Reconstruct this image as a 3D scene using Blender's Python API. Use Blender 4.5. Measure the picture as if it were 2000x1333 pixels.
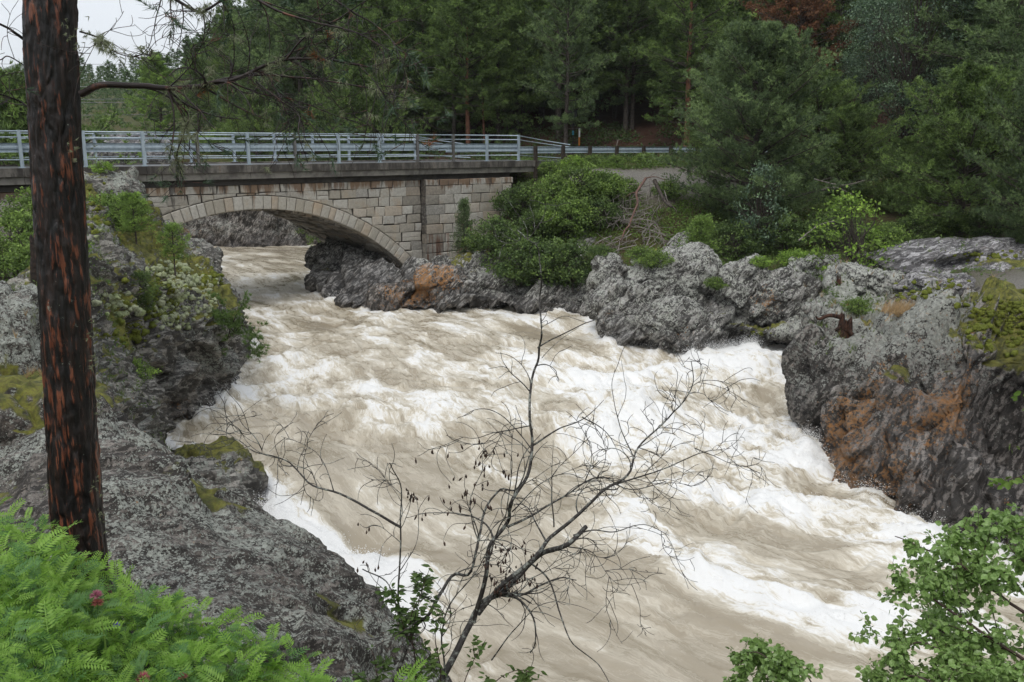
import bpy, math, random
import numpy as np
from mathutils import Vector, Matrix

for o in list(bpy.data.objects):
    bpy.data.objects.remove(o)
SC = bpy.context.scene
COL = SC.collection

# ------------------------------------------------------------------ camera, sky, sun, exposure
FPX, CAMZ = 1700.0, 6.6
PITCH = math.atan((666.5 - 284) / FPX)
cam = bpy.data.cameras.new('camera')
cam.sensor_width = 36.0
cam.lens = FPX / 2000 * 36.0
cam.clip_start = 0.05
cam.clip_end = 9000
camo = bpy.data.objects.new('camera', cam)
COL.objects.link(camo)
camo.location = (0, 0, CAMZ)
camo.rotation_euler = (math.pi / 2 - PITCH, 0, 0)
SC.camera = camo

SUN_EL, SUN_AZ = 58, 200
wd = bpy.data.worlds.new('World')
SC.world = wd
wd.use_nodes = True
wn = wd.node_tree
bg = wn.nodes['Background']
sky = wn.nodes.new('ShaderNodeTexSky')
sky.sky_type = 'NISHITA'
sky.sun_disc = False
sky.sun_elevation = math.radians(SUN_EL)
sky.sun_rotation = math.radians(SUN_AZ)
sky.air_density = 1.0
sky.dust_density = 6.0
sky.ozone_density = 1.0
hs = wn.nodes.new('ShaderNodeHueSaturation')
hs.inputs['Saturation'].default_value = 0.25
mxw = wn.nodes.new('ShaderNodeMix')
mxw.data_type = 'RGBA'
mxw.inputs[0].default_value = 0.72
mxw.inputs[7].default_value = (9.6, 10.2, 11.0, 1)
wn.links.new(sky.outputs[0], hs.inputs['Color'])
wn.links.new(hs.outputs[0], mxw.inputs[6])
wn.links.new(mxw.outputs[2], bg.inputs['Color'])
bg.inputs['Strength'].default_value = 0.085
sd = bpy.data.lights.new('sun', 'SUN')
sd.energy = 0.9
sd.angle = math.radians(25)
sd.color = (1.0, 0.97, 0.92)
so = bpy.data.objects.new('sun', sd)
COL.objects.link(so)
_e, _a = math.radians(SUN_EL), math.radians(SUN_AZ)
so.rotation_euler = Vector((math.sin(_a) * math.cos(_e), math.cos(_a) * math.cos(_e), math.sin(_e))).to_track_quat('Z', 'Y').to_euler()
SC.view_settings.view_transform = 'Standard'
SC.view_settings.look = 'None'
SC.view_settings.gamma = 1
SC.view_settings.exposure = 0.5
SC.view_settings.use_curve_mapping = False
SC.cycles.max_bounces = 6
SC.cycles.diffuse_bounces = 3
SC.cycles.glossy_bounces = 2
SC.cycles.transparent_max_bounces = 8
SC.cycles.use_denoising = True

# ------------------------------------------------------------------ measuring helpers (points of the place, read off the photograph once)
CP, SP = math.cos(PITCH), math.sin(PITCH)
def _ray(x, y):
    a = (x - 1000) / FPX
    b = -(y - 666.5) / FPX
    return a, CP + b * SP, -SP + b * CP
def Z(x, y, z):
    r = _ray(x, y)
    t = (z - CAMZ) / r[2]
    return (r[0] * t, r[1] * t, z)
def D(x, y, Y):
    r = _ray(x, y)
    t = Y / r[1]
    return (r[0] * t, Y, CAMZ + r[2] * t)
def cross3(a, b):
    return np.cross(a, b)

# ------------------------------------------------------------------ numpy noise
def _h(ix, iy, iz, seed):
    with np.errstate(over='ignore'):
        h = (ix.astype(np.uint32) * np.uint32(374761393) + iy.astype(np.uint32) * np.uint32(668265263)
             + iz.astype(np.uint32) * np.uint32(2147483647) + np.uint32(seed * 974634777 & 0xffffffff))
        h = (h ^ (h >> np.uint32(13))) * np.uint32(1274126177)
        h = (h ^ (h >> np.uint32(16))) * np.uint32(2246822519)
        h = h ^ (h >> np.uint32(15))
    return h.astype(np.float32) / np.float32(4294967295.0)
def vnoise(P, seed=0):
    F = np.floor(P).astype(np.int64)
    f = (P - F).astype(np.float32)
    u = f * f * f * (f * (f * 6 - 15) + 10)
    r = 0
    for dx in (0, 1):
        wx = u[:, 0] if dx else 1 - u[:, 0]
        for dy in (0, 1):
            wy = u[:, 1] if dy else 1 - u[:, 1]
            for dz in (0, 1):
                wz = u[:, 2] if dz else 1 - u[:, 2]
                r = r + wx * wy * wz * _h(F[:, 0] + dx, F[:, 1] + dy, F[:, 2] + dz, seed)
    return r * 2 - 1
def fbm(P, octv=4, seed=0, gain=0.5, lac=2.03):
    P = np.asarray(P, dtype=np.float64)
    a, r, tot = 1.0, 0, 0
    for i in range(octv):
        r = r + a * vnoise(P + 17.3 * i, seed + i * 7)
        tot += a
        a *= gain
        P = P * lac
    return r / tot
def facets(P, seed=0):
    """cracked-rock relief: every Voronoi cell is a tilted plane; returns (offset, edge distance)"""
    F = np.floor(P).astype(np.int64)
    best = np.full(len(P), 9e9)
    sec = np.full(len(P), 9e9)
    val = np.zeros(len(P))
    wt = np.zeros(len(P))
    for dx in (-1, 0, 1):
        for dy in (-1, 0, 1):
            for dz in (-1, 0, 1):
                cx, cy, cz = F[:, 0] + dx, F[:, 1] + dy, F[:, 2] + dz
                jx, jy, jz = (_h(cx, cy, cz, seed + k) for k in (1, 2, 3))
                ox, oy, oz = P[:, 0] - cx - jx, P[:, 1] - cy - jy, P[:, 2] - cz - jz
                d = ox * ox + oy * oy + oz * oz
                nx, ny, nz, of = (_h(cx, cy, cz, seed + k) * 2 - 1 for k in (4, 5, 6, 7))
                v = of * 0.58 + 1.25 * (ox * nx + oy * ny + oz * nz)
                m = d < best
                sec = np.where(m, best, np.minimum(sec, d))
                best = np.where(m, d, best)
                w = np.exp(-32.0 * d)
                val += w * v
                wt += w
    val /= wt + 1e-12
    return val, np.sqrt(sec) - np.sqrt(best)

# ------------------------------------------------------------------ mesh helpers
def arr_mesh(name, V, Q=None, T=None, mats=(), mi=None, smooth=False, uv=None, col=None):
    me = bpy.data.meshes.new(name)
    V = np.asarray(V, dtype=np.float32).reshape(-1, 3)
    Q = np.zeros((0, 4), int) if Q is None else np.asarray(Q, dtype=np.int32).reshape(-1, 4)
    T = np.zeros((0, 3), int) if T is None else np.asarray(T, dtype=np.int32).reshape(-1, 3)
    me.vertices.add(len(V))
    me.vertices.foreach_set('co', V.ravel())
    nl = Q.size + T.size
    me.loops.add(nl)
    lv = np.concatenate([Q.ravel(), T.ravel()]).astype(np.int32)
    me.loops.foreach_set('vertex_index', lv)
    me.polygons.add(len(Q) + len(T))
    st = np.concatenate([np.arange(len(Q)) * 4, len(Q) * 4 + np.arange(len(T)) * 3]).astype(np.int32)
    me.polygons.foreach_set('loop_start', st)
    if mi is not None:
        me.polygons.foreach_set('material_index', np.asarray(mi, dtype=np.int32))
    me.polygons.foreach_set('use_smooth', np.full(len(Q) + len(T), smooth))
    if uv is not None:
        l = me.uv_layers.new(name='flow')
        l.data.foreach_set('uv', np.asarray(uv, dtype=np.float32)[lv].ravel())
    for k, c in (col or {}).items():
        c = np.asarray(c, dtype=np.float32)
        if c.ndim == 1:
            a = me.attributes.new(k, 'FLOAT', 'POINT')
            a.data.foreach_set('value', c)
        else:
            a = me.attributes.new(k, 'FLOAT_COLOR', 'POINT')
            a.data.foreach_set('color', c.ravel())
    me.update(calc_edges=True)
    me.validate()
    for m in (mats if isinstance(mats, (list, tuple)) else [mats]):
        me.materials.append(m)
    return me
def link(name, me, parent=None, **kw):
    o = bpy.data.objects.new(name, me)
    COL.objects.link(o)
    if parent:
        o.parent = parent
    for k, v in kw.items():
        if v:
            o[k] = v
    return o
def thing(name, label, category, loc=(0, 0, 0), rz=0.0, group=None, me=None):
    o = link(name, me, label=label, category=category, group=group)
    o.location = loc
    o.rotation_euler = (0, 0, rz)
    return o
def retag(o, label=None, group=None):
    if label:
        o['label'] = label
    if group:
        o['group'] = group
def copy_thing(src, loc, rz=0.0, scale=1.0, label=None, group=None, rx=0.0, ry=0.0):
    c = src.copy()
    COL.objects.link(c)
    c.location = loc
    c.rotation_euler = (rx, ry, rz)
    c.scale = (scale,) * 3 if not isinstance(scale, tuple) else scale
    retag(c, label, group)
    for ch in src.children:
        d = ch.copy()
        COL.objects.link(d)
        d.parent = c
        for g in ch.children:
            e = g.copy()
            COL.objects.link(e)
            e.parent = d
    return c
class Acc:
    def __init__(s):
        s.V, s.Q, s.T, s.n = [], [], [], 0
    def add(s, V, Q=None, T=None):
        V = np.asarray(V, dtype=np.float64).reshape(-1, 3)
        s.V.append(V)
        if Q is not None and len(Q):
            s.Q.append(np.asarray(Q).reshape(-1, 4) + s.n)
        if T is not None and len(T):
            s.T.append(np.asarray(T).reshape(-1, 3) + s.n)
        s.n += len(V)
    def box(s, c, h, R=None):
        v = np.array([[x, y, z] for x in (-1, 1) for y in (-1, 1) for z in (-1, 1)], float) * np.array(h)
        if R is not None:
            v = v @ np.asarray(R).T
        s.add(v + np.array(c), [[0, 1, 3, 2], [4, 6, 7, 5], [0, 4, 5, 1], [2, 3, 7, 6], [0, 2, 6, 4], [1, 5, 7, 3]])
    def tube(s, P, R, n=6, cap=True):
        P = np.asarray(P, float)
        m = len(P)
        if m < 2:
            return
        R = np.full(m, R) if np.isscalar(R) else np.asarray(R, float)
        t = np.gradient(P, axis=0)
        t /= np.linalg.norm(t, axis=1)[:, None] + 1e-9
        ref = np.array([0, 0, 1.0]) if abs(t[:, 2]).mean() < 0.85 else np.array([1.0, 0, 0])
        a = np.cross(t, ref)
        a /= np.linalg.norm(a, axis=1)[:, None] + 1e-9
        b = np.cross(t, a)
        th = np.arange(n) * 2 * math.pi / n
        V = P[:, None] + R[:, None, None] * (a[:, None] * np.cos(th)[None, :, None] + b[:, None] * np.sin(th)[None, :, None])
        i = np.arange(m - 1)[:, None] * n
        j = np.arange(n)[None]
        k = (j + 1) % n
        Q = np.stack([i + j, i + k, i + n + k, i + n + j], -1).reshape(-1, 4)
        V = V.reshape(-1, 3)
        T = None
        if cap:
            V = np.concatenate([V, P[:1], P[-1:]])
            q = np.arange(n)
            e = (m - 1) * n
            T = np.concatenate([np.stack([q, (q + 1) % n, q * 0 + m * n], 1), np.stack([e + (q + 1) % n, e + q, q * 0 + m * n + 1], 1)])
        s.add(V, Q, T)
    def mesh(s, name, mats, smooth=False, **kw):
        return arr_mesh(name, np.concatenate(s.V), np.concatenate(s.Q) if s.Q else None,
                        np.concatenate(s.T) if s.T else None, mats, smooth=smooth, **kw)
def catmull(P, k):
    P = np.asarray(P, float)
    if len(P) < 3:
        t = np.linspace(0, 1, k)[:, None]
        return P[0] * (1 - t) + P[-1] * t
    E = np.concatenate([[2 * P[0] - P[1]], P, [2 * P[-1] - P[-2]]])
    u = np.linspace(0, len(P) - 1 - 1e-6, k)
    i = u.astype(int)
    f = (u - i).reshape((-1,) + (1,) * (P.ndim - 1))
    a, b, c, d = E[i], E[i + 1], E[i + 2], E[i + 3]
    return 0.5 * (2 * b + (c - a) * f + (2 * a - 5 * b + 4 * c - d) * f ** 2 + (3 * b - a - 3 * c + d) * f ** 3)
def grid_faces(nu, nv):
    i = np.arange(nu - 1)[:, None]
    j = np.arange(nv - 1)[None]
    a = i * nv + j
    return np.stack([a, a + nv, a + nv + 1, a + 1], -1).reshape(-1, 4)
def grid_normals(G):
    du = np.gradient(G, axis=0)
    dv = np.gradient(G, axis=1)
    n = np.cross(du, dv)
    return n / (np.linalg.norm(n, axis=2)[..., None] + 1e-9)

# ------------------------------------------------------------------ node helpers
class NT:
    def __init__(s, name):
        s.m = bpy.data.materials.new(name)
        s.m.use_nodes = True
        s.t = s.m.node_tree
        s.b = s.t.nodes['Principled BSDF']
        s.out = s.t.nodes['Material Output']
        tc = s.t.nodes.new('ShaderNodeTexCoord')
        s.obj, s.uv = tc.outputs['Object'], tc.outputs['UV']
        g = s.t.nodes.new('ShaderNodeNewGeometry')
        s.pos, s.nor = g.outputs['Position'], g.outputs['Normal']
    def n(s, kind, **kw):
        x = s.t.nodes.new(kind)
        for k, v in kw.items():
            setattr(x, k, v)
        return x
    def put(s, sock, v):
        if isinstance(v, bpy.types.NodeSocket):
            s.t.links.new(v, sock)
        elif v is not None:
            if isinstance(v, (tuple, list)) and len(v) == 3 and sock.type == 'RGBA':
                v = tuple(v) + (1,)
            sock.default_value = v
    def map(s, vec, scale=(1, 1, 1), rot=(0, 0, 0), loc=(0, 0, 0)):
        m = s.n('ShaderNodeMapping')
        s.put(m.inputs['Vector'], vec)
        m.inputs['Scale'].default_value = scale
        m.inputs['Rotation'].default_value = rot
        m.inputs['Location'].default_value = loc
        return m.outputs[0]
    def noise(s, vec, scale, detail=4, rough=0.55, dist=0.0, color=False):
        m = s.n('ShaderNodeTexNoise')
        s.put(m.inputs['Vector'], vec)
        m.inputs['Scale'].default_value = scale
        m.inputs['Detail'].default_value = detail
        m.inputs['Roughness'].default_value = rough
        m.inputs['Distortion'].default_value = dist
        return m.outputs[1 if color else 0]
    def vor(s, vec, scale, feature='F1', out=0, rand=1.0):
        m = s.n('ShaderNodeTexVoronoi', feature=feature)
        s.put(m.inputs['Vector'], vec)
        m.inputs['Scale'].default_value = scale
        m.inputs['Randomness'].default_value = rand
        return m.outputs[out]
    def ramp(s, fac, lo, hi, a=0.0, b=1.0):
        m = s.n('ShaderNodeMapRange', interpolation_type='SMOOTHSTEP')
        s.put(m.inputs[0], fac)
        for i, v in ((1, lo), (2, hi), (3, a), (4, b)):
            s.put(m.inputs[i], v)
        return m.outputs[0]
    def mix(s, f, a, b, mode='MIX'):
        m = s.n('ShaderNodeMix', data_type='RGBA', blend_type=mode)
        s.put(m.inputs[0], f)
        s.put(m.inputs[6], a)
        s.put(m.inputs[7], b)
        return m.outputs[2]
    def math(s, op, a, b=None, clamp=False):
        m = s.n('ShaderNodeMath', operation=op, use_clamp=clamp)
        s.put(m.inputs[0], a)
        if b is not None:
            s.put(m.inputs[1], b)
        return m.outputs[0]
    def vmath(s, op, a, b):
        m = s.n('ShaderNodeVectorMath', operation=op)
        s.put(m.inputs[0], a)
        s.put(m.inputs[1], b)
        return m.outputs[0]
    def sep(s, v):
        m = s.n('ShaderNodeSeparateXYZ')
        s.put(m.inputs[0], v)
        return m.outputs
    def attr(s, name, out=2):
        m = s.n('ShaderNodeAttribute', attribute_name=name)
        return m.outputs[out]
    def bump(s, h, strength=0.5, dist=0.02, normal=None):
        m = s.n('ShaderNodeBump')
        m.inputs['Strength'].default_value = strength
        m.inputs['Distance'].default_value = dist
        s.put(m.inputs['Height'], h)
        s.put(m.inputs['Normal'], normal)
        return m.outputs[0]
    def set(s, color=None, rough=None, normal=None, spec=None, metal=None):
        for k, v in (('Base Color', color), ('Roughness', rough), ('Normal', normal), ('Specular IOR Level', spec), ('Metallic', metal)):
            if v is not None:
                s.put(s.b.inputs[k], v)
        return s.m

def rock_material(name, base=(0.085, 0.078, 0.07), light=(0.19, 0.18, 0.165), lichen=(0.36, 0.38, 0.33), lich=0.0, fine=1.0, strata=0.5, dip=(0.5, 0.35, 0)):
    """weathered gneiss; per-vertex masks: R rust/orange lichen, G moss, B wet, A lichen"""
    t = NT(name)
    v = t.obj
    mk = t.n('ShaderNodeAttribute', attribute_name='mask')
    rgb = t.n('ShaderNodeSeparateColor')
    t.put(rgb.inputs[0], mk.outputs[0])
    oM, mM, wM, lM = rgb.outputs[0], rgb.outputs[1], rgb.outputs[2], mk.outputs[3]
    nz = t.sep(t.nor)[2]
    big = t.noise(v, 0.9, 4, 0.6)
    mid = t.noise(v, 5 * fine, 6, 0.7)
    fin = t.noise(v, 38 * fine, 5, 0.75)
    sv = t.map(t.map(v, (1, 1, 1), dip), (1.2, 1.2, 4.2))
    st = t.noise(sv, 2.2, 5, 0.65, 0.6)
    c = t.mix(t.ramp(mid, 0.35, 0.68), base, light)
    c = t.mix(t.math('MULTIPLY', t.ramp(st, 0.47, 0.62), strata), c, tuple(x * 0.45 for x in base))
    c = t.mix(t.ramp(fin, 0.4, 0.75, 0, 0.55), c, tuple(x * 1.35 for x in light))
    c = t.mix(t.ramp(big, 0.5, 0.72, 0, 0.55), c, (0.15, 0.105, 0.075))
    pb = t.noise(v, 1.7, 5, 0.72)
    c = t.mix(t.ramp(pb, 0.42, 0.54, 0.7, 0), c, tuple(x * 0.4 for x in base))
    c = t.mix(t.ramp(pb, 0.56, 0.68, 0, 0.55), c, tuple(x * 1.5 for x in light))
    # patchwork of cleaved faces: each has its own grey
    fc = t.vmath('ADD', sv, t.vmath('MULTIPLY', t.noise(v, 3.0 * fine, 4, 0.7, 0, True), (0.5, 0.5, 0.5)))
    for sc_, am in ((1.3 * fine, 0.75), (4.2 * fine, 0.7)):
        vc = t.sep(t.vor(fc, sc_, 'F1', 1))[0]
        c = t.mix(t.ramp(vc, 0.62, 0.30, 0, am), c, tuple(x * 0.38 for x in base))
        c = t.mix(t.ramp(vc, 0.66, 0.9, 0, am * .8), c, tuple(x * 1.55 for x in light))
    cr1 = t.noise(v, 12 * fine, 6, 0.78)
    c = t.mix(t.ramp(cr1, 0.42, 0.5, 0.7, 0), c, tuple(x * 0.28 for x in base))
    # crusty grey-green lichen: rosettes of several sizes
    d1 = t.vor(t.vmath('ADD', v, t.vmath('MULTIPLY', t.noise(v, 9 * fine, 4, 0.6, 0, True), (0.16, 0.16, 0.16))), 7 * fine)
    d2 = t.vor(t.vmath('ADD', v, t.vmath('MULTIPLY', t.noise(v, 22 * fine, 3, 0.6, 0, True), (0.05, 0.05, 0.05))), 21 * fine)
    lf = t.math('ADD', t.math('MULTIPLY', t.math('SUBTRACT', 0.5, d1), 0.9), t.math('MULTIPLY', t.math('SUBTRACT', 0.42, d2), 1.25))
    lf = t.math('ADD', lf, t.math('MULTIPLY', t.math('SUBTRACT', mid, 0.5), 0.9))
    lf = t.math('ADD', lf, t.math('ADD', t.math('MULTIPLY', t.math('SUBTRACT', fin, 0.5), 0.9), t.math('MULTIPLY', t.math('SUBTRACT', cr1, 0.5), 1.3)))
    pt_ = t.noise(v, 0.55 * fine ** .7, 5, 0.7, 0.8)
    lf = t.math('ADD', lf, t.math('MULTIPLY', t.math('SUBTRACT', pt_, 0.5), 2.0))
    lf = t.math('ADD', lf, t.math('MULTIPLY', nz, 0.14))
    lf = t.math('ADD', lf, t.math('SUBTRACT', t.math('MULTIPLY', lM, 1.0), 0.62 - lich))
    lfm = t.ramp(lf, 0.02, 0.2, 0, 0.92)
    lc = t.mix(t.ramp(t.noise(v, 13 * fine, 3), 0.35, 0.65), lichen, tuple(x * 0.6 for x in lichen))
    lc = t.mix(t.ramp(t.noise(v, 60 * fine, 2), 0.45, 0.62, 0, 0.6), lc, tuple(x * 0.4 for x in lichen))
    c = t.mix(lfm, c, lc)
    # orange / rust
    of = t.math('ADD', t.math('SUBTRACT', t.math('ADD', t.math('MULTIPLY', t.noise(v, 3.4, 7, 0.8), 1.1), t.math('MULTIPLY', cr1, 1.5)), 1.55), t.math('MULTIPLY', oM, 0.34))
    oc = t.mix(t.ramp(t.noise(v, 11, 5, 0.7), 0.38, 0.66), (0.46, 0.20, 0.045), (0.27, 0.17, 0.09))
    oc = t.mix(t.ramp(fin, 0.45, 0.6, 0, 0.5), oc, (0.06, 0.045, 0.035))
    c = t.mix(t.ramp(of, 0.0, 0.13, 0, 0.92), c, oc)
    # moss on what faces up
    mf = t.math('ADD', t.math('MULTIPLY', t.math('SUBTRACT', t.noise(v, 2.1, 6, 0.7), 0.5), 1.5), t.math('MULTIPLY', t.math('SUBTRACT', nz, 0.45), 0.75))
    mf = t.math('ADD', mf, t.math('SUBTRACT', t.math('MULTIPLY', mM, 1.1), 0.72))
    mc = t.mix(t.ramp(t.noise(v, 7, 4, 0.6), 0.35, 0.65), (0.055, 0.065, 0.012), (0.20, 0.20, 0.03))
    mc = t.mix(t.ramp(t.noise(v, 34, 3), 0.4, 0.7, 0, 0.6), mc, (0.10, 0.075, 0.025))
    mfm = t.ramp(mf, 0.0, 0.16)
    c = t.mix(mfm, c, mc)
    wet = t.math('MULTIPLY', wM, t.ramp(big, 0.2, 0.6, 0.7, 1.0))
    c = t.mix(t.math('MULTIPLY', wet, 0.62), c, t.mix(1.0, c, (0.35, 0.34, 0.36), 'MULTIPLY'))
    h = t.math('ADD', t.math('MULTIPLY', mid, 1.0), t.math('ADD', t.math('MULTIPLY', fin, 0.35), t.math('MULTIPLY', cr1, 0.9)))
    h = t.math('ADD', h, t.math('MULTIPLY', lfm, 0.12))
    h = t.math('ADD', h, t.math('MULTIPLY', mfm, 0.35))
    h = t.math('ADD', h, t.math('MULTIPLY', st, 0.6 * strata))
    return t.set(c, t.math('SUBTRACT', 0.78, t.math('MULTIPLY', wet, 0.42)), t.bump(h, 0.9, 0.045 / fine ** 0.5), 0.4)
# ------------------------------------------------------------------ river: centre line, level, outline
CL = catmull([(-48, 61), (-30, 54), (-18, 47), (-12.5, 40), (-8, 34), (-3.5, 29.5), (-0.5, 25), (1.5, 21.5), (4.2, 18), (8.5, 14.5), (14.5, 11.5), (23, 9.5), (36, 8)], 260)
_sg = np.concatenate([[0], np.cumsum(np.linalg.norm(np.diff(CL, axis=0), axis=1))])
def _sat(x, y):
    return _sg[np.argmin((CL[:, 0] - x) ** 2 + (CL[:, 1] - y) ** 2)]
_ls = [_sat(*p) for p in ((-8, 34), (-3.5, 29.5), (-0.5, 25), (1.5, 21.5), (4.2, 18), (8.5, 14.5), (23, 9.5))]
_lv = [0, -0.12, -0.42, -0.78, -1.02, -1.25, -1.5]
_tan = np.gradient(CL, axis=0)
_tan /= np.linalg.norm(_tan, axis=1)[:, None]
def flow(X, Y):
    s = np.zeros(len(X)); t = np.zeros(len(X))
    for k in range(0, len(X), 20000):
        x, y = X[k:k + 20000], Y[k:k + 20000]
        d = (x[:, None] - CL[None, :, 0]) ** 2 + (y[:, None] - CL[None, :, 1]) ** 2
        i = d.argmin(1)
        rx, ry = x - CL[i, 0], y - CL[i, 1]
        s[k:k + 20000] = _sg[i] + rx * _tan[i, 0] + ry * _tan[i, 1]
        t[k:k + 20000] = rx * -_tan[i, 1] + ry * _tan[i, 0]
    return s, t
def level(s):
    return np.interp(s, _ls, _lv)
POLY = np.array([(-45, 52), (-30, 42), (-21, 35), (-16.5, 30.5), (-13, 30.5), (-11, 30.3), (-9.2, 28), (-8.05, 24), (-8.4, 21.8), (-8.9, 20.2), (-7.2, 19), (-5.8, 18.2),
                 (-5.1, 16.2), (-4.4, 14), (-3.4, 11.5), (-1.5, 9), (3, 7), (12, 5), (34, 3), (34, 11), (14, 13.7), (9.4, 16), (8.1, 18), (7.4, 20.4), (7.8, 23.5),
                 (10.3, 29), (5.9, 29), (3.3, 30.4), (2.7, 34.7), (-1, 35.3), (-5.3, 35.8), (-7.5, 37), (-9, 39.7), (-10, 43), (-11.5, 47), (-10, 52), (-12, 58.5),
                 (-20, 58), (-30, 60), (-45, 68)], float)
def sdf(X, Y):
    """distance to the waterline, negative over the river"""
    d = np.full(len(X), 1e9)
    ins = np.zeros(len(X), bool)
    n = len(POLY)
    for i in range(n):
        a, b = POLY[i], POLY[(i + 1) % n]
        e = b - a
        t = np.clip(((X - a[0]) * e[0] + (Y - a[1]) * e[1]) / (e @ e), 0, 1)
        d = np.minimum(d, (X - a[0] - t * e[0]) ** 2 + (Y - a[1] - t * e[1]) ** 2)
        c = ((a[1] > Y) != (b[1] > Y)) & (X < (b[0] - a[0]) * (Y - a[1]) / (b[1] - a[1] + 1e-12) + a[0])
        ins ^= c
    d = np.sqrt(d)
    return np.where(ins, -d, d)

# ------------------------------------------------------------------ ground
_GC = np.array([
    (0, 0, 5), (-1.5, 3, 4.5), (1.5, 2.6, 4.0), (-5, 3, 5.1), (0.5, 4.5, 2.6), (5, 3, 3.2), (-3, 4.6, 4.2), (-8, 3, 5.5), (9, 3, 3.0), (0, -6, 5.4), (-10, -6, 6), (10, -6, 5.5),
    (-6, 7, 3.6), (-8, 9.5, 3.6), (-10, 14, 3.0), (-13, 18, 2.8), (-15, 22, 3.3), (-17, 26, 4.7), (-20, 27, 5.2), (-22, 16, 5.5), (-30, 30, 6), (-20, 5, 7), (-22, 25, 5.4), (-14, 11, 4.6),
    (-4.2, 38.6, .5), (-2.2, 40, 1.1), (-.4, 42.3, 2.6), (1.0, 43.2, 3.9), (-4.5, 41.5, .8), (1.5, 45.8, 5.3), (5, 47.8, 5.45), (10, 49.6, 5.55), (20, 50.5, 5.3), (3, 43.0, 4.95), (6, 43.8, 5.1), (10, 45, 5.2), (3, 41.3, 3.9), (8, 42.2, 3.8), (3, 38.5, 2.2), (10, 39, 2.3), (8, 34, 1.6), (13, 31, 2.3), (16, 34, 2.7), (20, 28, 3.0),
    (12, 25.5, 2.2), (16, 21, 2.4), (24, 20, 4), (20, 42, 3.4), (14, 46, 4.3), (30, 34, 3.5), (34, 24, 5), (28, 48, 5),
    (0, 55, 5.9), (-5, 51, 5.2), (-8, 60, 6), (10, 58, 7.6), (25, 60, 9), (-15, 64, 4.6), (-25, 67, 5), (-30, 74, 6), (0, 72, 11), (-45, 44, 6), (-2, 47.5, 5.0), (-40, 30, 6.5), (-60, 60, 6), (-50, 80, 5.5), (30, 72, 13)])
def _tps_fit(C):
    xy = C[:, :2] / 20
    r2 = ((xy[:, None] - xy[None]) ** 2).sum(-1) + 1e-9
    K = 0.5 * r2 * np.log(r2) + np.eye(len(C)) * 0.002
    Pm = np.concatenate([np.ones((len(C), 1)), xy], 1)
    A = np.block([[K, Pm], [Pm.T, np.zeros((3, 3))]])
    return np.linalg.solve(A, np.concatenate([C[:, 2], np.zeros(3)])), xy
_TW, _TC = _tps_fit(_GC)
def ground(X, Y, detail=True):
    X = np.asarray(X, float).ravel(); Y = np.asarray(Y, float).ravel()
    q = np.stack([X, Y], 1) / 20
    z = np.zeros(len(X))
    for k in range(0, len(X), 40000):
        p = q[k:k + 40000]
        r2 = ((p[:, None] - _TC[None]) ** 2).sum(-1) + 1e-9
        z[k:k + 40000] = (0.5 * r2 * np.log(r2)) @ _TW[:-3] + _TW[-3] + p @ _TW[-2:]
    r = np.hypot(X, Y)
    th = np.degrees(np.arctan2(X, np.maximum(Y, 1e-3)))
    th = np.where(Y < 0, np.where(X > 0, 80, -80), th)
    k = np.interp(th, [-80, -45, -31, -26, -20, -14, -8, 0, 20, 80], [0.10, 0.09, 0.085, 0.10, 0.13, 0.17, 0.26, 0.34, 0.34, 0.2])
    far = 6 + k * np.maximum(0, r - np.interp(th, [-80, -24, -12], [150, 150, 58]))
    cap = np.interp(th, [-80, -31, -26, -18, -8, 0, 80], [30, 20, 24, 34, 48, 60, 60])
    far = np.minimum(far, cap + 0.02 * (far - cap))
    far += np.where(r > 500, 0, 0)
    w = np.clip((r - 52) / 20, 0, 1)
    w = w * w * (3 - 2 * w)
    z = z * (1 - w) + far * w
    sd_ = sdf(X, Y)
    s, t = flow(X, Y)
    L = level(s)
    z = np.where(sd_ > 0, np.minimum(z, L - 1.2 + 1.3 * np.maximum(0, sd_ - 0.6 - 5.5 * np.exp(-((X - 12) / 5) ** 2 - ((Y - 18) / 6) ** 2))), L - 1.8)
    # the road bench behind the bridge end
    if detail:
        P = np.stack([X, Y, X * 0], 1)
        z = z + fbm(P * 0.35, 3, 5) * 0.22 * np.clip(r / 12, 0.15, 1) + fbm(P * 1.7, 3, 9) * 0.07
    return z
def ground1(x, y):
    return float(ground([x], [y])[0])

def t_ground():
    t = NT('ground_soil')
    v = t.pos
    a = t.noise(v, 0.35, 5, 0.6)
    b = t.noise(v, 3.0, 6, 0.7)
    f = t.noise(v, 22, 4, 0.7)
    c = t.mix(t.ramp(a, 0.4, 0.6), (0.055, 0.035, 0.02), (0.05, 0.062, 0.018))
    c = t.mix(t.ramp(b, 0.42, 0.62), c, (0.085, 0.105, 0.022))
    c = t.mix(t.ramp(f, 0.45, 0.72, 0, 0.7), c, (0.09, 0.055, 0.03))
    y = t.sep(v)[1]
    c = t.mix(t.math('MULTIPLY', t.ramp(y, 50, 56), t.ramp(t.sep(v)[0], -14, -4)), c, t.mix(t.ramp(b, 0.35, 0.7), (0.045, 0.022, 0.014), (0.075, 0.036, 0.022)))
    g = t.attr('gravel', 2)
    c = t.mix(g, c, t.mix(t.ramp(f, 0.35, 0.65), (0.13, 0.12, 0.105), (0.26, 0.245, 0.22)))
    return t.set(c, 0.9, t.bump(t.math('ADD', b, f), 0.9, 0.08), 0.25)
M_GROUND = t_ground()
xs = np.concatenate([-np.geomspace(45, 2500, 40)[::-1], np.arange(-44.5, 40, 0.6), np.geomspace(40, 2500, 40)])
ys = np.concatenate([-np.geomspace(6, 300, 12)[::-1], np.arange(-5.5, 72, 0.6), np.geomspace(73, 3500, 70)])
GX, GY = np.meshgrid(xs, ys, indexing='ij')
gz = ground(GX, GY).reshape(GX.shape)
P = np.stack([GX.ravel(), GY.ravel()], 1)
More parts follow.
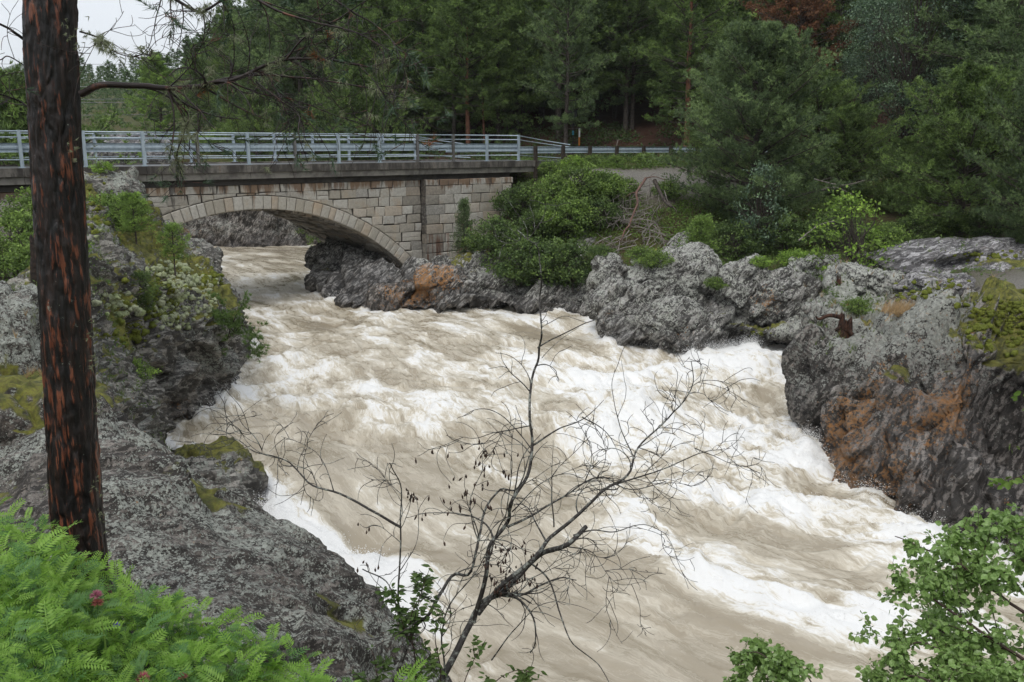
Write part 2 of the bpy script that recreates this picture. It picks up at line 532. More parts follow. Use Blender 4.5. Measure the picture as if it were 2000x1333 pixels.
def blob(P, c, r):
    return np.exp(-(((P - np.array(c)) / np.array(r)) ** 2).sum(1))
grav = np.clip(1.3 * blob(P, (5.5, 43.6), (3.8, 1.3)) + 1.2 * blob(P, (16, 25), (3, 3.2)) + 1.1 * blob(P, (9, 44.6), (3, 1.2)), 0, 1)
V = np.stack([GX, GY, gz], -1)
link('ground', arr_mesh('ground', V.reshape(-1, 3), grid_faces(*GX.shape), None, [M_GROUND], smooth=True, col={'gravel': grav}), kind='structure')

# far blue ridge beyond the valley on the left
def t_plain(name, col, col2=None, sc=1.0, rough=0.9, bump=0.3, bd=0.02, spec=0.3, thr=(0.4, 0.65)):
    t = NT(name)
    n = t.noise(t.obj, sc, 6, 0.65)
    return t.set(t.mix(t.ramp(n, *thr), col, col2 or tuple(x * 0.6 for x in col)), rough, t.bump(n, bump, bd), spec)
M_FARWOOD = t_plain('far_forest', (0.03, 0.05, 0.03), (0.05, 0.07, 0.04), 0.02, 1, 0, 1)
nx, ny = 150, 14
tt = np.linspace(0, 1, nx)
ridge = np.zeros((nx, ny, 3))
hh = 1 + 0.45 * fbm(np.stack([tt * 6, tt * 0, tt * 0], 1), 5, 31)
for j in range(ny):
    f = j / (ny - 1)
    rr = 2300 + f * 500
    ang = np.radians(-48 + tt * 44)
    ridge[:, j, 0] = rr * np.sin(ang)
    ridge[:, j, 1] = rr * np.cos(ang)
    ridge[:, j, 2] = (-5 + f * 225 * hh * np.interp(tt, [0, .25, .45, .62, 1], [1.3, 1.1, 1.0, .45, .3]))
link('distant_mountain', arr_mesh('distant_mountain', ridge.reshape(-1, 3), grid_faces(nx, ny), None, [M_FARWOOD], smooth=True), kind='structure')

# ------------------------------------------------------------------ water
def t_water():
    t = NT('rapids_water')
    t.uv_ = t.n('ShaderNodeUVMap', uv_map='flow').outputs[0]
    uv = t.uv_
    foam = t.attr('foam', 2)
    w1 = t.noise(t.map(uv, (0.5, 0.7, 1)), 1.0, 3, 0.55, 0, True)
    w1 = t.vmath('MULTIPLY', t.vmath('SUBTRACT', w1, (0.5, 0.5, 0.5)), (1.2, 0.8, 0))
    w2 = t.noise(t.map(uv, (1.6, 2.6, 1)), 1.0, 3, 0.6, 0, True)
    w2 = t.vmath('MULTIPLY', t.vmath('SUBTRACT', w2, (0.5, 0.5, 0.5)), (0.5, 0.32, 0))
    q = t.vmath('ADD', t.vmath('ADD', uv, w1), w2)
    a = t.noise(t.map(q, (0.42, 1.0, 1)), 0.9, 8, 0.62, 0.5)
    b = t.noise(t.map(q, (0.8, 3.4, 1), (0, 0, 0.1)), 1.2, 7, 0.66, 0.35)
    c = t.noise(t.map(q, (1.8, 9, 1)), 2.0, 6, 0.72, 0.2)
    # thin wisps: ridged noise at two sizes
    r = t.math('SUBTRACT', 1.0, t.math('MULTIPLY', t.math('ABSOLUTE', t.math('SUBTRACT', b, 0.5)), 7.0))
    e = t.noise(t.map(q, (2.6, 7.0, 1), (0, 0, -0.12)), 1.3, 6, 0.7, 0.3)
    r2 = t.math('SUBTRACT', 1.0, t.math('MULTIPLY', t.math('ABSOLUTE', t.math('SUBTRACT', e, 0.5)), 7.0))
    v = t.math('ADD', t.math('MULTIPLY', t.math('SUBTRACT', a, 0.5), 2.6), t.math('MULTIPLY', t.math('SUBTRACT', b, 0.5), 1.9))
    v = t.math('ADD', v, t.math('MULTIPLY', t.math('SUBTRACT', c, 0.5), 1.15))
    v = t.math('ADD', v, t.math('ADD', t.math('MULTIPLY', r, 0.20), t.math('MULTIPLY', r2, 0.24)))
    v = t.math('ADD', v, t.math('SUBTRACT', t.math('MULTIPLY', foam, 0.95), 0.58))
    f1 = t.ramp(v, -0.42, 0.55)
    f2 = t.ramp(v, 0.06, 0.62)
    brown = t.mix(t.ramp(a, 0.35, 0.65), (0.30, 0.255, 0.185), (0.41, 0.36, 0.28))
    col = t.mix(f1, brown, (0.60, 0.55, 0.45))
    col = t.mix(f2, col, (0.735, 0.73, 0.715))
    h = t.math('ADD', t.math('MULTIPLY', a, 1.0), t.math('ADD', t.math('MULTIPLY', b, 0.35), t.math('MULTIPLY', c, 0.12)))
    ro = t.math('ADD', 0.22, t.math('MULTIPLY', f1, 0.6))
    return t.set(col, ro, t.bump(h, 0.3, 0.12), 0.45)
M_WATER = t_water()
FOAM = []  # (x, y, r_along, r_across, amount) read at places in the river
def fm(px, py, z, ra, rc, am):
    p = Z(px, py, z)
    FOAM.append((p[0], p[1], ra, rc, am))
# brown, smooth places
for a in [(540, 490, 0, 5, 2.2, -.45), (590, 505, 0, 4, 1.2, -.3), (700, 690, -.2, 2.2, 1.0, -.18), (760, 680, -.2, 1.6, .6, -.2), (600, 900, -1, 2.2, .8, -.35), (480, 880, -1, 1.3, .8, -.5), (620, 985, -1.1, 2.0, .75, -.75),
          (740, 1010, -1.1, 1.9, .75, -.7), (700, 1075, -1.2, .9, .5, -.6), (880, 960, -1, 2.2, .7, -.4), (930, 1060, -1.2, 2.0, .9, -.65), (1100, 1000, -1.1, 1.3, .5, -.3), (960, 1290, -1.4, 2.0, 1.0, -.55), (1180, 1260, -1.4, 3.0, .9, -.5),
          (1350, 1160, -1.3, 2.2, .5, -.35), (880, 870, -1, 1.6, .6, -.2), (1010, 870, -.9, 1.8, .5, -.45), (1120, 950, -1, 1.2, .4, -.3), (1260, 960, -1, 1.5, .4, -.15), (1450, 1080, -1.2, 1.8, .4, -.25),
          (520, 1240, -1.4, 2, 1, -.1), (1000, 1180, -1.3, 1.6, .8, -.35), (1150, 1130, -1.3, 1.8, .6, -.3), (1060, 800, -.8, 1.5, .4, -.25), (870, 940, -1, 2, .6, -.3), (560, 520, 0, 3, 1.2, -.25), (1480, 1270, -1.4, 2, .6, -.3), (1620, 1150, -1.3, 1.6, .35, -.25), (1620, 1070, -1.2, 1.3, .35, -.3), (820, 650, -.1, 2, .8, -.15), (1050, 640, -.1, 2.5, .6, -.2), (620, 640, -.1, 2.4, .9, -.15), (760, 740, -.4, 2, .4, -.2)]:
    fm(*a)
# white places
for a in [(640, 600, 0, 2.5, .8, .2), (480, 560, 0, 3, .8, .28), (560, 700, -.2, 2.5, .8, .15), (600, 760, -.5, 2.5, .8, .2), (500, 780, -.7, 1.4, .9, .3), (430, 840, -.9, 1.2, .6, .5), (820, 790, -.7, 2.4, .8, .22), (760, 840, -.8, 2.4, .6, .2),
          (1000, 700, -.4, 3, 1.1, .25), (1130, 740, -.5, 2, 1.3, .4), (1200, 790, -.8, 1.8, 1.2, .6), (1240, 720, -.5, 2.0, 1.3, .55), (1400, 720, -.6, 1.8, 1.4, .6), (1500, 720, -.5, 1.2, 1.4, .4), (1200, 880, -.9, 1.3, 1.0, .55), (1330, 850, -.9, 1.8, 1.4, .5),
          (1440, 820, -.8, 1.5, 1.2, .3), (1500, 900, -1, 1.8, 1.2, .4), (1400, 960, -1, 2.2, .7, .35), (1560, 980, -1.1, 1.6, .7, .45), (1680, 1020, -1.1, 1.4, .5, .5), (1800, 1070, -1.2, 1.4, .6, .9), (1930, 1110, -1.2, 1.4, .6, 1.0), (1740, 1100, -1.2, 1.4, .4, .2),
          (1300, 1090, -1.2, 1.6, .5, .35), (1450, 1180, -1.3, 1.6, .4, .35), (1600, 1240, -1.4, 1.5, .5, .4), (1700, 1180, -1.3, 1.2, .6, .35), (560, 1080, -1.3, .9, .6, .9), (640, 1130, -1.35, 1.3, .7, 1.0), (730, 1190, -1.4, 1.2, .7, .9),
          (800, 1260, -1.4, 1.1, .5, .6), (530, 1000, -1.2, .7, .5, .7), (900, 910, -1, 1.6, .4, .3), (1000, 940, -1, 1.2, .6, .35), (700, 910, -1, 2, .35, .3), (1650, 1230, -1.4, 1, .5, .4), (1010, 620, -.1, 3, .35, .3), (760, 612, 0, 2.4, .4, .35), (640, 580, 0, 1.2, .4, .4),
          (520, 620, 0, 3, .6, .2)]:
    fm(*a)
cells = []
SPR = []
for (x0, x1, y0, y1, st) in ((-14, 12, 7, 31, 0.072), (12.02, 34, 3, 24, 0.2), (-22, 12, 31.02, 60, 0.12), (-48, -22.05, 33, 70, 0.4)):
    X, Y = np.meshgrid(np.arange(x0, x1 + st, st), np.arange(y0, y1 + st, st), indexing='ij')
    x, y = X.ravel(), Y.ravel()
    d = sdf(x, y)
    s, t = flow(x, y)
    z = level(s)
    q = np.stack([s, t, s * 0], 1)
    wq = q + 1.1 * np.stack([fbm(q * 0.35, 2, 60), fbm(q * 0.35 + 9, 2, 61), s * 0], 1)
    rough = np.interp(s, [20, _sat(-12, 40), _sat(-8, 34), _sat(-1, 26), _sat(4, 18)], [0.2, 0.45, 0.8, 1.0, 1.15])
    big = 1 - np.abs(fbm(wq * np.array([0.30, 0.22, 1]), 3, 40)) * 3.2
    med = fbm(wq * np.array([0.75, 1.1, 1]), 4, 44)
    chop = 1 - np.abs(fbm(wq * np.array([1.9, 2.9, 1]), 4, 52)) * 4
    sm = fbm(wq * np.array([2.2, 4.5, 1]), 4, 48)
    m = np.zeros(len(x))
    for (fx, fy, ra, rc, am) in FOAM:
        i = np.argmin((CL[:, 0] - fx) ** 2 + (CL[:, 1] - fy) ** 2)
        ax, ay = _tan[i]
        u = (x - fx) * ax + (y - fy) * ay
        w = -(x - fx) * ay + (y - fy) * ax
        m += am * np.exp(-(u / ra) ** 2 - (w / rc) ** 2)
    calm = np.clip(1 + m * 1.1, 0.25, 1.25)
    z = z + rough * calm * (0.20 * (big - 0.4) * 0.8 + 0.18 * med + 0.05 * sm + 0.045 * chop)
    # the drop and glassy tongue by the near left bank, the pillow against the cliff
    def hump(px, py, zz, ra, rc, am):
        fx, fy, _ = Z(px, py, zz)
        i = np.argmin((CL[:, 0] - fx) ** 2 + (CL[:, 1] - fy) ** 2)
        ax, ay = _tan[i]
        u = (x - fx) * ax + (y - fy) * ay
        w = -(x - fx) * ay + (y - fy) * ax
        return am * np.exp(-(u / ra) ** 2 - (w / rc) ** 2)
    z += hump(640, 960, -1.1, 1.6, 1.3, 0.42) + hump(690, 1120, -1.3, 0.6, 1.3, -0.35) + hump(640, 1170, -1.3, 0.7, 1.4, 0.3)
    z += hump(1490, 730, -.6, 1.3, 1.6, 0.6) + hump(1230, 800, -.7, 1.2, 1.8, 0.35) + hump(1120, 880, -.9, 1.0, 1.8, -0.3) + hump(1370, 780, -.8, 1.1, 1.1, -0.25) + hump(1340, 900, -.9, 1.1, 1.3, 0.3) + hump(1650, 1000, -1.1, 1.2, .6, 0.25) + hump(1820, 1070, -1.2, 1.0, .7, 0.3)
    edge = np.clip(1 - np.abs(d) / 0.7, 0, 1)
    z += edge * rough * 0.16 * (0.6 + med * 1.5)
    foam = 0.35 + m * np.where(m > 0, .8, 1.0) + 0.16 * (big - 0.3) + 0.30 * med + 0.35 * edge * rough + 0.08 * chop
    foam *= np.interp(s, [10, _sat(-16, 45), _sat(-9, 36)], [0.3, 0.55, 1.0])
    near = d < 1.2
    nu, nv = X.shape
    Q = grid_faces(nu, nv)
    keep = near[Q].any(1)
    Q = Q[keep]
    us, inv = np.unique(Q, return_inverse=True)
    if True:
        sel_ = (d < .35) & (x > -13) & (x < 13) & (y > 9) & (y < 44)
        SPR.append(np.stack([x, y, z, foam, d, rough, chop + med], 1)[sel_][::3])
    cells.append((np.stack([x, y, z], 1)[us], inv.reshape(-1, 4), np.stack([s, t], 1)[us], np.clip(foam, 0, 1.15)[us]))
n0, Vs, Qs, Us, Fs = 0, [], [], [], []
for v, q, u, f in cells:
    Vs.append(v); Qs.append(q + n0); Us.append(u); Fs.append(f); n0 += len(v)
link('river_water', arr_mesh('river_water', np.concatenate(Vs), np.concatenate(Qs), None, [M_WATER], smooth=True, uv=np.concatenate(Us), col={'foam': np.concatenate(Fs)}), kind='structure')

# spray: drops thrown up along the banks and off the breaking crests
g = np.random.RandomState(44)
S_ = np.concatenate(SPR)
w = np.clip(S_[:, 3] - .62, 0, 1) * (.10 + .9 * np.exp(-(S_[:, 4] / .35) ** 2)) * (.3 + np.clip(S_[:, 6], 0, 2)) * S_[:, 5]
pk = g.choice(len(S_), 5600, p=w / w.sum())
C = np.repeat(S_[pk, :3], 7, 0)
edge_ = np.repeat(np.exp(-(S_[pk, 4] / .4) ** 2), 7)
n_ = len(C)
C = C + g.normal(size=(n_, 3)) * np.array([.13, .13, 0]) + np.array([0, 0, 1.0]) * (np.abs(g.normal(size=n_)) * (.04 + .10 * edge_))[:, None]
sz_ = (.003 + .006 * g.rand(n_) ** 3)[:, None, None]
T0 = np.array([[1, 1, 1], [1, -1, -1], [-1, 1, -1], [-1, -1, 1]], float)
V = (C[:, None] + T0[None] * sz_).reshape(-1, 3)
F0 = np.array([[0, 1, 2], [0, 3, 1], [0, 2, 3], [1, 3, 2]])
F = (np.arange(n_)[:, None, None] * 4 + F0[None]).reshape(-1, 3)
M_SPRAY = NT('spray_drops').set((0.85, 0.85, 0.84), 0.5)
link('flying_spray', arr_mesh('flying_spray', V, None, F, [M_SPRAY]), kind='stuff')
# ------------------------------------------------------------------ rock banks (lofted from the waterline up and back)
def mask_for(Pt, N, orange=(), moss=(), wetz=None, lich=0.5, wet=(), nolich=()):
    n = len(Pt)
    out = np.zeros((n, 4), np.float32)
    out[:, 3] = lich
    def app(ch, L):
        for (c, r, a) in L:
            out[:, ch] += a * np.exp(-((Pt - np.array(c)) ** 2).sum(1) / r ** 2)
    app(0, orange); app(1, moss); app(2, wet); app(3, nolich)
    s, t = flow(Pt[:, 0], Pt[:, 1])
    hz = Pt[:, 2] - level(s)
    nn = fbm(Pt * 0.8, 3, 77)
    out[:, 2] = np.clip(out[:, 2] + np.clip(1.15 - hz / 0.9 + nn * 0.8, 0, 1), 0, 1)
    out[:, 3] -= 0.5 * np.clip(1.0 - hz / 0.9, 0, 1)
    return np.clip(out, -1, 1.5)
def relief(V, N, seed, a1=0.34, s1=0.75, a2=0.12, s2=2.6, a3=0.045, a4=0.02, shear=(0.6, 0.3), zs=1.3):
    """fractured, layered rock relief pushed along the normal"""
    W = V + 0.45 * np.stack([fbm(V * 0.7, 2, seed + 1), fbm(V * 0.7 + 5, 2, seed + 2), fbm(V * 0.7 + 11, 2, seed + 3)], 1)
    S = W * np.array([1, 1, 1.0])
    S[:, 2] = S[:, 2] * zs + shear[0] * S[:, 0] + shear[1] * S[:, 1]
    f1, e1 = facets(S * s1, seed + 10)
    f2, e2 = facets(S * s2 * np.array([1, 1, 0.7]), seed + 30)
    f3, e3 = facets(S * s2 * 2.7 * np.array([1, 1, 0.6]), seed + 50)
    d = a1 * f1 - a1 * 0.35 * np.exp(-(e1 / 0.07) ** 2) + a2 * f2 - a2 * 0.4 * np.exp(-(e2 / 0.09) ** 2) + a2 * 0.38 * f3
    d = d + a3 * fbm(V * 5, 4, seed + 4) + a4 * fbm(V * 17, 3, seed + 5) + a1 * 0.6 * fbm(V * 0.5, 2, seed + 6)
    return V + N * d[:, None]
def loft(name, st, nu, nv, mat, seed, masks=None, rel=None, parent=None, fixtop=True, flip=False, **kw):
    S = np.array(st, float)
    if fixtop:
        L = S[:, -1]
        L[:, 2] = np.minimum(L[:, 2], ground(L[:, 0], L[:, 1])) - (0.15 if name.startswith('left') else 0.7)
    G = np.stack([catmull(S[i], nv) for i in range(len(S))])
    G = catmull(G, nu)
    N = grid_normals(G)
    if flip:
        N = -N
    V = relief(G.reshape(-1, 3), N.reshape(-1, 3), seed, **(rel or {}))
    Gd = V.reshape(G.shape)
    N2 = grid_normals(Gd).reshape(-1, 3) * (-1 if flip else 1)
    mk = mask_for(V, N2, **(masks or {}))
    Q = grid_faces(nu, nv)
    if flip:
        Q = Q[:, ::-1]
    me = arr_mesh(name, V, Q, None, [mat], smooth=True, col={'mask': mk})
    return link(name, me, parent, **kw)
M_ROCK_L = rock_material('rock_left_bank', base=(0.125, 0.115, 0.10), light=(0.30, 0.285, 0.255), lich=0.0, strata=0.6)
M_ROCK_R = rock_material('rock_right_bank', base=(0.115, 0.108, 0.10), light=(0.33, 0.32, 0.30), lichen=(0.50, 0.51, 0.45), lich=0.02, dip=(0.3, 0.8, 0.2))
M_CLIFF = rock_material('rock_wet_cliff', base=(0.085, 0.074, 0.064), light=(0.28, 0.255, 0.23), lichen=(0.42, 0.43, 0.38), lich=-0.05, strata=0.9, dip=(0.35, 1.05, 0.2))
M_BOULDER = rock_material('rock_near_boulder', base=(0.07, 0.058, 0.048), light=(0.19, 0.17, 0.15), lichen=(0.46, 0.48, 0.42), lich=0.05, fine=2.2, strata=0.2)
M_SLAB = rock_material('rock_bare_slab', base=(0.17, 0.16, 0.165), light=(0.36, 0.35, 0.355), lichen=(0.40, 0.39, 0.37), lich=-0.08)

LB = [
    [(-17.5, 33, -1), (-16.6, 32, 0), (-15.2, 31.2, 2.4), D(290, 440, 29.6), D(262, 400, 28.6), D(200, 350, 27.2), D(90, 400, 24), D(-60, 410, 21)],
    [(-14, 33, -1), (-13.6, 31.8, 0), (-13, 31, 1.6), D(352, 476, 29.6), D(310, 448, 28), D(225, 385, 26.5), D(100, 415, 23.5), D(-60, 425, 20.5)],
    [(-11.4, 31.8, -1), (-11.2, 31, 0), D(408, 545, 30.2), D(402, 500, 29.4), D(350, 478, 28), D(230, 430, 25.5), D(110, 430, 22.5), D(-60, 440, 20)],
    [Z(468, 705, -1.3), Z(462, 713, -.3), D(458, 640, 27.6), D(434, 572, 27), D(370, 528, 25.6), D(250, 470, 23.5), D(120, 440, 20.5), D(-60, 460, 18)],
    [Z(474, 792, -1.7), Z(458, 787, -.75), D(458, 700, 24.2), D(428, 615, 23.2), D(350, 575, 22), D(250, 520, 20.5), D(120, 480, 18), D(-60, 500, 16)],
    [Z(405, 842, -1.8), Z(397, 826, -.85), D(390, 745, 22.2), D(355, 672, 21), D(290, 625, 20), D(215, 560, 18.5), D(110, 520, 16.5), D(-60, 530, 14.5)],
    [Z(345, 870, -1.9), Z(338, 851, -.95), D(318, 785, 20.3), D(285, 715, 19.3), D(240, 650, 18), D(180, 600, 16.8), D(100, 560, 15), D(-60, 580, 13)],
    [Z(318, 930, -1.9), Z(318, 900, -1.0), D(285, 840, 17.5), D(250, 770, 16.3), D(210, 700, 15), D(160, 650, 14.4), D(80, 620, 13.4), D(-60, 640, 11.8)],
    [Z(300, 985, -1.9), Z(295, 950, -1.0), D(262, 900, 14.5), D(228, 830, 13.2), D(190, 770, 12.4), D(140, 720, 12), D(70, 700, 11.2), D(-60, 720, 10)],
    [(-5.2, 15.8, -2), (-5.6, 15.4, -1.1), (-6.0, 14, .5), (-6.1, 12.8, 2.0), D(192, 795, 11.3), D(140, 765, 10.9), D(70, 755, 10.3), D(-60, 770, 9.4)],
    [(-3.6, 13, -2), (-4.2, 12.8, -1.1), (-4.9, 12, .5), (-5.3, 11, 1.9), D(190, 850, 9.7), D(110, 822, 9.5), D(40, 812, 9.0), D(-60, 820, 8.5)],
]
loft('left_river_cliff', LB, 250, 190, M_ROCK_L, 100, dict(
    lich=0.5,
    moss=[(D(200, 370, 26), 3.0, .75), (D(330, 500, 26), 2.6, .62), (D(300, 560, 21.5), 2.4, .62), (D(400, 560, 24.5), 1.9, .6), (D(220, 620, 18.3), 1.5, .55), (D(120, 600, 15), 3, .6), (D(60, 800, 10.5), 2.5, .8), (D(240, 655, 18), 1, .4), (D(440, 600, 26), 1.2, .4)],
    orange=[(D(360, 800, 21.5), .7, .5), (D(400, 610, 25), .7, .4), (D(255, 880, 15), .5, .4)],
    wet=[(D(300, 760, 20), 2.0, .35), (D(330, 830, 20), 2.0, .5), (D(240, 800, 16), 1.5, .3)],
    nolich=[(D(280, 760, 19), 2.4, -.28), (D(330, 560, 23), 3, .15)]), kind='structure')

NB_ridge = [(-140, 925, 8.6), (-20, 880, 8.5), (70, 848, 8.4), (150, 832, 8.2), (215, 838, 8.0), (330, 905, 7.6), (430, 995, 7.2), (520, 1062, 6.8), (600, 1142, 6.3), (655, 1215, 5.9), (722, 1285, 5.5), (765, 1350, 5.2), (800, 1440, 4.9)]
NB_low = [(-180, 1080, 5.9), (-60, 1080, 5.9), (60, 1080, 5.8), (150, 1110, 5.5), (200, 1130, 5.3), (260, 1180, 5.1), (330, 1230, 4.8), (400, 1270, 4.6), (470, 1310, 4.4), (530, 1350, 4.3), (600, 1400, 4.2), (650, 1450, 4.1), (680, 1520, 4.0)]
NB = []
for (rx, ry, rY), (lx, ly, lY) in zip(NB_ridge, NB_low):
    r = np.array(D(rx, ry, rY)); l = np.array(D(lx, ly, lY))
    m1 = r * .66 + l * .34 + np.array([0, 0, .13]); m2 = r * .3 + l * .7 + np.array([0, 0, .10])
    NB.append([l + np.array([0, -.6, -1.0]), l, m2, m1, r, r + np.array([.35, .55, -.55]), r + np.array([.8, 1.3, -2.2]), r + np.array([1.3, 2.0, -6.0])])
nb = loft('lichen_boulder', NB, 250, 160, M_BOULDER, 210, dict(lich=0.62,
    moss=[(D(400, 975, 7.3), .5, .85), (D(665, 1225, 5.85), .28, 1.1), (D(520, 1220, 5.5), .25, .8), (D(60, 950, 7), .8, .35), (D(330, 960, 7.2), .3, .4), (D(560, 1180, 6.1), .2, .5)],
    orange=[(D(325, 955, 7.2), .3, .5), (D(280, 1060, 6.2), .4, .25)],
    nolich=[(D(50, 990, 6.6), .8, -.5), (D(600, 1220, 5.6), .5, -.3), (D(130, 880, 7.8), .8, .3), (D(560, 1190, 6), .35, -.2)]),
    dict(a1=.12, s1=.7, a2=.05, s2=2.0, a3=.022, a4=.008), flip=True, fixtop=False)
nb['label'] = 'huge grey boulder crusted with lichen, sloping down to the river behind the burnt pine trunk'
nb['category'] = 'boulder'

RB = [
    [(-10.2, 46, -1), (-9.8, 44.5, 0), D(612, 545, 42.5), D(612, 500, 42.2), D(636, 470, 42.5), D(690, 440, 44), (-6, 47, 3)],
    [Z(612, 560, -1), Z(616, 566, 0), D(613, 535, 40), D(616, 500, 40.2), D(645, 482, 40.6), D(700, 480, 41.5), (-5, 44, 3)],
    [Z(650, 600, -1), Z(650, 588, 0), D(652, 560, 37.8), D(665, 525, 38.4), D(700, 505, 39), D(750, 510, 40), D(790, 500, 41)],
    [Z(700, 615, -1), Z(700, 600, 0), D(705, 575, 36.6), D(720, 552, 37.2), D(755, 540, 38), D(800, 525, 39.2), D(850, 500, 41)],
    [Z(765, 615, -1), Z(765, 603, 0), D(770, 580, 36), D(785, 555, 36.5), D(810, 540, 37.5), D(845, 520, 38.6), D(870, 490, 41)],
    [Z(850, 615, -1), Z(850, 602, 0), D(852, 572, 35.9), D(850, 540, 36.3), D(858, 520, 37.3), D(880, 505, 38.4), D(920, 470, 41)],
    [Z(940, 615, -1), Z(940, 602, 0), D(935, 560, 35.4), D(922, 525, 36), D(925, 505, 37.2), D(950, 480, 39), D(970, 430, 41.5)],
    [Z(1040, 618, -1), Z(1040, 607, 0), D(1040, 585, 35), D(1040, 560, 35.7), D(1040, 525, 37.2), D(1045, 470, 39.5), D(1060, 400, 42.5)],
    [Z(1130, 622, -1), Z(1130, 612, 0), D(1135, 590, 34.5), D(1140, 560, 35.2), D(1145, 525, 36.8), D(1150, 460, 39.5), D(1160, 390, 43)],
    [Z(1172, 650, -1), Z(1166, 632, -.05), D(1168, 600, 32.6), D(1180, 555, 33.4), D(1190, 525, 35.4), D(1200, 470, 39), D(1220, 390, 43)],
    [Z(1182, 678, -1), Z(1184, 664, -.15), D(1186, 605, 30.6), D(1205, 562, 31.4), D(1228, 540, 33), D(1240, 500, 36.5), D(1270, 420, 42)],
    [Z(1260, 682, -1.2), Z(1262, 670, -.2), D(1260, 615, 30.4), D(1262, 565, 31), D(1290, 525, 32.8), D(1310, 500, 35.5), D(1340, 440, 40)],
    [Z(1345, 700, -1.2), Z(1342, 686, -.3), D(1345, 640, 29.2), D(1360, 590, 30), D(1372, 548, 31.6), D(1385, 520, 34.5), D(1410, 450, 39)],
    [Z(1420, 695, -1.4), Z(1420, 678, -.4), D(1425, 630, 29.4), D(1440, 580, 30.3), D(1450, 540, 31.8), D(1462, 515, 34.5), D(1480, 450, 39)],
    [Z(1500, 695, -1.5), Z(1500, 681, -.5), D(1505, 650, 29), D(1515, 612, 29.8), D(1525, 575, 31), D(1545, 535, 34), D(1570, 470, 38)],
    [Z(1600, 705, -1.6), Z(1600, 688, -.6), D(1600, 650, 28.3), D(1600, 605, 29), D(1605, 560, 30.3), D(1625, 525, 33), D(1660, 470, 37)],
    [Z(1700, 715, -1.6), Z(1700, 700, -.6), D(1700, 660, 28), D(1700, 600, 29), D(1700, 560, 30.3), D(1720, 530, 32), D(1760, 480, 36)],
]
for k_, st_ in enumerate(RB):
    if k_ >= 9:
        for i_ in (3, 4, 5):
            x_, y_, z_ = st_[i_]
            st_[i_] = (x_, y_ + .3, z_ - .5)
loft('right_river_rocks', RB, 420, 140, M_ROCK_R, 331, dict(
    lich=0.62,
    orange=[(D(770, 578, 36.2), 1.1, 1.1), (D(842, 550, 36.3), 1.2, .95), (D(800, 565, 36), .8, .4), (D(880, 545, 36), .6, .5), (D(690, 585, 37), .6, .15), (D(1185, 620, 30.7), .5, .5), (D(1340, 660, 29.2), .8, .4), (D(1500, 575, 30.8), .9, .5), (D(1550, 600, 29.5), .7, .3)],
    moss=[(D(640, 520, 40), 1.3, .3), (D(900, 500, 38), 1.5, .5), (D(1060, 520, 37.5), 2.5, .5), (D(1410, 640, 29.5), .8, .3), (D(1485, 655, 29), .9, .85), (D(1480, 530, 34), 3, .8), (D(1400, 520, 35), 1.6, .6), (D(1240, 520, 35), 2, .5), (D(1290, 600, 30.8), .6, .4), (D(1410, 560, 31.8), .6, .4)],
    wet=[(D(680, 560, 37.5), 2.5, .9), (D(765, 570, 36.3), 1.4, .5), (D(1440, 610, 30), 1.0, .6)],
    nolich=[(D(700, 560, 37), 3.0, -.75), (D(850, 550, 36), 1.2, -.35)]),
    dict(a1=.55, s1=.55, a2=.15, s2=1.6, a3=.03, a4=.02, shear=(-.9, .3)), kind='structure')

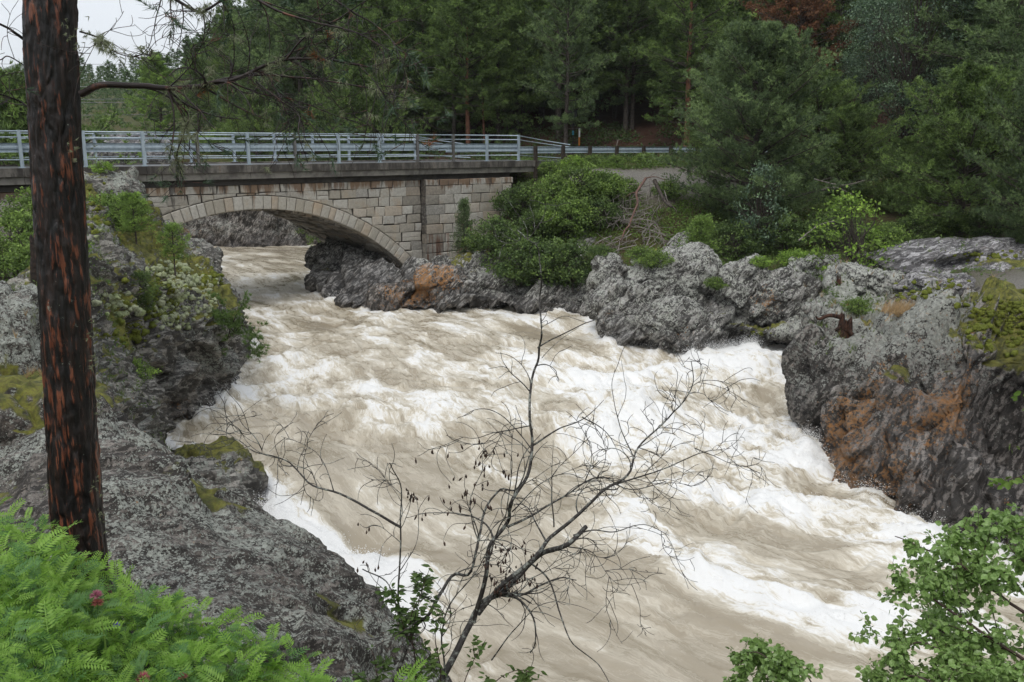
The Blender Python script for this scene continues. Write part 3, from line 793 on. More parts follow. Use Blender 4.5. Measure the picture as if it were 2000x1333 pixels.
CF = [
    [Z(1660, 712, -2), Z(1650, 705, -.7), D(1640, 670, 27.4), D(1640, 620, 27.6), D(1650, 580, 28.6), D(1690, 545, 31), D(1740, 520, 33), (15.5, 36, 2)],
    [Z(1584, 760, -2), Z(1582, 752, -.8), D(1576, 690, 25.6), D(1580, 620, 26.2), D(1600, 575, 27.2), D(1650, 556, 29.5), D(1740, 530, 31), (16.5, 35, 2.3)],
    [Z(1566, 850, -2), Z(1568, 834, -.95), D(1562, 745, 23.6), D(1568, 650, 24.6), D(1586, 590, 25.8), D(1650, 575, 27.5), D(1750, 550, 29), (17.5, 33, 2.3)],
    [Z(1615, 935, -2), Z(1615, 906, -1.05), D(1606, 815, 21.3), D(1610, 715, 22.4), D(1620, 640, 23.6), D(1660, 620, 25.2), D(1765, 585, 27), (18.5, 31, 2.3)],
    [Z(1650, 970, -2), Z(1648, 938, -1.1), D(1660, 850, 20), D(1672, 760, 21), D(1690, 680, 22.2), D(1730, 640, 23.8), D(1800, 600, 26), (19, 29, 2.4)],
    [Z(1700, 1000, -2), Z(1700, 968, -1.1), D(1722, 870, 18.9), D(1745, 770, 19.8), D(1770, 670, 21), D(1785, 605, 22.6), D(1850, 575, 25), (19.5, 27, 2.5)],
    [Z(1760, 1030, -2), Z(1760, 995, -1.1), D(1790, 900, 18), D(1815, 790, 18.9), D(1835, 680, 20), D(1852, 595, 21.6), D(1910, 585, 24), (20, 25, 2.6)],
    [Z(1830, 1060, -2), Z(1830, 1022, -1.15), D(1860, 930, 17.2), D(1875, 830, 18), D(1885, 720, 19), D(1905, 625, 20.4), D(1960, 590, 23), (20.5, 23, 2.7)],
    [Z(1900, 1090, -2), Z(1895, 1048, -1.15), D(1925, 960, 16.6), D(1900, 860, 18.6), D(1925, 750, 19), D(1960, 660, 19.8), D(2020, 600, 22), (21, 21.5, 2.8)],
    [Z(1960, 1110, -2), Z(1950, 1070, -1.2), D(1985, 985, 16), D(1965, 900, 19), D(1975, 810, 19.6), D(2010, 700, 19.2), D(2070, 620, 21), (21.5, 19, 3)],
    [Z(2040, 1140, -2), Z(2025, 1095, -1.2), D(2060, 1000, 15.4), D(2050, 900, 18), D(2060, 800, 18.6), D(2090, 700, 18.4), D(2150, 640, 20), (22, 17, 3.2)],
    [Z(2200, 1180, -2), Z(2180, 1130, -1.2), D(2220, 1030, 14.4), D(2240, 920, 15.2), D(2260, 820, 16), D(2290, 740, 17), D(2360, 660, 19), (24, 15, 3.4)],
]
loft('right_river_cliff', CF, 240, 220, M_CLIFF, 451, dict(
    lich=0.42,
    orange=[(D(1640, 850, 20.5), 1.1, .85), (D(1625, 920, 19.6), .9, .75), (D(1830, 790, 19), 1.0, .9), (D(1900, 800, 18.5), .8, .7), (D(1700, 790, 20.4), .8, .5), (D(1760, 930, 18.2), 1.2, .5), (D(1900, 650, 20), .9, .55), (D(1690, 980, 18.2), .8, .6), (D(1790, 640, 21.5), .6, .4), (D(1980, 1000, 15.8), .8, .35), (D(1750, 720, 20.8), .8, .3)],
    moss=[(D(1970, 640, 20.5), 1.6, .9), (D(1850, 585, 25), 1.8, .5), (D(1690, 620, 25), 1.0, .35), (D(1950, 590, 23.5), 1.8, .8), (D(1760, 730, 20.5), .5, .8), (D(1640, 590, 27), 1.5, .3), (D(1990, 720, 19.4), .8, .6)],
    wet=[(D(1560, 760, 23.4), 2.2, .8), (D(1850, 850, 18), 2.4, .5), (D(1700, 900, 19), 1.6, .4), (D(1960, 850, 19), 2.5, 1.0)],
    nolich=[(D(1680, 680, 22.5), 2.0, .6), (D(1590, 600, 26.5), 2.0, .5), (D(1800, 620, 22), 1.4, .5), (D(1700, 580, 27), 2.2, .6), (D(1860, 640, 20.6), 1.0, .5), (D(1850, 900, 18), 2.5, -.15)]),
    dict(a1=.6, s1=.45, a2=.22, s2=1.4, a3=.05, a4=.022, shear=(-.75, .3), zs=.6), kind='structure')

FB = [[(x, y0, -1), (x, y0 + .1, 0), (x + dx, y0 + .9, 1.4), (x + dx, y0 + 1.6, 2.9), (x + dx, y0 + 3.5, 3.6), (x, y0 + 7, 4.2)] for x, y0, dx in
      ((-48, 66, 0), (-38, 62.5, .4), (-30, 59.6, -.4), (-24, 58.4, .5), (-20, 57.8, 0), (-16, 58, -.4), (-12, 58.2, .3), (-9.6, 56, .3), (-9, 52.5, 1.0), (-8.5, 49, 1.2))]
loft('far_river_cliff', FB, 260, 60, M_CLIFF, 521, dict(lich=0.45, moss=[((-15, 60, 3), 4, .3)], orange=[((-23, 58.5, 1), 1.5, .6), ((-21.5, 58.3, .6), 1, .4)], nolich=[((-16, 59, 1.5), 4, .05)]),
     dict(a1=.5, s1=.5, a2=.25, s2=1.5), kind='structure')

def ico(sub):
    import bmesh
    bm = bmesh.new()
    bmesh.ops.create_icosphere(bm, subdivisions=sub, radius=1)
    V = np.array([v.co[:] for v in bm.verts]); T = np.array([[v.index for v in f.verts] for f in bm.faces])
    bm.free()
    return V, T
ICO5, ICO6 = ico(5), ico(6)
def boulder(c, r, rot, seed, mat, label, sub=6, masks=None, rel=None, name='boulder', group=None, tilt=0.0):
    V, T = ICO6 if sub == 6 else ICO5
    V = V.copy()
    f, e = facets(V * 0.85 + seed * 3.1, seed)
    V = V * (1 + 0.20 * f)[:, None]
    V = np.sign(V) * np.abs(V) ** 0.82
    N = V / np.linalg.norm(V, axis=1)[:, None]
    V = V * np.array(r)
    N = N / np.array(r)
    N /= np.linalg.norm(N, axis=1)[:, None]
    ct, st = math.cos(tilt), math.sin(tilt)
    R1 = np.array([[ct, 0, st], [0, 1, 0], [-st, 0, ct]])
    ca, sa = math.cos(rot), math.sin(rot)
    R = np.array([[ca, -sa, 0], [sa, ca, 0], [0, 0, 1]]) @ R1
    V, N = V @ R.T, N @ R.T
    W = relief(V + np.array(c), N, seed, **(rel or dict(a1=.16, s1=.8, a2=.08, s2=2.4, a3=.04, a4=.018)))
    mk = mask_for(W, N, **(masks or dict(lich=.6)))
    me = arr_mesh(name, W - np.array(c), None, T, [mat], smooth=True, col={'mask': mk})
    return thing(name, label, 'boulder', c, me=me, group=group)
boulder(Z(400, 975, -.75), (1.1, 2.1, 1.1), .5, 3, M_ROCK_L, 'low mossy rock at the waterline just beyond the big lichen-crusted boulder', masks=dict(lich=.5, moss=[(D(430, 905, 18), 1.4, .95), (D(480, 940, 17.5), .8, .5)], orange=[(D(400, 915, 17.6), .6, .5)]))
boulder(Z(452, 1040, -1.3), (.6, 1.5, .95), .4, 4, M_ROCK_L, 'small grey rock wedged between the mossy rock and the foaming water', sub=5, masks=dict(lich=.55, moss=[(D(480, 1000, 16), .5, .4)]))
boulder(D(5, 690, 11.2), (.75, 1.3, 1.0), .2, 5, M_BOULDER, 'pale grey boulder left of the burnt pine trunk', masks=dict(lich=.78, moss=[(D(45, 720, 10), .4, .6), (D(20, 740, 10), .3, .5)]), tilt=.3)
boulder(D(5, 850, 8.9), (1.2, 1.0, .62), .3, 25, M_BOULDER, 'low grassy mound of rock left of the burnt trunk above the big boulder', sub=5, masks=dict(lich=.45, moss=[(D(10, 800, 9.0), 3, .62)]))
boulder(D(765, 586, 35.9), (1.0, .6, .62), .4, 26, M_CLIFF, 'dark wet rock with orange lichen at the waterline below the arch foot', sub=5, masks=dict(lich=.15, orange=[(D(765, 580, 35.6), .8, .9)]))
boulder(D(365, 515, 28.6), (1.35, 1.0, .75), 0, 6, M_ROCK_L, 'rounded grey rock on the left bank in front of the arch', sub=5, masks=dict(lich=.5))
boulder(D(215, 385, 27), (1.0, 1.0, .8), .6, 7, M_ROCK_L, 'moss-topped rock up against the left end of the bridge parapet', sub=5, masks=dict(lich=.8, moss=[(D(200, 352, 27), 1, .5)]))
boulder(D(1198, 540, 34), (.75, .75, .85), 0, 8, M_ROCK_R, 'small upright rounded rock on the right bank beside the lower willow bush', sub=5, masks=dict(lich=.7))
boulder(D(1225, 620, 31), (1.05, 1.0, 1.45), .3, 9, M_ROCK_R, 'tall grey rock with a rust-stained left edge standing in the water right of the abutment', masks=dict(lich=.72, orange=[(D(1188, 620, 30.5), .45, .8)]), rel=dict(a1=.2, s1=.7, a2=.1, s2=2.2, a3=.05, a4=.02))
boulder(D(1320, 545, 32), (1.7, 1.2, 1.0), .2, 10, M_ROCK_R, 'broad lichen-grey rock with a small shrub on its left shoulder', masks=dict(lich=.74, moss=[(D(1270, 530, 32), .7, .4)]), tilt=-.25)
boulder(D(1330, 635, 30.2), (1.5, 1.1, 1.1), .3, 11, M_ROCK_R, 'sloping grey rock with its foot in the white water under the broad rock', masks=dict(lich=.72, orange=[(D(1345, 668, 29.2), .5, .6)]), tilt=.5)
boulder(D(1452, 575, 31.3), (1.15, 1.0, 1.35), -.2, 12, M_ROCK_R, 'tall rounded grey rock standing behind a mossy cleft in the right bank', masks=dict(lich=.72, moss=[(D(1415, 600, 31), .5, .5), (D(1500, 600, 31), .5, .5)]), tilt=-.3)
boulder(D(1530, 585, 30.6), (1.25, .95, .95), .1, 13, M_ROCK_R, 'grey rock with a rusty hollow left of the wet cliff', masks=dict(lich=.55, orange=[(D(1495, 590, 29.8), .6, .7)], moss=[(D(1500, 560, 31), .6, .3)]), tilt=-.2)
boulder(D(1590, 535, 32), (.95, .8, .6), .2, 14, M_ROCK_R, 'small lichened rock below the bright birch sapling', sub=5, masks=dict(lich=.8))
boulder(D(1700, 560, 28.6), (1.55, 1.1, .62), .15, 15, M_ROCK_R, 'lichened rock on the cliff edge behind the rust-brown stump', masks=dict(lich=.85, moss=[(D(1760, 570, 28), .6, .3)]), tilt=.15)
boulder(D(1850, 532, 31), (2.9, 2.6, 1.0), .25, 16, M_SLAB, 'long bare whaleback slab of grey rock above the cliff', masks=dict(lich=.5, moss=[(D(1900, 545, 29), 1, .5)]), rel=dict(a1=.12, s1=.5, a2=.06, s2=1.6, a3=.03, a4=.015), tilt=-.12)
boulder(D(1840, 562, 27.5), (1.25, .9, .45), .3, 17, M_SLAB, 'low grey rock between the bare slab and the gravel patch', sub=5, masks=dict(lich=.65, moss=[(D(1800, 560, 27), .6, .5)]))
boulder(D(1985, 540, 29), (1.9, 1.2, .55), .1, 18, M_SLAB, 'flat dark-edged rock at the right edge beyond the gravel patch', sub=5, masks=dict(lich=.5, moss=[(D(1980, 505, 29), 1.4, .7)]))
boulder(D(250, 305, 46), (2.2, 1.6, 1.1), .1, 20, M_SLAB, 'pale rock seen through the bridge railing near the left end', sub=5, masks=dict(lich=.6))
# ------------------------------------------------------------------ the stone arch bridge
BD = np.array([1.5305507, 1.2874061]); BD /= np.linalg.norm(BD)
BN = np.array([-BD[1], BD[0]])                    # away from the camera
BO = np.array([-16.378, 29.77])
def B(a, z, off=0.0):
    """a metres along the bridge from the leftmost visible post, z up, off metres behind the deck edge"""
    q = BO + BD * a + BN * off
    return np.array([q[0], q[1], z])
def BV(L):
    return np.array([B(*p) for p in L])
rnd = random.Random(5)
def t_stone(name, tint=0.0, dark=1.0):
    t = NT(name)
    r = t.n('ShaderNodeObjectInfo').outputs['Random']
    v = t.vmath('ADD', t.pos, t.n('ShaderNodeCombineXYZ').outputs[0])
    a = t.noise(v, 1.1, 5, 0.65)
    b = t.noise(v, 9, 6, 0.7)
    f = t.noise(v, 55, 4, 0.75)
    c = t.mix(r, (0.38, 0.345, 0.28), (0.56, 0.54, 0.49))
    c = t.mix(t.ramp(r, 0.72, 0.98, 0, 0.55), c, (0.36, 0.25, 0.14))
    c = t.mix(t.ramp(b, 0.38, 0.7, 0, 0.45), c, (0.22, 0.20, 0.175))
    c = t.mix(t.ramp(a, 0.52, 0.72, 0, 0.5), c, (0.40, 0.29, 0.18))
    c = t.mix(t.ramp(f, 0.42, 0.7, 0, 0.35), c, (0.13, 0.12, 0.11))
    # rust and soot washed down from the deck
    vs = t.map(t.pos, (1.6, 1.6, 0.18))
    s1 = t.noise(vs, 1.5, 5, 0.65)
    zt = t.ramp(t.sep(t.pos)[2], 4.35, 5.05)
    k = t.math('ADD', t.math('MULTIPLY', zt, 0.25), s1)
    c = t.mix(t.ramp(k, 0.64, 0.76, 0, 0.8), c, (0.16, 0.085, 0.04))
    c = t.mix(t.ramp(t.math('ADD', t.noise(vs, 3.1, 4, 0.6), t.math('MULTIPLY', zt, 0.1)), 0.64, 0.74, 0, 0.75), c, (0.05, 0.042, 0.036))
    rs = t.attr('rust', 2)
    c = t.mix(t.math('MULTIPLY', rs, t.ramp(s1, 0.42, 0.56)), c, (0.17, 0.07, 0.035))
    st = t.attr('stain', 2)
    c = t.mix(t.math('MULTIPLY', st, t.ramp(b, 0.25, 0.6, 0.6, 1.0)), c, (0.045, 0.04, 0.036))
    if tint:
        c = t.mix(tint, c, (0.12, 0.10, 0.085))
    return t.set(c, 0.85, t.bump(t.math('ADD', b, t.math('MULTIPLY', f, 0.5)), 0.8, 0.02), 0.3)
M_STONE = t_stone('granite_block')
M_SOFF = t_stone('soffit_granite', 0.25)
M_MORTAR = t_plain('dark_mortar', (0.07, 0.06, 0.05), (0.04, 0.034, 0.03), 6, 0.95, 0.8, 0.03)
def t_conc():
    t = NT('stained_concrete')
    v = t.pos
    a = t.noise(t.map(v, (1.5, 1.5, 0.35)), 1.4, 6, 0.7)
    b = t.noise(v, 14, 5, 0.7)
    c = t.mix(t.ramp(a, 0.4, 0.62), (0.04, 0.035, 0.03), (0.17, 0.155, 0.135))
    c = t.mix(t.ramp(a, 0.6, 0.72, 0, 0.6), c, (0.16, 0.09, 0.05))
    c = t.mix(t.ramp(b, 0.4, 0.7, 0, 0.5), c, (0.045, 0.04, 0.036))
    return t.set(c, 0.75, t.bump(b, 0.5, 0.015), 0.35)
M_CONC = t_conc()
M_CONC_L = t_plain('wet_sheen_concrete', (0.50, 0.49, 0.47), (0.32, 0.31, 0.29), 3.0, 0.35, 0.4, 0.01, 0.4)  # colour raised to carry the sky reflection of the wet walkway
M_CONC_M = t_plain('ledge_concrete', (0.21, 0.195, 0.17), (0.10, 0.09, 0.08), 2.0, 0.6, 0.5, 0.012, 0.4)
M_RECESS_SHADE = t_plain('recess_shade_concrete', (0.045, 0.04, 0.035), (0.02, 0.018, 0.016), 2.0, 0.8, 0.6, 0.012, 0.3)  # near-black colour paints in the shade of the recess under the ledge
M_ASPH = t_plain('wet_asphalt', (0.10, 0.10, 0.105), (0.06, 0.06, 0.062), 20, 0.45, 0.4, 0.006, 0.5)
def t_steel(name, col, col2, metal=0.5):
    t = NT(name)
    n = t.noise(t.map(t.pos, (3, 3, 1)), 2.5, 6, 0.7)
    return t.set(t.mix(t.ramp(n, 0.35, 0.7), col, col2), 0.42, t.bump(t.noise(t.pos, 30, 3), 0.1, 0.003), 0.5, metal)
M_GALV = t_steel('galvanised_steel', (0.42, 0.49, 0.54), (0.28, 0.34, 0.39), 0.25)
M_GALV_D = t_steel('weathered_steel', (0.15, 0.15, 0.15), (0.10, 0.085, 0.07), 0.2)

bridge = thing('stone_arch_bridge', 'granite block arch bridge with a stained concrete deck edge crossing the brown river', 'bridge', (0, 0, 0))
ARC_A, ARC_Z, R_EXT, R_INT = 8.1, -6.07, 10.70, 10.14
FOFF = 0.36                                        # wall face behind the deck edge
def block(poly, off, proud, back=0.22, jo=0.013, bev=0.030, mat=M_STONE, name='stone', stain=0.0, rust=0.0):
    """one dressed stone from a convex outline in the wall plane"""
    P = np.array(poly, float)
    c = P.mean(0)
    n = len(P)
    def inset(d):
        v = P - c
        L = np.linalg.norm(v, axis=1)[:, None]
        return c + v * np.maximum(0.3, (1 - d * 1.35 / np.maximum(L, 1e-3)))
    r0, r1 = inset(jo), inset(jo + bev)
    md = off - proud + bev * 0.9
    V = [B(a, z, off + back) for a, z in r0] + [B(a, z, md) for a, z in r0] + [B(a, z, off - proud + rnd.uniform(-.006, .006)) for a, z in r1]
    cc = B(c[0] + rnd.uniform(-.04, .04), c[1] + rnd.uniform(-.03, .03), off - proud - rnd.uniform(.004, .016))
    V.append(cc)
    Q = [[i, (i + 1) % n, n + (i + 1) % n, n + i] for i in range(n)] + [[n + i, n + (i + 1) % n, 2 * n + (i + 1) % n, 2 * n + i] for i in range(n)]
    T = [[2 * n + i, 2 * n + (i + 1) % n, 3 * n] for i in range(n)]
    V = np.array(V)
    me = arr_mesh(name, V - cc, Q, T, [mat], col={'stain': np.full(len(V), stain), 'rust': np.full(len(V), rust)})
    o = link(name, me, bridge)
    o.location = cc
    return o
def clip(poly, p, nrm):
    """keep the side of the line through p where dot(q-p, nrm) > 0"""
    out = []
    for i in range(len(poly)):
        a, b = np.array(poly[i]), np.array(poly[(i + 1) % len(poly)])
        da, db = (a - p) @ nrm, (b - p) @ nrm
        if da >= 0:
            out.append(tuple(a))
        if da * db < 0:
            out.append(tuple(a + (b - a) * da / (da - db)))
    return out
def course_widths(a0, a1, lo, hi):
    L = [a0]
    while L[-1] < a1 - lo * 0.8:
        L.append(L[-1] + rnd.uniform(lo, hi))
    L[-1] = a1
    return L
zs = [5.06, 4.74, 4.34, 3.92, 3.5, 3.12, 2.72, 2.28, 1.86, 1.42, 0.95, 0.5, 0.1]
for k in range(len(zs) - 1):
    zt, zb = zs[k], zs[k + 1]
    L = course_widths(-5.6, 16.22, .42, .95) if k else course_widths(-5.6, 16.22, .6, 1.25)
    for a0, a1 in zip(L[:-1], L[1:]):
        if a1 < -1.6 and k > 3:
            continue
        j = lambda s=.034: rnd.uniform(-s, s)
        poly = [(a0 + j(), zb + j()), (a1 + j(), zb + j()), (a1 + j(), zt + (j() if k else 0)), (a0 + j(), zt + (j() if k else 0))]
        m = np.array([(a0 + a1) / 2, (zt + zb) / 2])
        v = m - np.array([ARC_A, ARC_Z])
        dist = np.hypot(*v)
        ang = math.atan2(v[1], v[0])
        if dist < R_EXT + 0.9:
            # clip by two tangents so that the stone follows the arch back
            for da in (-0.022, 0.022):
                nn = np.array([math.cos(ang + da), math.sin(ang + da)])
                poly = clip(poly, np.array([ARC_A, ARC_Z]) + nn * (R_EXT - .005), nn)
                if len(poly) < 3:
                    break
        if len(poly) < 3:
            continue
        ar = np.array(poly)
        if np.ptp(ar[:, 0]) < .12 or np.ptp(ar[:, 1]) < .09:
            continue
        if m[0] < ARC_A - 8.6 and zt < .9:
            continue
        # odd big stones are split across into two thin ones
        if len(poly) == 4 and rnd.random() < .13 and k:
            zm = (zb + zt) / 2 + rnd.uniform(-.05, .05)
            block([poly[0], poly[1], (poly[1][0], zm), (poly[0][0], zm)], FOFF, rnd.uniform(0, .02))
            block([(poly[0][0], zm), (poly[1][0], zm), poly[2], poly[3]], FOFF, rnd.uniform(0, .02))
        else:
            block(poly, FOFF, rnd.uniform(-.004, .045), stain=rnd.uniform(.15, .5) if m[0] > 15.5 else (rnd.uniform(0, .3) if rnd.random() < .3 else 0))
# voussoirs
a_lo, a_hi = math.acos(min(1, 8.05 / R_EXT)), math.pi - math.acos(8.05 / R_EXT)
a_lo = math.atan2(0.86 - ARC_Z, 8.04)
th = a_lo
while th < math.pi - a_lo:
    w = rnd.uniform(.28, .46) / R_EXT
    pts = [(ARC_A + R * math.cos(x), ARC_Z + R * math.sin(x)) for R, x in ((R_INT, th), (R_INT, th + w), (R_EXT, th + w), (R_EXT, th))]
    o = block(pts[::-1], FOFF, .055 + rnd.uniform(-.006, .012), name='voussoir', back=.5)
    th += w
# soffit stones: rows across the barrel, long side along the barrel
WB = 6.2
rowA = a_lo + .004
row = 0
while rowA < math.pi - a_lo and row < 60:
    w = rnd.uniform(.26, .36) / R_INT
    if rowA < math.radians(104):
        q = FOFF + .47
        while q < FOFF + WB - .2:
            l = rnd.uniform(.55, 1.05)
            e = min(q + l, FOFF + WB)
            pr = rnd.uniform(.0, .11)
            g = .03
            V = []
            for R in (R_INT - pr, R_INT + .1):
                for x in (rowA + g / R_INT, rowA + w - g / R_INT):
                    for f in (q + g, e - g):
                        V.append(B(ARC_A + R * math.cos(x), ARC_Z + R * math.sin(x), f))
            V = np.array(V)
            c = V.mean(0)
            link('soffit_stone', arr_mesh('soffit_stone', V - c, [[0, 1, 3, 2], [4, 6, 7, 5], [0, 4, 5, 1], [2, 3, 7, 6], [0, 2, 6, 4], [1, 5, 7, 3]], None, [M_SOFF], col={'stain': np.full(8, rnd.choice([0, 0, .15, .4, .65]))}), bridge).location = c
            q = e
    rowA += w
    row += 1
# barrel, backing walls
A = Acc()
n = 60
ang = np.linspace(a_lo - .05, math.pi - a_lo + .05, n)
for off0, off1 in ((FOFF + .05, FOFF + WB - .05),):
    V = []
    for x in ang:
        for f in (off0, off1):
            V.append(B(ARC_A + (R_INT + .03) * math.cos(x), ARC_Z + (R_INT + .03) * math.sin(x), f))
    A.add(V, grid_faces(n, 2))
for off in (FOFF + .035, FOFF + WB):
    V = []
    for a in np.linspace(-8, 16.2, 200):
        d = a - ARC_A
        zb = ARC_Z + math.sqrt(R_INT ** 2 - d * d) + .02 if abs(d) < 8.0 else -.4
        V.append(B(a, zb, off)); V.append(B(a, 5.05, off))
    A.add(V, grid_faces(200, 2))
link('mortar_core', A.mesh('mortar_core', [M_MORTAR]), bridge)
# abutment to the right: a wall standing a little proud
AOFF = 0.06
def abox(a0, a1, z0, z1, o0, o1, A):
    A.add(BV([(a, z, f) for a in (a0, a1) for z in (z0, z1) for f in (o0, o1)]), [[0, 1, 3, 2], [4, 6, 7, 5], [0, 4, 5, 1], [2, 3, 7, 6], [0, 2, 6, 4], [1, 5, 7, 3]])
A = Acc()
abox(16.30, 21.5, -.6, 5.05, AOFF + .03, 6.0, A)
link('abutment_core', A.mesh('abutment_core', [M_MORTAR]), bridge)
zs = [5.06, 4.78, 4.36, 3.92, 3.46, 3.02, 2.58, 2.14, 1.70, 1.26, .82, .35]
for k in range(len(zs) - 1):
    zt, zb = zs[k], zs[k + 1]
    L = course_widths(16.27, 21.55 - .10 * k, .5, 1.15)
    for i, (a0, a1) in enumerate(zip(L[:-1], L[1:])):
        j = lambda s=.018: rnd.uniform(-s, s)
        block([(a0 + (j() if i else 0), zb + j()), (a1 + j(), zb + j()), (a1 + j(), zt + j()), (a0 + (j() if i else 0), zt + j())], AOFF, rnd.uniform(0, .03), stain=rnd.uniform(0, .22) if i else rnd.uniform(.25, .6), rust=.95 if (16.6 < (a0 + a1) / 2 < 19.0 and zt < 3.3 and rnd.random() < .75) else 0)
    # return face, black with seepage
    V = BV([(16.27 - .02, z, f) for z in (zb + .012, zt - .012) for f in (AOFF - .01, FOFF + .02)] + [(16.34, z, f) for z in (zb + .012, zt - .012) for f in (AOFF, FOFF + .02)])
    link('stone', arr_mesh('stone', V, [[0, 1, 3, 2], [4, 6, 7, 5], [0, 4, 5, 1], [2, 3, 7, 6], [0, 2, 6, 4], [1, 5, 7, 3]], None, [M_STONE], col={'stain': np.full(8, .95 if k < 6 else .6)}), bridge)
# deck: edge beams in lengths, ledge below, slab, road
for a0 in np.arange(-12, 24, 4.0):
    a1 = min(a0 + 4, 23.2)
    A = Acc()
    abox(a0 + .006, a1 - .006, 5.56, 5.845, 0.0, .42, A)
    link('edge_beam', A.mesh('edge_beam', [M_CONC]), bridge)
    A = Acc()
    abox(a0 + .008, a1 - .008, 5.30, 5.555, .10, .5, A)
    link('ledge', A.mesh('ledge', [M_CONC_M]), bridge)
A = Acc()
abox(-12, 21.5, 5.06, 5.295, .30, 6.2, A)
link('bearing_course', A.mesh('bearing_course', [M_RECESS_SHADE]), bridge)
A = Acc()
abox(-12, 23.2, 5.28, 5.78, .422, 6.1, A)
link('deck', A.mesh('deck', [M_CONC_L]), bridge)
A = Acc()
abox(-12, 23.2, 5.3, 5.845, 6.105, 6.6, A)
link('far_edge_beam', A.mesh('far_edge_beam', [M_CONC]), bridge)

# road: on the deck and bending right behind the bridge end
def road_pts(off):
    P = [B(a, 0, off) for a in np.arange(-14, 23.3, 1.0)]
    e = np.array(BD); p = P[-1][:2]
    for i in range(40):
        an = -min(i, 22) * 0.026
        d = np.array([e[0] * math.cos(an) - e[1] * math.sin(an), e[0] * math.sin(an) + e[1] * math.cos(an)])
        p = p + d * 1.0
        P.append(np.array([p[0], p[1], 0]))
    return np.array(P)
mid = road_pts(3.2)
tg = np.gradient(mid[:, :2], axis=0); tg /= np.linalg.norm(tg, axis=1)[:, None]
nm = np.stack([-tg[:, 1], tg[:, 0]], 1)
def road_strip(name, o0, o1, z, mat, **kw):
    V = np.stack([np.concatenate([mid[:, :2] + nm * o, np.full((len(mid), 1), z)], 1) for o in (o0, o1)], 1)
    V = np.concatenate([V, V[:, ::-1] - np.array([0, 0, .3])], 1)
    return link(name, arr_mesh(name, V.reshape(-1, 3), grid_faces(len(mid), 4), None, [mat]), **kw)
road_strip('road', 2.2, -1.7, 5.80, M_ASPH, kind='structure')

# ------------------------------------------------------------------ railings
def beam_profile():
    return [(.0, -.155), (.02, -.15), (.055, -.115), (.055, -.075), (.0, -.03), (.0, .03), (.055, .075), (.055, .115), (.02, .15), (.0, .155)]
def guard_beam(name, pts, side, mat, parent):
    pts = np.array(pts, float)
    tt = np.gradient(pts, axis=0); tt[:, 2] = 0; tt /= np.linalg.norm(tt, axis=1)[:, None]
    nn = np.stack([-tt[:, 1], tt[:, 0], tt[:, 0] * 0], 1) * side
    pr = beam_profile()
    fr = [(a, b) for a, b in pr] + [(a + .012, b) for a, b in pr[::-1]]
    V = np.stack([pts + nn * a + np.array([0, 0, b]) for a, b in fr], 1)
    k = len(fr)
    i = np.arange(len(pts) - 1)[:, None] * k; j = np.arange(k)[None]; q = (j + 1) % k
    Q = np.stack([i + j, i + q, i + k + q, i + k + j], -1).reshape(-1, 4)
    return link(name, arr_mesh(name, V.reshape(-1, 3), Q, None, [mat]), parent)
def i_post(h, mat):
    A = Acc()
    for y in (-.05, .05):
        A.box((0, y, h / 2), (.05, .006, h / 2))
    A.box((0, 0, h / 2), (.006, .044, h / 2))
    A.box((0, 0, .012), (.10, .09, .012))
    return A.mesh('post', [mat])
ME_POST, ME_POST_D = i_post(1.25, M_GALV), i_post(1.25, M_GALV_D)
ba = math.atan2(BD[1], BD[0])
def railing(off, label, n0, n1, dark=(), side=1):
    r = thing('bridge_railing', label, 'railing', (0, 0, 0))
    for i in range(n0, n1):
        p = B(2.0 * i, 5.848, off)
        o = link('post', ME_POST_D if i in dark else ME_POST, r)
        o.location = p
        o.rotation_euler = (0, 0, ba)
    s = side
    a0, a1 = 2.0 * n0, 2.0 * (n1 - 1)
    for z in (7.06, 6.86, 6.12):
        for q in range(int((a1 - a0) / 6 + .99)):
            A = Acc()
            e0, e1 = a0 + q * 6, min(a0 + q * 6 + 5.992, a1)
            A.tube([B(e0, z, off + .06 * s), B(e1, z, off + .06 * s)], .024, 8)
            link('rail', A.mesh('rail', [M_GALV], smooth=True), r)
    for q in range(int((a1 - a0) / 4 + .99)):
        e0, e1 = a0 + q * 4, min(a0 + q * 4 + 4.0, a1)
        guard_beam('guard_beam', [B(e0, 6.52 , off + (.07 + .0 * q) * s), B(e1, 6.52, off + .07 * s)], s, M_GALV, r)
    # rails run down to the guard rail at the end
    e = a1
    for z, z2 in ((7.06, 6.62), (6.86, 6.50), (6.12, 5.92)):
        A = Acc()
        A.tube([B(e, z, off + .06 * s), B(e + 2.0, z + (z2 - z) * .6, off + .06 * s), B(e + 3.6, z2, off + .1 * s)], .024, 8)
        link('rail', A.mesh('rail', [M_GALV], smooth=True), r)
    return r
railing(.20, 'blue-grey steel railing with guard beam along the near edge of the bridge', -4, 12, dark=(3, 5, 8, 9))
railing(6.35, 'steel railing along the far edge of the bridge, seen through the near one', -4, 11, side=-1)
M_WOODP = t_plain('creosoted_wood', (0.05, 0.038, 0.028), (0.025, 0.02, 0.016), 8, 0.8, 0.5, 0.01)
def offset_path(off, i0, i1):
    return [np.array([*(mid[i, :2] + nm[i] * off), 0]) for i in range(i0, i1)]
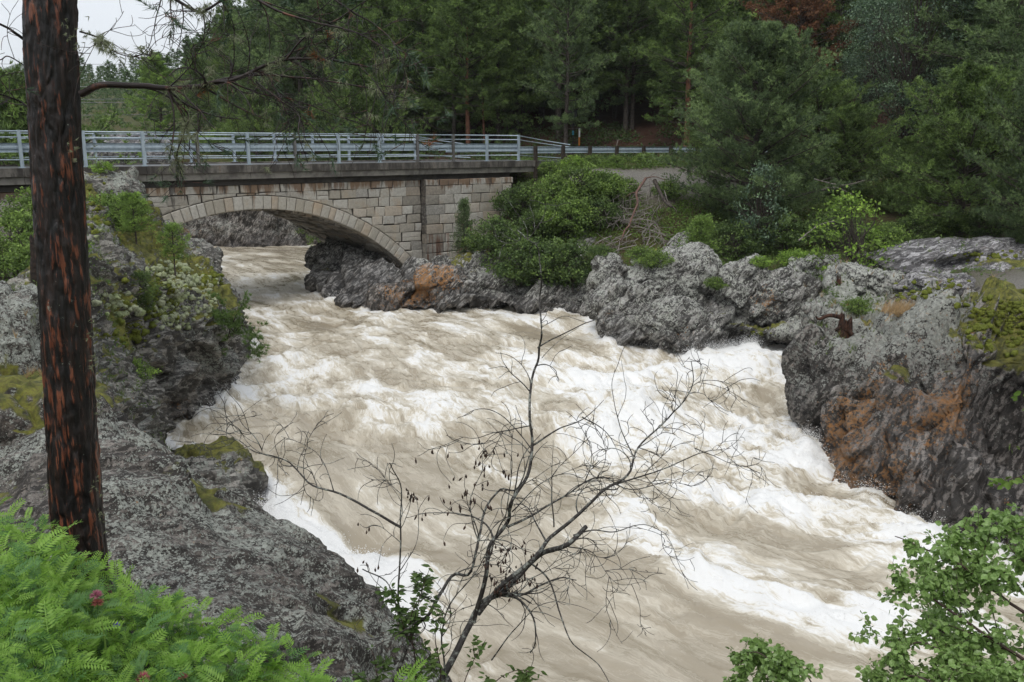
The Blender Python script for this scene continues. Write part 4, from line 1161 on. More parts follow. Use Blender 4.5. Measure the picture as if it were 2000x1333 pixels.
def roadguard(off, label, i0, i1, side):
    g = thing('roadside_guardrail', label, 'guardrail', (0, 0, 0))
    pts = [p + np.array([0, 0, 6.36]) for p in offset_path(off, i0, i1)]
    for k in range(0, len(pts) - 1, 4):
        seg = pts[k:k + 5]
        guard_beam('guard_beam', seg, side, M_GALV, g)
    A = Acc(); A.box((0, 0, -.15), (.075, .075, .98)); A.box((0, 0, .84), (.055, .055, .012))
    mp = A.mesh('post', [M_WOODP])
    for k in range(1, len(pts), 2):
        o = link('post', mp, g)
        p = pts[k] + np.array([*(nm[i0 + k] * (-.13 * side)), 0])
        o.location = (p[0], p[1], 5.72)
        o.rotation_euler = (0, 0, math.atan2(tg[i0 + k, 1], tg[i0 + k, 0]))
    return g
roadguard(-3.0, 'guardrail on dark wooden posts continuing right from the bridge railing', 36, 66, 1)
roadguard(3.2, 'guardrail along the far side of the road beyond the bridge', 36, 60, -1)
# ------------------------------------------------------------------ vegetation builders
def t_leaf(name, c1, c2, c3=None, trans=0.28, sc=1.2, rough=0.6, spec=0.25):
    t = NT(name)
    r = t.n('ShaderNodeObjectInfo').outputs['Random']
    a = t.noise(t.obj, sc, 3, 0.6)
    f = t.noise(t.obj, sc * 14, 2, 0.6)
    c = t.mix(t.ramp(a, 0.35, 0.65), c1, c2)
    c = t.mix(t.ramp(f, 0.35, 0.7, 0, 0.7), c, c3 or tuple(x * 1.5 for x in c2))
    c = t.mix(t.math('MULTIPLY', r, 0.35), c, tuple(x * 0.6 for x in c1))
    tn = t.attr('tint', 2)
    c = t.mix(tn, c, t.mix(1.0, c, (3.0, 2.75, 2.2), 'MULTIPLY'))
    m = t.set(c, rough, None, spec)
    tr = t.n('ShaderNodeBsdfTranslucent')
    t.put(tr.inputs['Color'], c)
    mx = t.n('ShaderNodeMixShader')
    mx.inputs[0].default_value = trans
    t.t.links.new(t.b.outputs[0], mx.inputs[1])
    t.t.links.new(tr.outputs[0], mx.inputs[2])
    t.t.links.new(mx.outputs[0], t.out.inputs['Surface'])
    return m
M_PINE = t_leaf('pine_needles', (0.045, 0.078, 0.028), (0.085, 0.14, 0.045), (0.15, 0.22, 0.075))
M_PINE_B = t_leaf('blue_green_needles', (0.05, 0.083, 0.040), (0.09, 0.142, 0.066), (0.16, 0.225, 0.11))
M_PINE_Y = t_leaf('fresh_pine_needles', (0.09, 0.155, 0.04), (0.14, 0.23, 0.06), (0.20, 0.29, 0.09))
M_RUST = t_leaf('dead_red_needles', (0.09, 0.045, 0.028), (0.13, 0.065, 0.038), (0.16, 0.09, 0.055), 0.15)
M_ASPEN = t_leaf('aspen_leaves', (0.05, 0.095, 0.055), (0.09, 0.15, 0.09), (0.15, 0.22, 0.15), 0.25, 1.0, 0.45, 0.5)
M_BIRCH = t_leaf('birch_leaves', (0.07, 0.14, 0.035), (0.11, 0.20, 0.05), (0.17, 0.28, 0.07), 0.4, 1.5, 0.45, 0.4)
M_LIME = t_leaf('bright_sapling_leaves', (0.105, 0.19, 0.035), (0.155, 0.255, 0.05), (0.21, 0.31, 0.075), 0.4)
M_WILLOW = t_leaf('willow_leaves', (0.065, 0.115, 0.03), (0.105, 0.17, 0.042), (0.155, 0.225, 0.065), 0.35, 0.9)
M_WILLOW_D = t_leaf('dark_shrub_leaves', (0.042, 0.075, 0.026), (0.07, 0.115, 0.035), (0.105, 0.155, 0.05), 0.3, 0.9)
M_BARK = t_plain('grey_bark', (0.085, 0.07, 0.06), (0.035, 0.028, 0.024), 9, 0.9, 0.8, 0.02)
M_BARK_O = t_plain('orange_pine_bark', (0.19, 0.085, 0.05), (0.09, 0.045, 0.03), 4, 0.85, 0.7, 0.02)
M_BARK_P = t_plain('pale_dead_wood', (0.26, 0.22, 0.19), (0.13, 0.105, 0.09), 5, 0.9, 0.6, 0.01)

def unit(v):
    return v / (np.linalg.norm(v, axis=-1, keepdims=True) + 1e-9)
def blades(C, Dr, n, L, W, spread, R):
    """n narrow triangles fanned about each centre"""
    C = np.repeat(C, n, 0); Dr = np.repeat(Dr, n, 0)
    m = len(C)
    d = unit(Dr + spread * R.normal(size=(m, 3)))
    s = unit(np.cross(d, R.normal(size=(m, 3)))) * (W * 0.5)
    l = L * R.uniform(.65, 1.15, size=(m, 1))
    V = np.stack([C - s, C + s, C + d * l], 1).reshape(-1, 3)
    return V, np.arange(m * 3).reshape(-1, 3)
def leaves(C, size, R, up=0.5, long=1.5):
    """small folded leaf quads"""
    m = len(C)
    nrm = unit(R.normal(size=(m, 3)) + np.array([0, 0, up]))
    d = unit(np.cross(nrm, R.normal(size=(m, 3))))
    s = np.cross(nrm, d)
    l = size * R.uniform(.6, 1.25, size=(m, 1))
    V = np.stack([C, C + d * l * .5 * long + s * l * .42, C + d * l * long, C + d * l * .5 * long - s * l * .42], 1).reshape(-1, 3)
    return V, np.arange(m * 4).reshape(-1, 4)
def conifer(seed, H=10, base=.25, R=2.2, nb=70, nsub=7, ntuft=8, nblade=8, L=.17, W=.024, kind='pine', trunk_r=.16, wood=M_BARK, leaf=M_PINE, lean=0.0, gap=0.0, name='pine_tree'):
    g = np.random.RandomState(seed)
    zt = np.linspace(0, 1, 14)
    sw = np.stack([fbm(np.stack([zt * 2.2, zt * 0 + seed, zt * 0], 1), 2, seed), fbm(np.stack([zt * 2.2, zt * 0 + seed, zt * 0 + 7], 1), 2, seed + 1)], 1) * H * .035 * zt[:, None]
    sw[:, 0] += lean * H * zt ** 1.3
    TP = np.concatenate([sw, (zt * H)[:, None] - .3 * (zt[:, None] == 0)], 1)
    TR = trunk_r * (1 - zt) ** .75 + .015
    tr = Acc(); tr.tube(TP, TR, 8)
    wd_ = Acc()
    C, Dd, TN = [], [], []
    def prof(t):
        if kind == 'spruce':
            return (1 - t) ** .85 + .04
        if kind == 'bushy':
            return (math.sin(math.pi * min(1, (t * .78 + .22))) ** .8) * (1 - .25 * t) + .05
        return max(.12, math.sin(math.pi * (t * .72 + .24)) ** .9)
    az = g.uniform(0, 6)
    for b in range(nb):
        t = ((b + g.uniform(0, .8)) / nb)
        if kind == 'pine' and g.rand() < gap:
            az += 2.4
            continue
        z = H * (base + (1 - base) * t ** .93 * .985)
        az += 2.4 + g.uniform(-.5, .5)
        l = R * prof(t) * g.choice([g.uniform(.42, .8), g.uniform(.9, 1.32)])
        el = {'spruce': -.15 + .75 * t, 'bushy': .12 + .75 * t, 'pine': .05 + .8 * t}[kind] + g.uniform(-.15, .15)
        u = np.linspace(0, 1, 6)
        d = np.array([math.cos(az), math.sin(az)])
        k = int(min(13, z / H * 13)); f = z / H * 13 - k
        p0 = TP[k] * (1 - f) + TP[min(13, k + 1)] * f
        rise = math.sin(el) * l
        curve = {'spruce': .10, 'bushy': .12, 'pine': .16}[kind]
        wob = g.normal(size=2) * .10 * l
        bp = np.stack([p0[0] + d[0] * l * u * math.cos(el) + wob[0] * u ** 2, p0[1] + d[1] * l * u * math.cos(el) + wob[1] * u ** 2,
                       p0[2] + rise * u + curve * l * (u ** 2 - u * .8) * (1 if kind != 'spruce' else 1.2)], 1)
        wd_.tube(bp, np.linspace(max(.012, .11 * trunk_r + .012 * l), .006, 6), 3, cap=False)
        for q in range(nsub):
            uu = .28 + .70 * (q + g.uniform(0, .9)) / nsub
            i = min(4, int(uu * 5)); ff = uu * 5 - i
            sp = bp[i] * (1 - ff) + bp[i + 1] * ff
            dr = unit(bp[i + 1] - bp[i])
            side = unit(np.cross(dr, [0, 0, 1])) * (1 if q % 2 else -1)
            sd_ = unit(dr * g.uniform(.5, 1.0) + side * g.uniform(.5, 1.0) + np.array([0, 0, g.uniform(-.05, .35) if kind != 'spruce' else g.uniform(-.35, .05)]))
            sl = l * (.40 - .24 * uu) * g.uniform(.7, 1.25) + .12
            wd_.tube([sp, sp + sd_ * sl], [.008, .004], 3, cap=False)
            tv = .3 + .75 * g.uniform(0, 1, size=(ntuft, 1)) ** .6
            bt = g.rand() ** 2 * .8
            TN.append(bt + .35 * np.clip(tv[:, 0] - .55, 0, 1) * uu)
            C.append(sp + sd_ * sl * tv + g.normal(size=(ntuft, 3)) * (.05 + .07 * sl))
            Dd.append(np.repeat((sd_ + np.array([0, 0, .45 if kind != 'spruce' else -.1]))[None], ntuft, 0))
        C.append(bp[-1:]); TN.append(np.array([.6])); Dd.append(unit(bp[-1] - bp[-2])[None] + np.array([[0, 0, .3]]))
    C.append(TP[-1:] + np.array([[0, 0, -.1]])); Dd.append(np.array([[0, 0, 1.]])); TN.append(np.array([.6]))
    V, T = blades(np.concatenate(C), np.concatenate(Dd), nblade, L, W, .75, g)
    tm = tr.mesh(name + '_trunk', [wood], smooth=True)
    bm = wd_.mesh(name + '_branches', [wood])
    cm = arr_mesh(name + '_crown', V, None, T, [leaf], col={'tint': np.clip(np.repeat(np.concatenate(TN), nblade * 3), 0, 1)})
    return dict(trunk=tm, branches=bm, crown=cm, H=H)
def broadleaf(seed, H=8, base=.2, R=2.2, ncl=120, nleaf=140, size=.06, cr=.42, wood=M_BARK, leaf=M_ASPEN, trunk_r=.12, stems=1, flat=1.0, name='broadleaf_tree', shell=.45):
    g = np.random.RandomState(seed)
    tr, wd_ = Acc(), Acc()
    C, TN = [], []
    roots = [np.array([g.normal() * .12 * (stems > 1), g.normal() * .12 * (stems > 1), 0]) for _ in range(stems)]
    tops = []
    for r0 in roots:
        dirx = g.normal(size=2) * (.35 * R / max(H, .1) * (1 if stems > 1 else .25))
        P = [r0 + np.array([dirx[0] * H * u ** 1.2 + g.normal() * .02 * H * u, dirx[1] * H * u ** 1.2 + g.normal() * .02 * H * u, H * u * .93 * (1 if stems == 1 else g.uniform(.85, 1))]) for u in np.linspace(0, 1, 9)]
        P[0][2] -= .25
        tr.tube(P, trunk_r * (1 - np.linspace(0, 1, 9)) ** .8 + .008, 7)
        tops.append(P)
    for c in range(ncl):
        # clump centres fill an egg-shaped crown, more of them towards its surface
        v = unit(g.normal(size=3))
        rr = (shell + (1 - shell) * g.rand()) ** .6
        zz = (v[2] * rr * .5 + .5)
        w = math.sin(math.pi * min(.98, max(.03, zz * .86 + .08))) ** .7
        p = np.array([v[0] * rr * R * w, v[1] * rr * R * w, H * (base + (1 - base) * zz) * flat])
        P = tops[g.randint(len(tops))]
        k = max(1, min(7, int(zz * 7 * .8 + g.uniform(-1, 0))))
        s0 = P[k]
        m = (s0 + p) / 2 + np.array([0, 0, .06 * H]) * g.uniform(-.3, .6)
        wd_.tube(catmull([s0, m, p], 5), np.linspace(.008 + trunk_r * .12, .003, 5), 3, cap=False)
        k_ = cr * g.uniform(.55, 1.25)
        n = int(nleaf * g.uniform(.6, 1.3))
        q = g.normal(size=(n, 3)) * np.array([k_, k_, k_ * .55]) * .55
        C.append(p + q)
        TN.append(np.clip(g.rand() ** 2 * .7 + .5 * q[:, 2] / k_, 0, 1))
    V, Q = leaves(np.concatenate(C), size, g)
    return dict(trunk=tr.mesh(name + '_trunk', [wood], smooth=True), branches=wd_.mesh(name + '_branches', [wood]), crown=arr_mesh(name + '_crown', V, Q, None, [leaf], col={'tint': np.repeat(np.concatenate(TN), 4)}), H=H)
def plant(proto, name, label, cat, loc, rz=0, scale=1.0, group=None, leafmat=None, woodmat=None, rx=0.0, ry=0.0, low=False):
    o = thing(name, label, cat, loc, rz, group)
    o.scale = (scale,) * 3 if not isinstance(scale, tuple) else scale
    o.rotation_euler = (rx, ry, rz)
    for k in ('trunk', 'branches', 'crown'):
        if proto.get(k) is None or (low and k == 'branches'):
            continue
        c = link(k, proto[k], o)
        mat = leafmat if k == 'crown' else (woodmat if k == 'trunk' else None)
        if mat:
            c.material_slots[0].link = 'OBJECT'
            c.material_slots[0].material = mat
    return o
PINE1 = conifer(1, 11, .24, 3.1, 80, 9, 12, 9, W=.036, L=.2, gap=.10)
PINE2 = conifer(2, 12, .15, 2.6, 92, 9, 10, 9, W=.036, L=.2, gap=.06)
PINE3 = conifer(3, 10, .07, 2.6, 92, 9, 10, 9, W=.036, L=.2, kind='bushy', leaf=M_PINE_B)
SPRUCE1 = conifer(4, 12, .03, 2.3, 125, 7, 9, 8, W=.032, kind='spruce', name='spruce_tree')
HERO1 = conifer(5, 9.6, .03, 3.9, 150, 12, 11, 9, L=.20, W=.038, kind='bushy', leaf=M_PINE_B, trunk_r=.2)
HERO2 = conifer(6, 6.6, .04, 3.3, 125, 11, 10, 9, L=.18, W=.034, kind='bushy', leaf=M_PINE, trunk_r=.16)
FARP = conifer(7, 12, .10, 2.3, 34, 3, 3, 3, L=.75, W=.17, kind='spruce', trunk_r=.12)
ASPEN = broadleaf(11, 11, .16, 2.7, 190, 110, .075, .62, leaf=M_ASPEN)
SAPL = broadleaf(12, 3.4, .02, 1.15, 150, 14, .08, .27, leaf=M_LIME, trunk_r=.03, stems=3, name='birch_sapling')
BUSH1 = broadleaf(13, 2.0, .0, 1.5, 150, 34, .085, .26, leaf=M_WILLOW, trunk_r=.02, stems=6, name='willow_bush', shell=.25)
BUSH2 = broadleaf(14, 1.3, .0, 1.3, 110, 32, .08, .24, leaf=M_WILLOW, trunk_r=.015, stems=6, name='low_bush', shell=.2)
YPINE = conifer(15, 2.6, .25, .95, 52, 6, 8, 13, L=.12, W=.014, kind='pine', trunk_r=.035, leaf=M_PINE_Y, name='young_pine')
YPINE2 = conifer(16, 2.6, .36, .72, 40, 5, 7, 12, L=.11, W=.013, kind='pine', trunk_r=.028, leaf=M_PINE_Y, name='young_pine')

def tree_at(proto, px, Y, ytop, wide, name, label, cat, rz=0, base=None, **kw):
    """a tree whose foot is on the ground below photo column px at distance Y and whose tip reaches ytop"""
    x = D(px, 300, Y)[0]
    z0 = ground1(x, Y) - .05 if base is None else base
    zt = D(px, ytop, Y)[2]
    s = (zt - z0) / proto['H']
    return plant(proto, name, label, cat, (x, Y, z0), rz, (s * wide, s * wide, s), **kw)
T = tree_at
T(PINE1, 915, 57, 8, 1.15, 'pine_tree', 'pine with an orange-brown trunk standing behind the bridge railing', 'pine tree', 0.5, woodmat=M_BARK_O)
T(PINE1, 946, 58, 75, .9, 'pine_tree', 'smaller slanting orange-trunked pine beside the larger one behind the railing', 'pine tree', 2.5, woodmat=M_BARK_O, ry=.03)
T(PINE2, 1105, 54, -70, .95, 'pine_tree', 'tall pine with a dark straight trunk behind the end of the bridge railing', 'pine tree', 1.0, leafmat=M_PINE_B)
T(PINE2, 1340, 53, -110, 1.15, 'pine_tree', 'tall pine with a reddish upper trunk left of the big bushy pine', 'pine tree', 4.0, woodmat=M_BARK_O)
T(HERO1, 1480, 40, 55, 1.0, 'bushy_pine', 'big bushy blue-green pine branching to the ground on the right bank', 'pine tree', 0.3)
T(HERO2, 1890, 35.5, 150, 1.0, 'bushy_pine', 'wide yellow-green bushy pine above the bare rock slab', 'pine tree', 1.2)
T(ASPEN, 1765, 50, -140, 1.1, 'aspen_tree', 'broadleaf tree with pale blue-green leaves between the two bushy pines', 'broadleaf tree', 0.0)
T(ASPEN, 1690, 55, -60, .8, 'aspen_tree', 'smaller pale-leaved broadleaf tree left of the tall one', 'broadleaf tree', 2.0)
T(PINE1, 1545, 58, -40, 1.2, 'pine_tree', 'dead pine with rust-red needles behind the big bushy pine', 'pine tree', 2.0, leafmat=M_RUST)
T(PINE2, 1620, 60, -120, 1.1, 'pine_tree', 'dark tall pine between the dead red pine and the broadleaf trees', 'pine tree', 3.0)
T(PINE3, 1960, 46, -190, 1.3, 'pine_tree', 'dark tall pine at the top right corner behind the bushy pine', 'pine tree', 3.0)
T(PINE3, 2060, 38, -190, 1.2, 'pine_tree', 'dark pine cut off by the right edge above the bare slab', 'pine tree', 1.0)
T(PINE2, 1850, 52, -170, 1.1, 'pine_tree', 'dark pine behind the right side of the pale-leaved tree', 'pine tree', 5.0)
T(PINE1, 1220, 60, -60, 1.1, 'pine_tree', 'slender pine between the dark-trunked and reddish-trunked pines', 'pine tree', 5.0)
T(SPRUCE1, 1010, 61, 20, .9, 'spruce_tree', 'dark spruce right of the orange-trunked pines', 'spruce tree', 1.0)
T(PINE3, 820, 62, 30, 1.1, 'pine_tree', 'dark green pine left of the orange-trunked pines', 'pine tree', 0.0)
T(PINE2, 745, 66, 40, 1.2, 'pine_tree', 'pine standing behind the middle of the bridge', 'pine tree', 2.0, leafmat=M_PINE)
T(HERO2, 705, 57, 165, .8, 'bushy_pine', 'low bushy pine right behind the middle of the railing', 'pine tree', 2.0)
T(SPRUCE1, 640, 68, 60, 1.1, 'spruce_tree', 'spruce behind the bridge left of its middle', 'spruce tree', 3.0)
T(PINE1, 560, 70, 50, 1.1, 'pine_tree', 'pine behind the overhanging twigs left of the bridge middle', 'pine tree', 3.0)
T(PINE2, 462, 72, 8, .8, 'pine_tree', 'tallest pine on the skyline beside the patch of sky', 'pine tree', 1.0)
T(SPRUCE1, 392, 78, 84, 1.0, 'spruce_tree', 'pointed conifer on the skyline left of the tallest pine', 'spruce tree', 1.0)
T(PINE3, 320, 84, 105, 1.2, 'pine_tree', 'round-topped pine on the skyline right of the patch of sky', 'pine tree', 4.0, leafmat=M_PINE_Y)
T(PINE1, 500, 60, 195, .9, 'pine_tree', 'low pine behind the third bay of the bridge railing', 'pine tree', 4.0)
T(HERO2, 30, 38, 165, .9, 'bushy_pine', 'dark green pine at the left edge behind the bridge railing', 'pine tree', 1.0)
T(HERO2, 1655, 45, 215, .95, 'bushy_pine', 'dark bushy pine in the gap right of the big bushy pine', 'pine tree', 2.2)
T(HERO2, 1770, 42, 275, .85, 'bushy_pine', 'low dark bushy pine under the pale broadleaf tree', 'pine tree', 3.9)
T(HERO1, 2040, 31, 120, .8, 'bushy_pine', 'dark bushy pine cut by the right edge above the flat rock', 'pine tree', 1.9)
T(HERO2, 1600, 47, 150, 1.0, 'bushy_pine', 'pine close behind the right flank of the big bushy pine', 'pine tree', 5.2)
T(HERO2, 1395, 47, 170, .8, 'bushy_pine', 'pine close behind the left flank of the big bushy pine', 'pine tree', 0.9)
T(ASPEN, 205, 60, 215, .6, 'birch_tree', 'fresh green round tree just right of the burnt trunk behind the railing', 'broadleaf tree', 1.0, leafmat=M_WILLOW)

# the forest on the hill: individual trees near, one mass far off
g = np.random.RandomState(77)
FG = 'conifers of the forest on the hillside behind the road'
protos = [PINE1, PINE2, PINE3, SPRUCE1, PINE2, PINE1]
cnt = 0
pts = []
farV, farT, fo = [], [], 0
fv = np.array([v.co[:] for v in FARP['crown'].vertices]); ft = np.array([p.vertices[:] for p in FARP['crown'].polygons])
tries = 0
cand = []
for _ in range(12000):
    th = g.uniform(-34, 37)
    r = 50 + 330 * g.rand() ** 1.7
    x, y = r * math.sin(math.radians(th)), r * math.cos(math.radians(th))
    cand.append((r, x, y, th))
cand.sort()
allp = []
for r, x, y, th in cand:
    if th > -10 and r > 118:
        continue
    sp = 2.7 if r < 75 else (3.4 if r < 110 else 6.2 + (r - 110) * .014)
    if any((x - a) ** 2 + (y - b) ** 2 < sp * sp for a, b in allp[-400:]):
        continue
    if r < 59 and th < 22:
        continue
    if r < np.interp(th, [-34, -28, -23, -20, -18, -14, -8], [230, 220, 165, 112, 90, 66, 58]):
        continue
    allp.append((x, y))
PA = np.array(allp)
sd0 = sdf(PA[:, 0], PA[:, 1])
GZ = ground(PA[:, 0], PA[:, 1])
road_xy = mid[:, :2]
MARKS = [(-80, 'at the left edge, left of the burnt trunk'), (215, 'right of the burnt trunk'), (290, 'over the third railing post'), (393, 'over the fourth railing post'), (493, 'over the fifth railing post'), (582, 'over the sixth railing post'),
         (667, 'over the seventh railing post'), (747, 'over the eighth railing post'), (819, 'over the ninth railing post'), (889, 'over the tenth railing post'), (955, 'over the eleventh railing post'), (1021, 'over the last railing post'),
         (1110, 'over the sloping rail ends'), (1180, 'over the first wooden guardrail posts'), (1260, 'over the middle wooden guardrail posts'), (1340, 'left of the big bushy pine'), (1420, 'behind the left half of the big bushy pine'),
         (1500, 'behind the tip of the big bushy pine'), (1580, 'right of the big bushy pine'), (1670, 'over the bright birch sapling'), (1760, 'behind the pale broadleaf tree'), (1850, 'behind the yellow-green bushy pine'), (1930, 'near the right edge'), (2020, 'at the right edge')]
ORD = ['front', 'second', 'third', 'fourth', 'fifth', 'sixth', 'seventh', 'eighth', 'ninth', 'tenth', 'eleventh', 'twelfth', 'thirteenth', 'fourteenth']
seen_ = {}
SPN = {id(PINE1): 'open-crowned pine', id(PINE2): 'tall narrow pine', id(PINE3): 'full-crowned pine', id(SPRUCE1): 'pointed spruce'}
for (x, y), z, s0 in zip(allp, GZ, sd0):
    if s0 < 3 or np.min(np.hypot(road_xy[:, 0] - x, road_xy[:, 1] - y)) < 5.0:
        continue
    h = g.uniform(8.5, 14.5)
    pxt = 1000 + FPX * x / y
    lim = np.interp(pxt, [-100, 150, 250, 300, 340, 370, 400, 455, 480, 520], [150, 126, 124, 116, 108, 94, 74, 26, -20, -400]) + g.uniform(-4, 16)
    h = min(h, D(pxt, lim, y)[2] - z)
    if h < 4:
        continue
    if cnt < 150 and abs(D(0, 284, 1)[0]) and -0.64 < x / y < 0.64:
        p = protos[g.randint(len(protos))]
        k = h / p['H']
        w = g.uniform(.85, 1.2)
        lf = [None, None, M_PINE_B, M_PINE][g.randint(4)]
        px_ = 1000 + FPX * x / (y * CP - (z - CAMZ + 5) * SP)
        mk_ = min(MARKS, key=lambda q: abs(q[0] - px_))[1]
        seen_[mk_] = seen_.get(mk_, -1) + 1
        plant(p, 'forest_conifer', '%s %s, %s row back' % (SPN[id(p)], mk_, ORD[min(13, seen_[mk_])]), 'conifer', (x, y, z - .1), g.uniform(0, 6.3), (k * w, k * w, k), FG, leafmat=lf, low=True)
        cnt += 1
    else:
        a = g.uniform(0, 6.3); k = h / 12 * g.uniform(.9, 1.1); w = k * g.uniform(.9, 1.3)
        R_ = np.array([[math.cos(a) * w, -math.sin(a) * w, 0], [math.sin(a) * w, math.cos(a) * w, 0], [0, 0, k]])
        farV.append(fv @ R_.T + np.array([x, y, z])); farT.append(ft + fo); fo += len(fv)
print('near', cnt, 'far', len(farV), 'far tris', sum(len(t) for t in farT))
M_FARP = t_leaf('distant_needles', (0.07, 0.12, 0.05), (0.12, 0.19, 0.07), None, .3, .08)
if farV:
    link('far_forest', arr_mesh('far_forest', np.concatenate(farV), None, np.concatenate(farT), [M_FARP]), kind='stuff')
# ------------------------------------------------------------------ foreground: burnt pine trunk
def t_bark():
    t = NT('burnt_pine_bark')
    v = t.vmath('ADD', t.obj, t.vmath('MULTIPLY', t.noise(t.obj, 5, 3, 0.6, 0, True), (0.03, 0.03, 0.06)))
    h = t.attr('plate', 2)
    s = t.noise(t.map(v, (15, 15, 1.9)), 1.0, 6, 0.68, 0.5)
    s2 = t.noise(t.map(v, (26, 26, 4)), 1.0, 5, 0.7, 0.3)
    b = t.noise(v, 1.3, 3, 0.6)
    c = t.mix(t.ramp(s2, 0.4, 0.7), (0.006, 0.005, 0.0045), (0.028, 0.016, 0.012))
    k = t.math('ADD', t.math('MULTIPLY', t.math('SUBTRACT', s, 0.5), 2.2), t.math('MULTIPLY', t.math('SUBTRACT', b, 0.5), 0.3))
    k = t.math('ADD', k, t.math('MULTIPLY', t.math('SUBTRACT', h, 0.95), 0.30))
    s3 = t.noise(t.map(v, (38, 38, 3.2), loc=(3, 1, 2)), 1.0, 5, 0.7, 0.4)
    k = t.math('ADD', k, t.math('ADD', t.math('MULTIPLY', t.math('SUBTRACT', s2, 0.5), 1.1), t.math('MULTIPLY', t.math('SUBTRACT', s3, 0.5), 2.4)))
    c = t.mix(t.ramp(k, 0.05, 0.32, 0, 0.85), c, t.mix(t.ramp(s2, 0.4, 0.7), (0.13, 0.036, 0.016), (0.25, 0.085, 0.04)))
    pn = t.noise(v, 24, 5, 0.75)
    c = t.mix(t.ramp(t.math('ADD', pn, t.math('MULTIPLY', b, 0.22)), 0.79, 0.85, 0, 0.9), c, (0.28, 0.31, 0.26))
    hh = t.math('ADD', t.math('MULTIPLY', s2, 0.7), t.math('MULTIPLY', s, 0.6))
    return t.set(c, 0.5, t.bump(hh, 0.9, 0.02), 0.45)
M_BURNT = t_bark()
TY = 4.5
tp = [(84, -260), (92, -120), (97, 0), (104, 180), (112, 350), (126, 560), (138, 800), (150, 990), (160, 1110), (172, 1230)]
TP = catmull([D(x, y, TY) for x, y in tp], 380)
nr, na = 380, 132
th = np.arange(na) * 2 * math.pi / na
uu = np.linspace(0, 1, nr)
rad = np.interp(uu, [0, .2, .6, .9, 1], [.106, .110, .119, .132, .17])
cs = np.stack([np.cos(th), np.sin(th)], 1)
base = np.concatenate([np.repeat(cs[None], nr, 0) * 0.14, np.repeat(TP[:, None, 2:3], na, 1)], 2)
q = base.reshape(-1, 3) * np.array([24, 24, 4.2])
q = q + 1.1 * np.stack([fbm(q * .4, 3, 91), fbm(q * .4 + 4, 3, 92), fbm(q * .4 + 8, 3, 93)], 1)
f, e = facets(q, 17)
pl = np.clip(e / .28, 0, 1)
off = .007 * pl + .006 * f + .006 * fbm(base.reshape(-1, 3) * 18, 4, 95) + .012 * fbm(base.reshape(-1, 3) * np.array([4, 4, 1.2]), 3, 97)
R_ = rad[:, None] + off.reshape(nr, na)
V = np.stack([TP[:, None, 0] + cs[None, :, 0] * R_, TP[:, None, 1] + cs[None, :, 1] * R_, np.repeat(TP[:, None, 2], na, 1)], -1)
i = np.arange(nr - 1)[:, None] * na; j = np.arange(na)[None]; k = (j + 1) % na
Q = np.stack([i + j, i + na + j, i + na + k, i + k], -1).reshape(-1, 4)
burnt = thing('burnt_pine', 'big foreground pine with blackened and rust-red bark and lichen-hung branches, cut by the top edge', 'pine tree', (0, 0, 0))
link('trunk', arr_mesh('trunk', V.reshape(-1, 3), Q, None, [M_BURNT], smooth=True, col={'plate': pl}), burnt)

def polyY(pts, Y0, Y1):
    n = len(pts)
    return np.array([D(x, y, Y0 + (Y1 - Y0) * i / max(1, n - 1)) for i, (x, y) in enumerate(pts)])
def wander(g, p, d, L, n, curl, grav=0.0):
    pts = [np.array(p, float)]
    d = unit(np.array(d, float))
    ax = g.normal(size=3)
    for _ in range(n):
        ax = ax * .75 + g.normal(size=3) * .6
        d = unit(d + curl * np.cross(ax, d) + np.array([0, 0, grav]))
        pts.append(pts[-1] + d * L / n)
    return np.array(pts)
def grow(acc, P, r0, r1, g, tips, rate=6.0, L=(.1, .4), curl=.22, depth=2, start=.15, grav=0.0, k=5, ang=.9, rmin=.0011, bias=(0, 0, 0)):
    P = catmull(P, max(6, int(len(P) * 5)))
    n = len(P)
    wig = .35 * r0
    P = P + np.stack([fbm(P * 9 + 3 * a, 2, 300 + a) for a in range(3)], 1) * min(.02, wig + .004) * np.linspace(0, 1, n)[:, None] ** .3
    R = r0 + (r1 - r0) * np.linspace(0, 1, n) ** .8
    acc.tube(P, R, 7 if r0 > .008 else (5 if r0 > .004 else 4), cap=False)
    tips.append((P[-1], unit(P[-1] - P[-2]), depth))
    ln = np.linalg.norm(np.diff(P, axis=0), axis=1).sum()
    if depth <= 0:
        return
    m = g.poisson(rate * ln) if rate * ln < 60 else int(rate * ln)
    for _ in range(m):
        u = start + (1 - start) * g.rand()
        i = min(n - 2, int(u * (n - 1)))
        d = unit(P[i + 1] - P[i])
        s = unit(np.cross(d, g.normal(size=3)))
        dd = unit(d * g.uniform(.3, 1.1) + s * ang + np.array(bias))
        l = g.uniform(*L) * (1.15 - .55 * u)
        rr = max(rmin, min(R[i] * .55, .0055 * l / .3))
        w = wander(g, P[i], dd, l, k, curl, grav)
        grow(acc, w, rr, max(rmin * .7, rr * .35), g, tips, rate * 1.15, (L[0] * .5, L[1] * .5), curl * 1.1, depth - 1, .2, grav, max(3, k - 1), ang, rmin, bias)
def t_twig(name, dark, light, thr=(0.5, 0.62), sc=34):
    t = NT(name)
    n = t.noise(t.obj, sc, 5, 0.7)
    m = t.noise(t.obj, 6, 3)
    c = t.mix(t.ramp(n, *thr), dark, light)
    c = t.mix(t.ramp(m, .5, .7, 0, .5), c, tuple(x * .6 for x in dark))
    return t.set(c, 0.6, t.bump(n, .6, .004), .4)
M_TWIG = t_twig('lichened_dead_wood', (0.030, 0.025, 0.022), (0.24, 0.25, 0.22), (.50, .62))
M_TWIG_P = t_twig('wet_pine_branch', (0.018, 0.011, 0.009), (0.14, 0.055, 0.035), (.52, .72), 14)
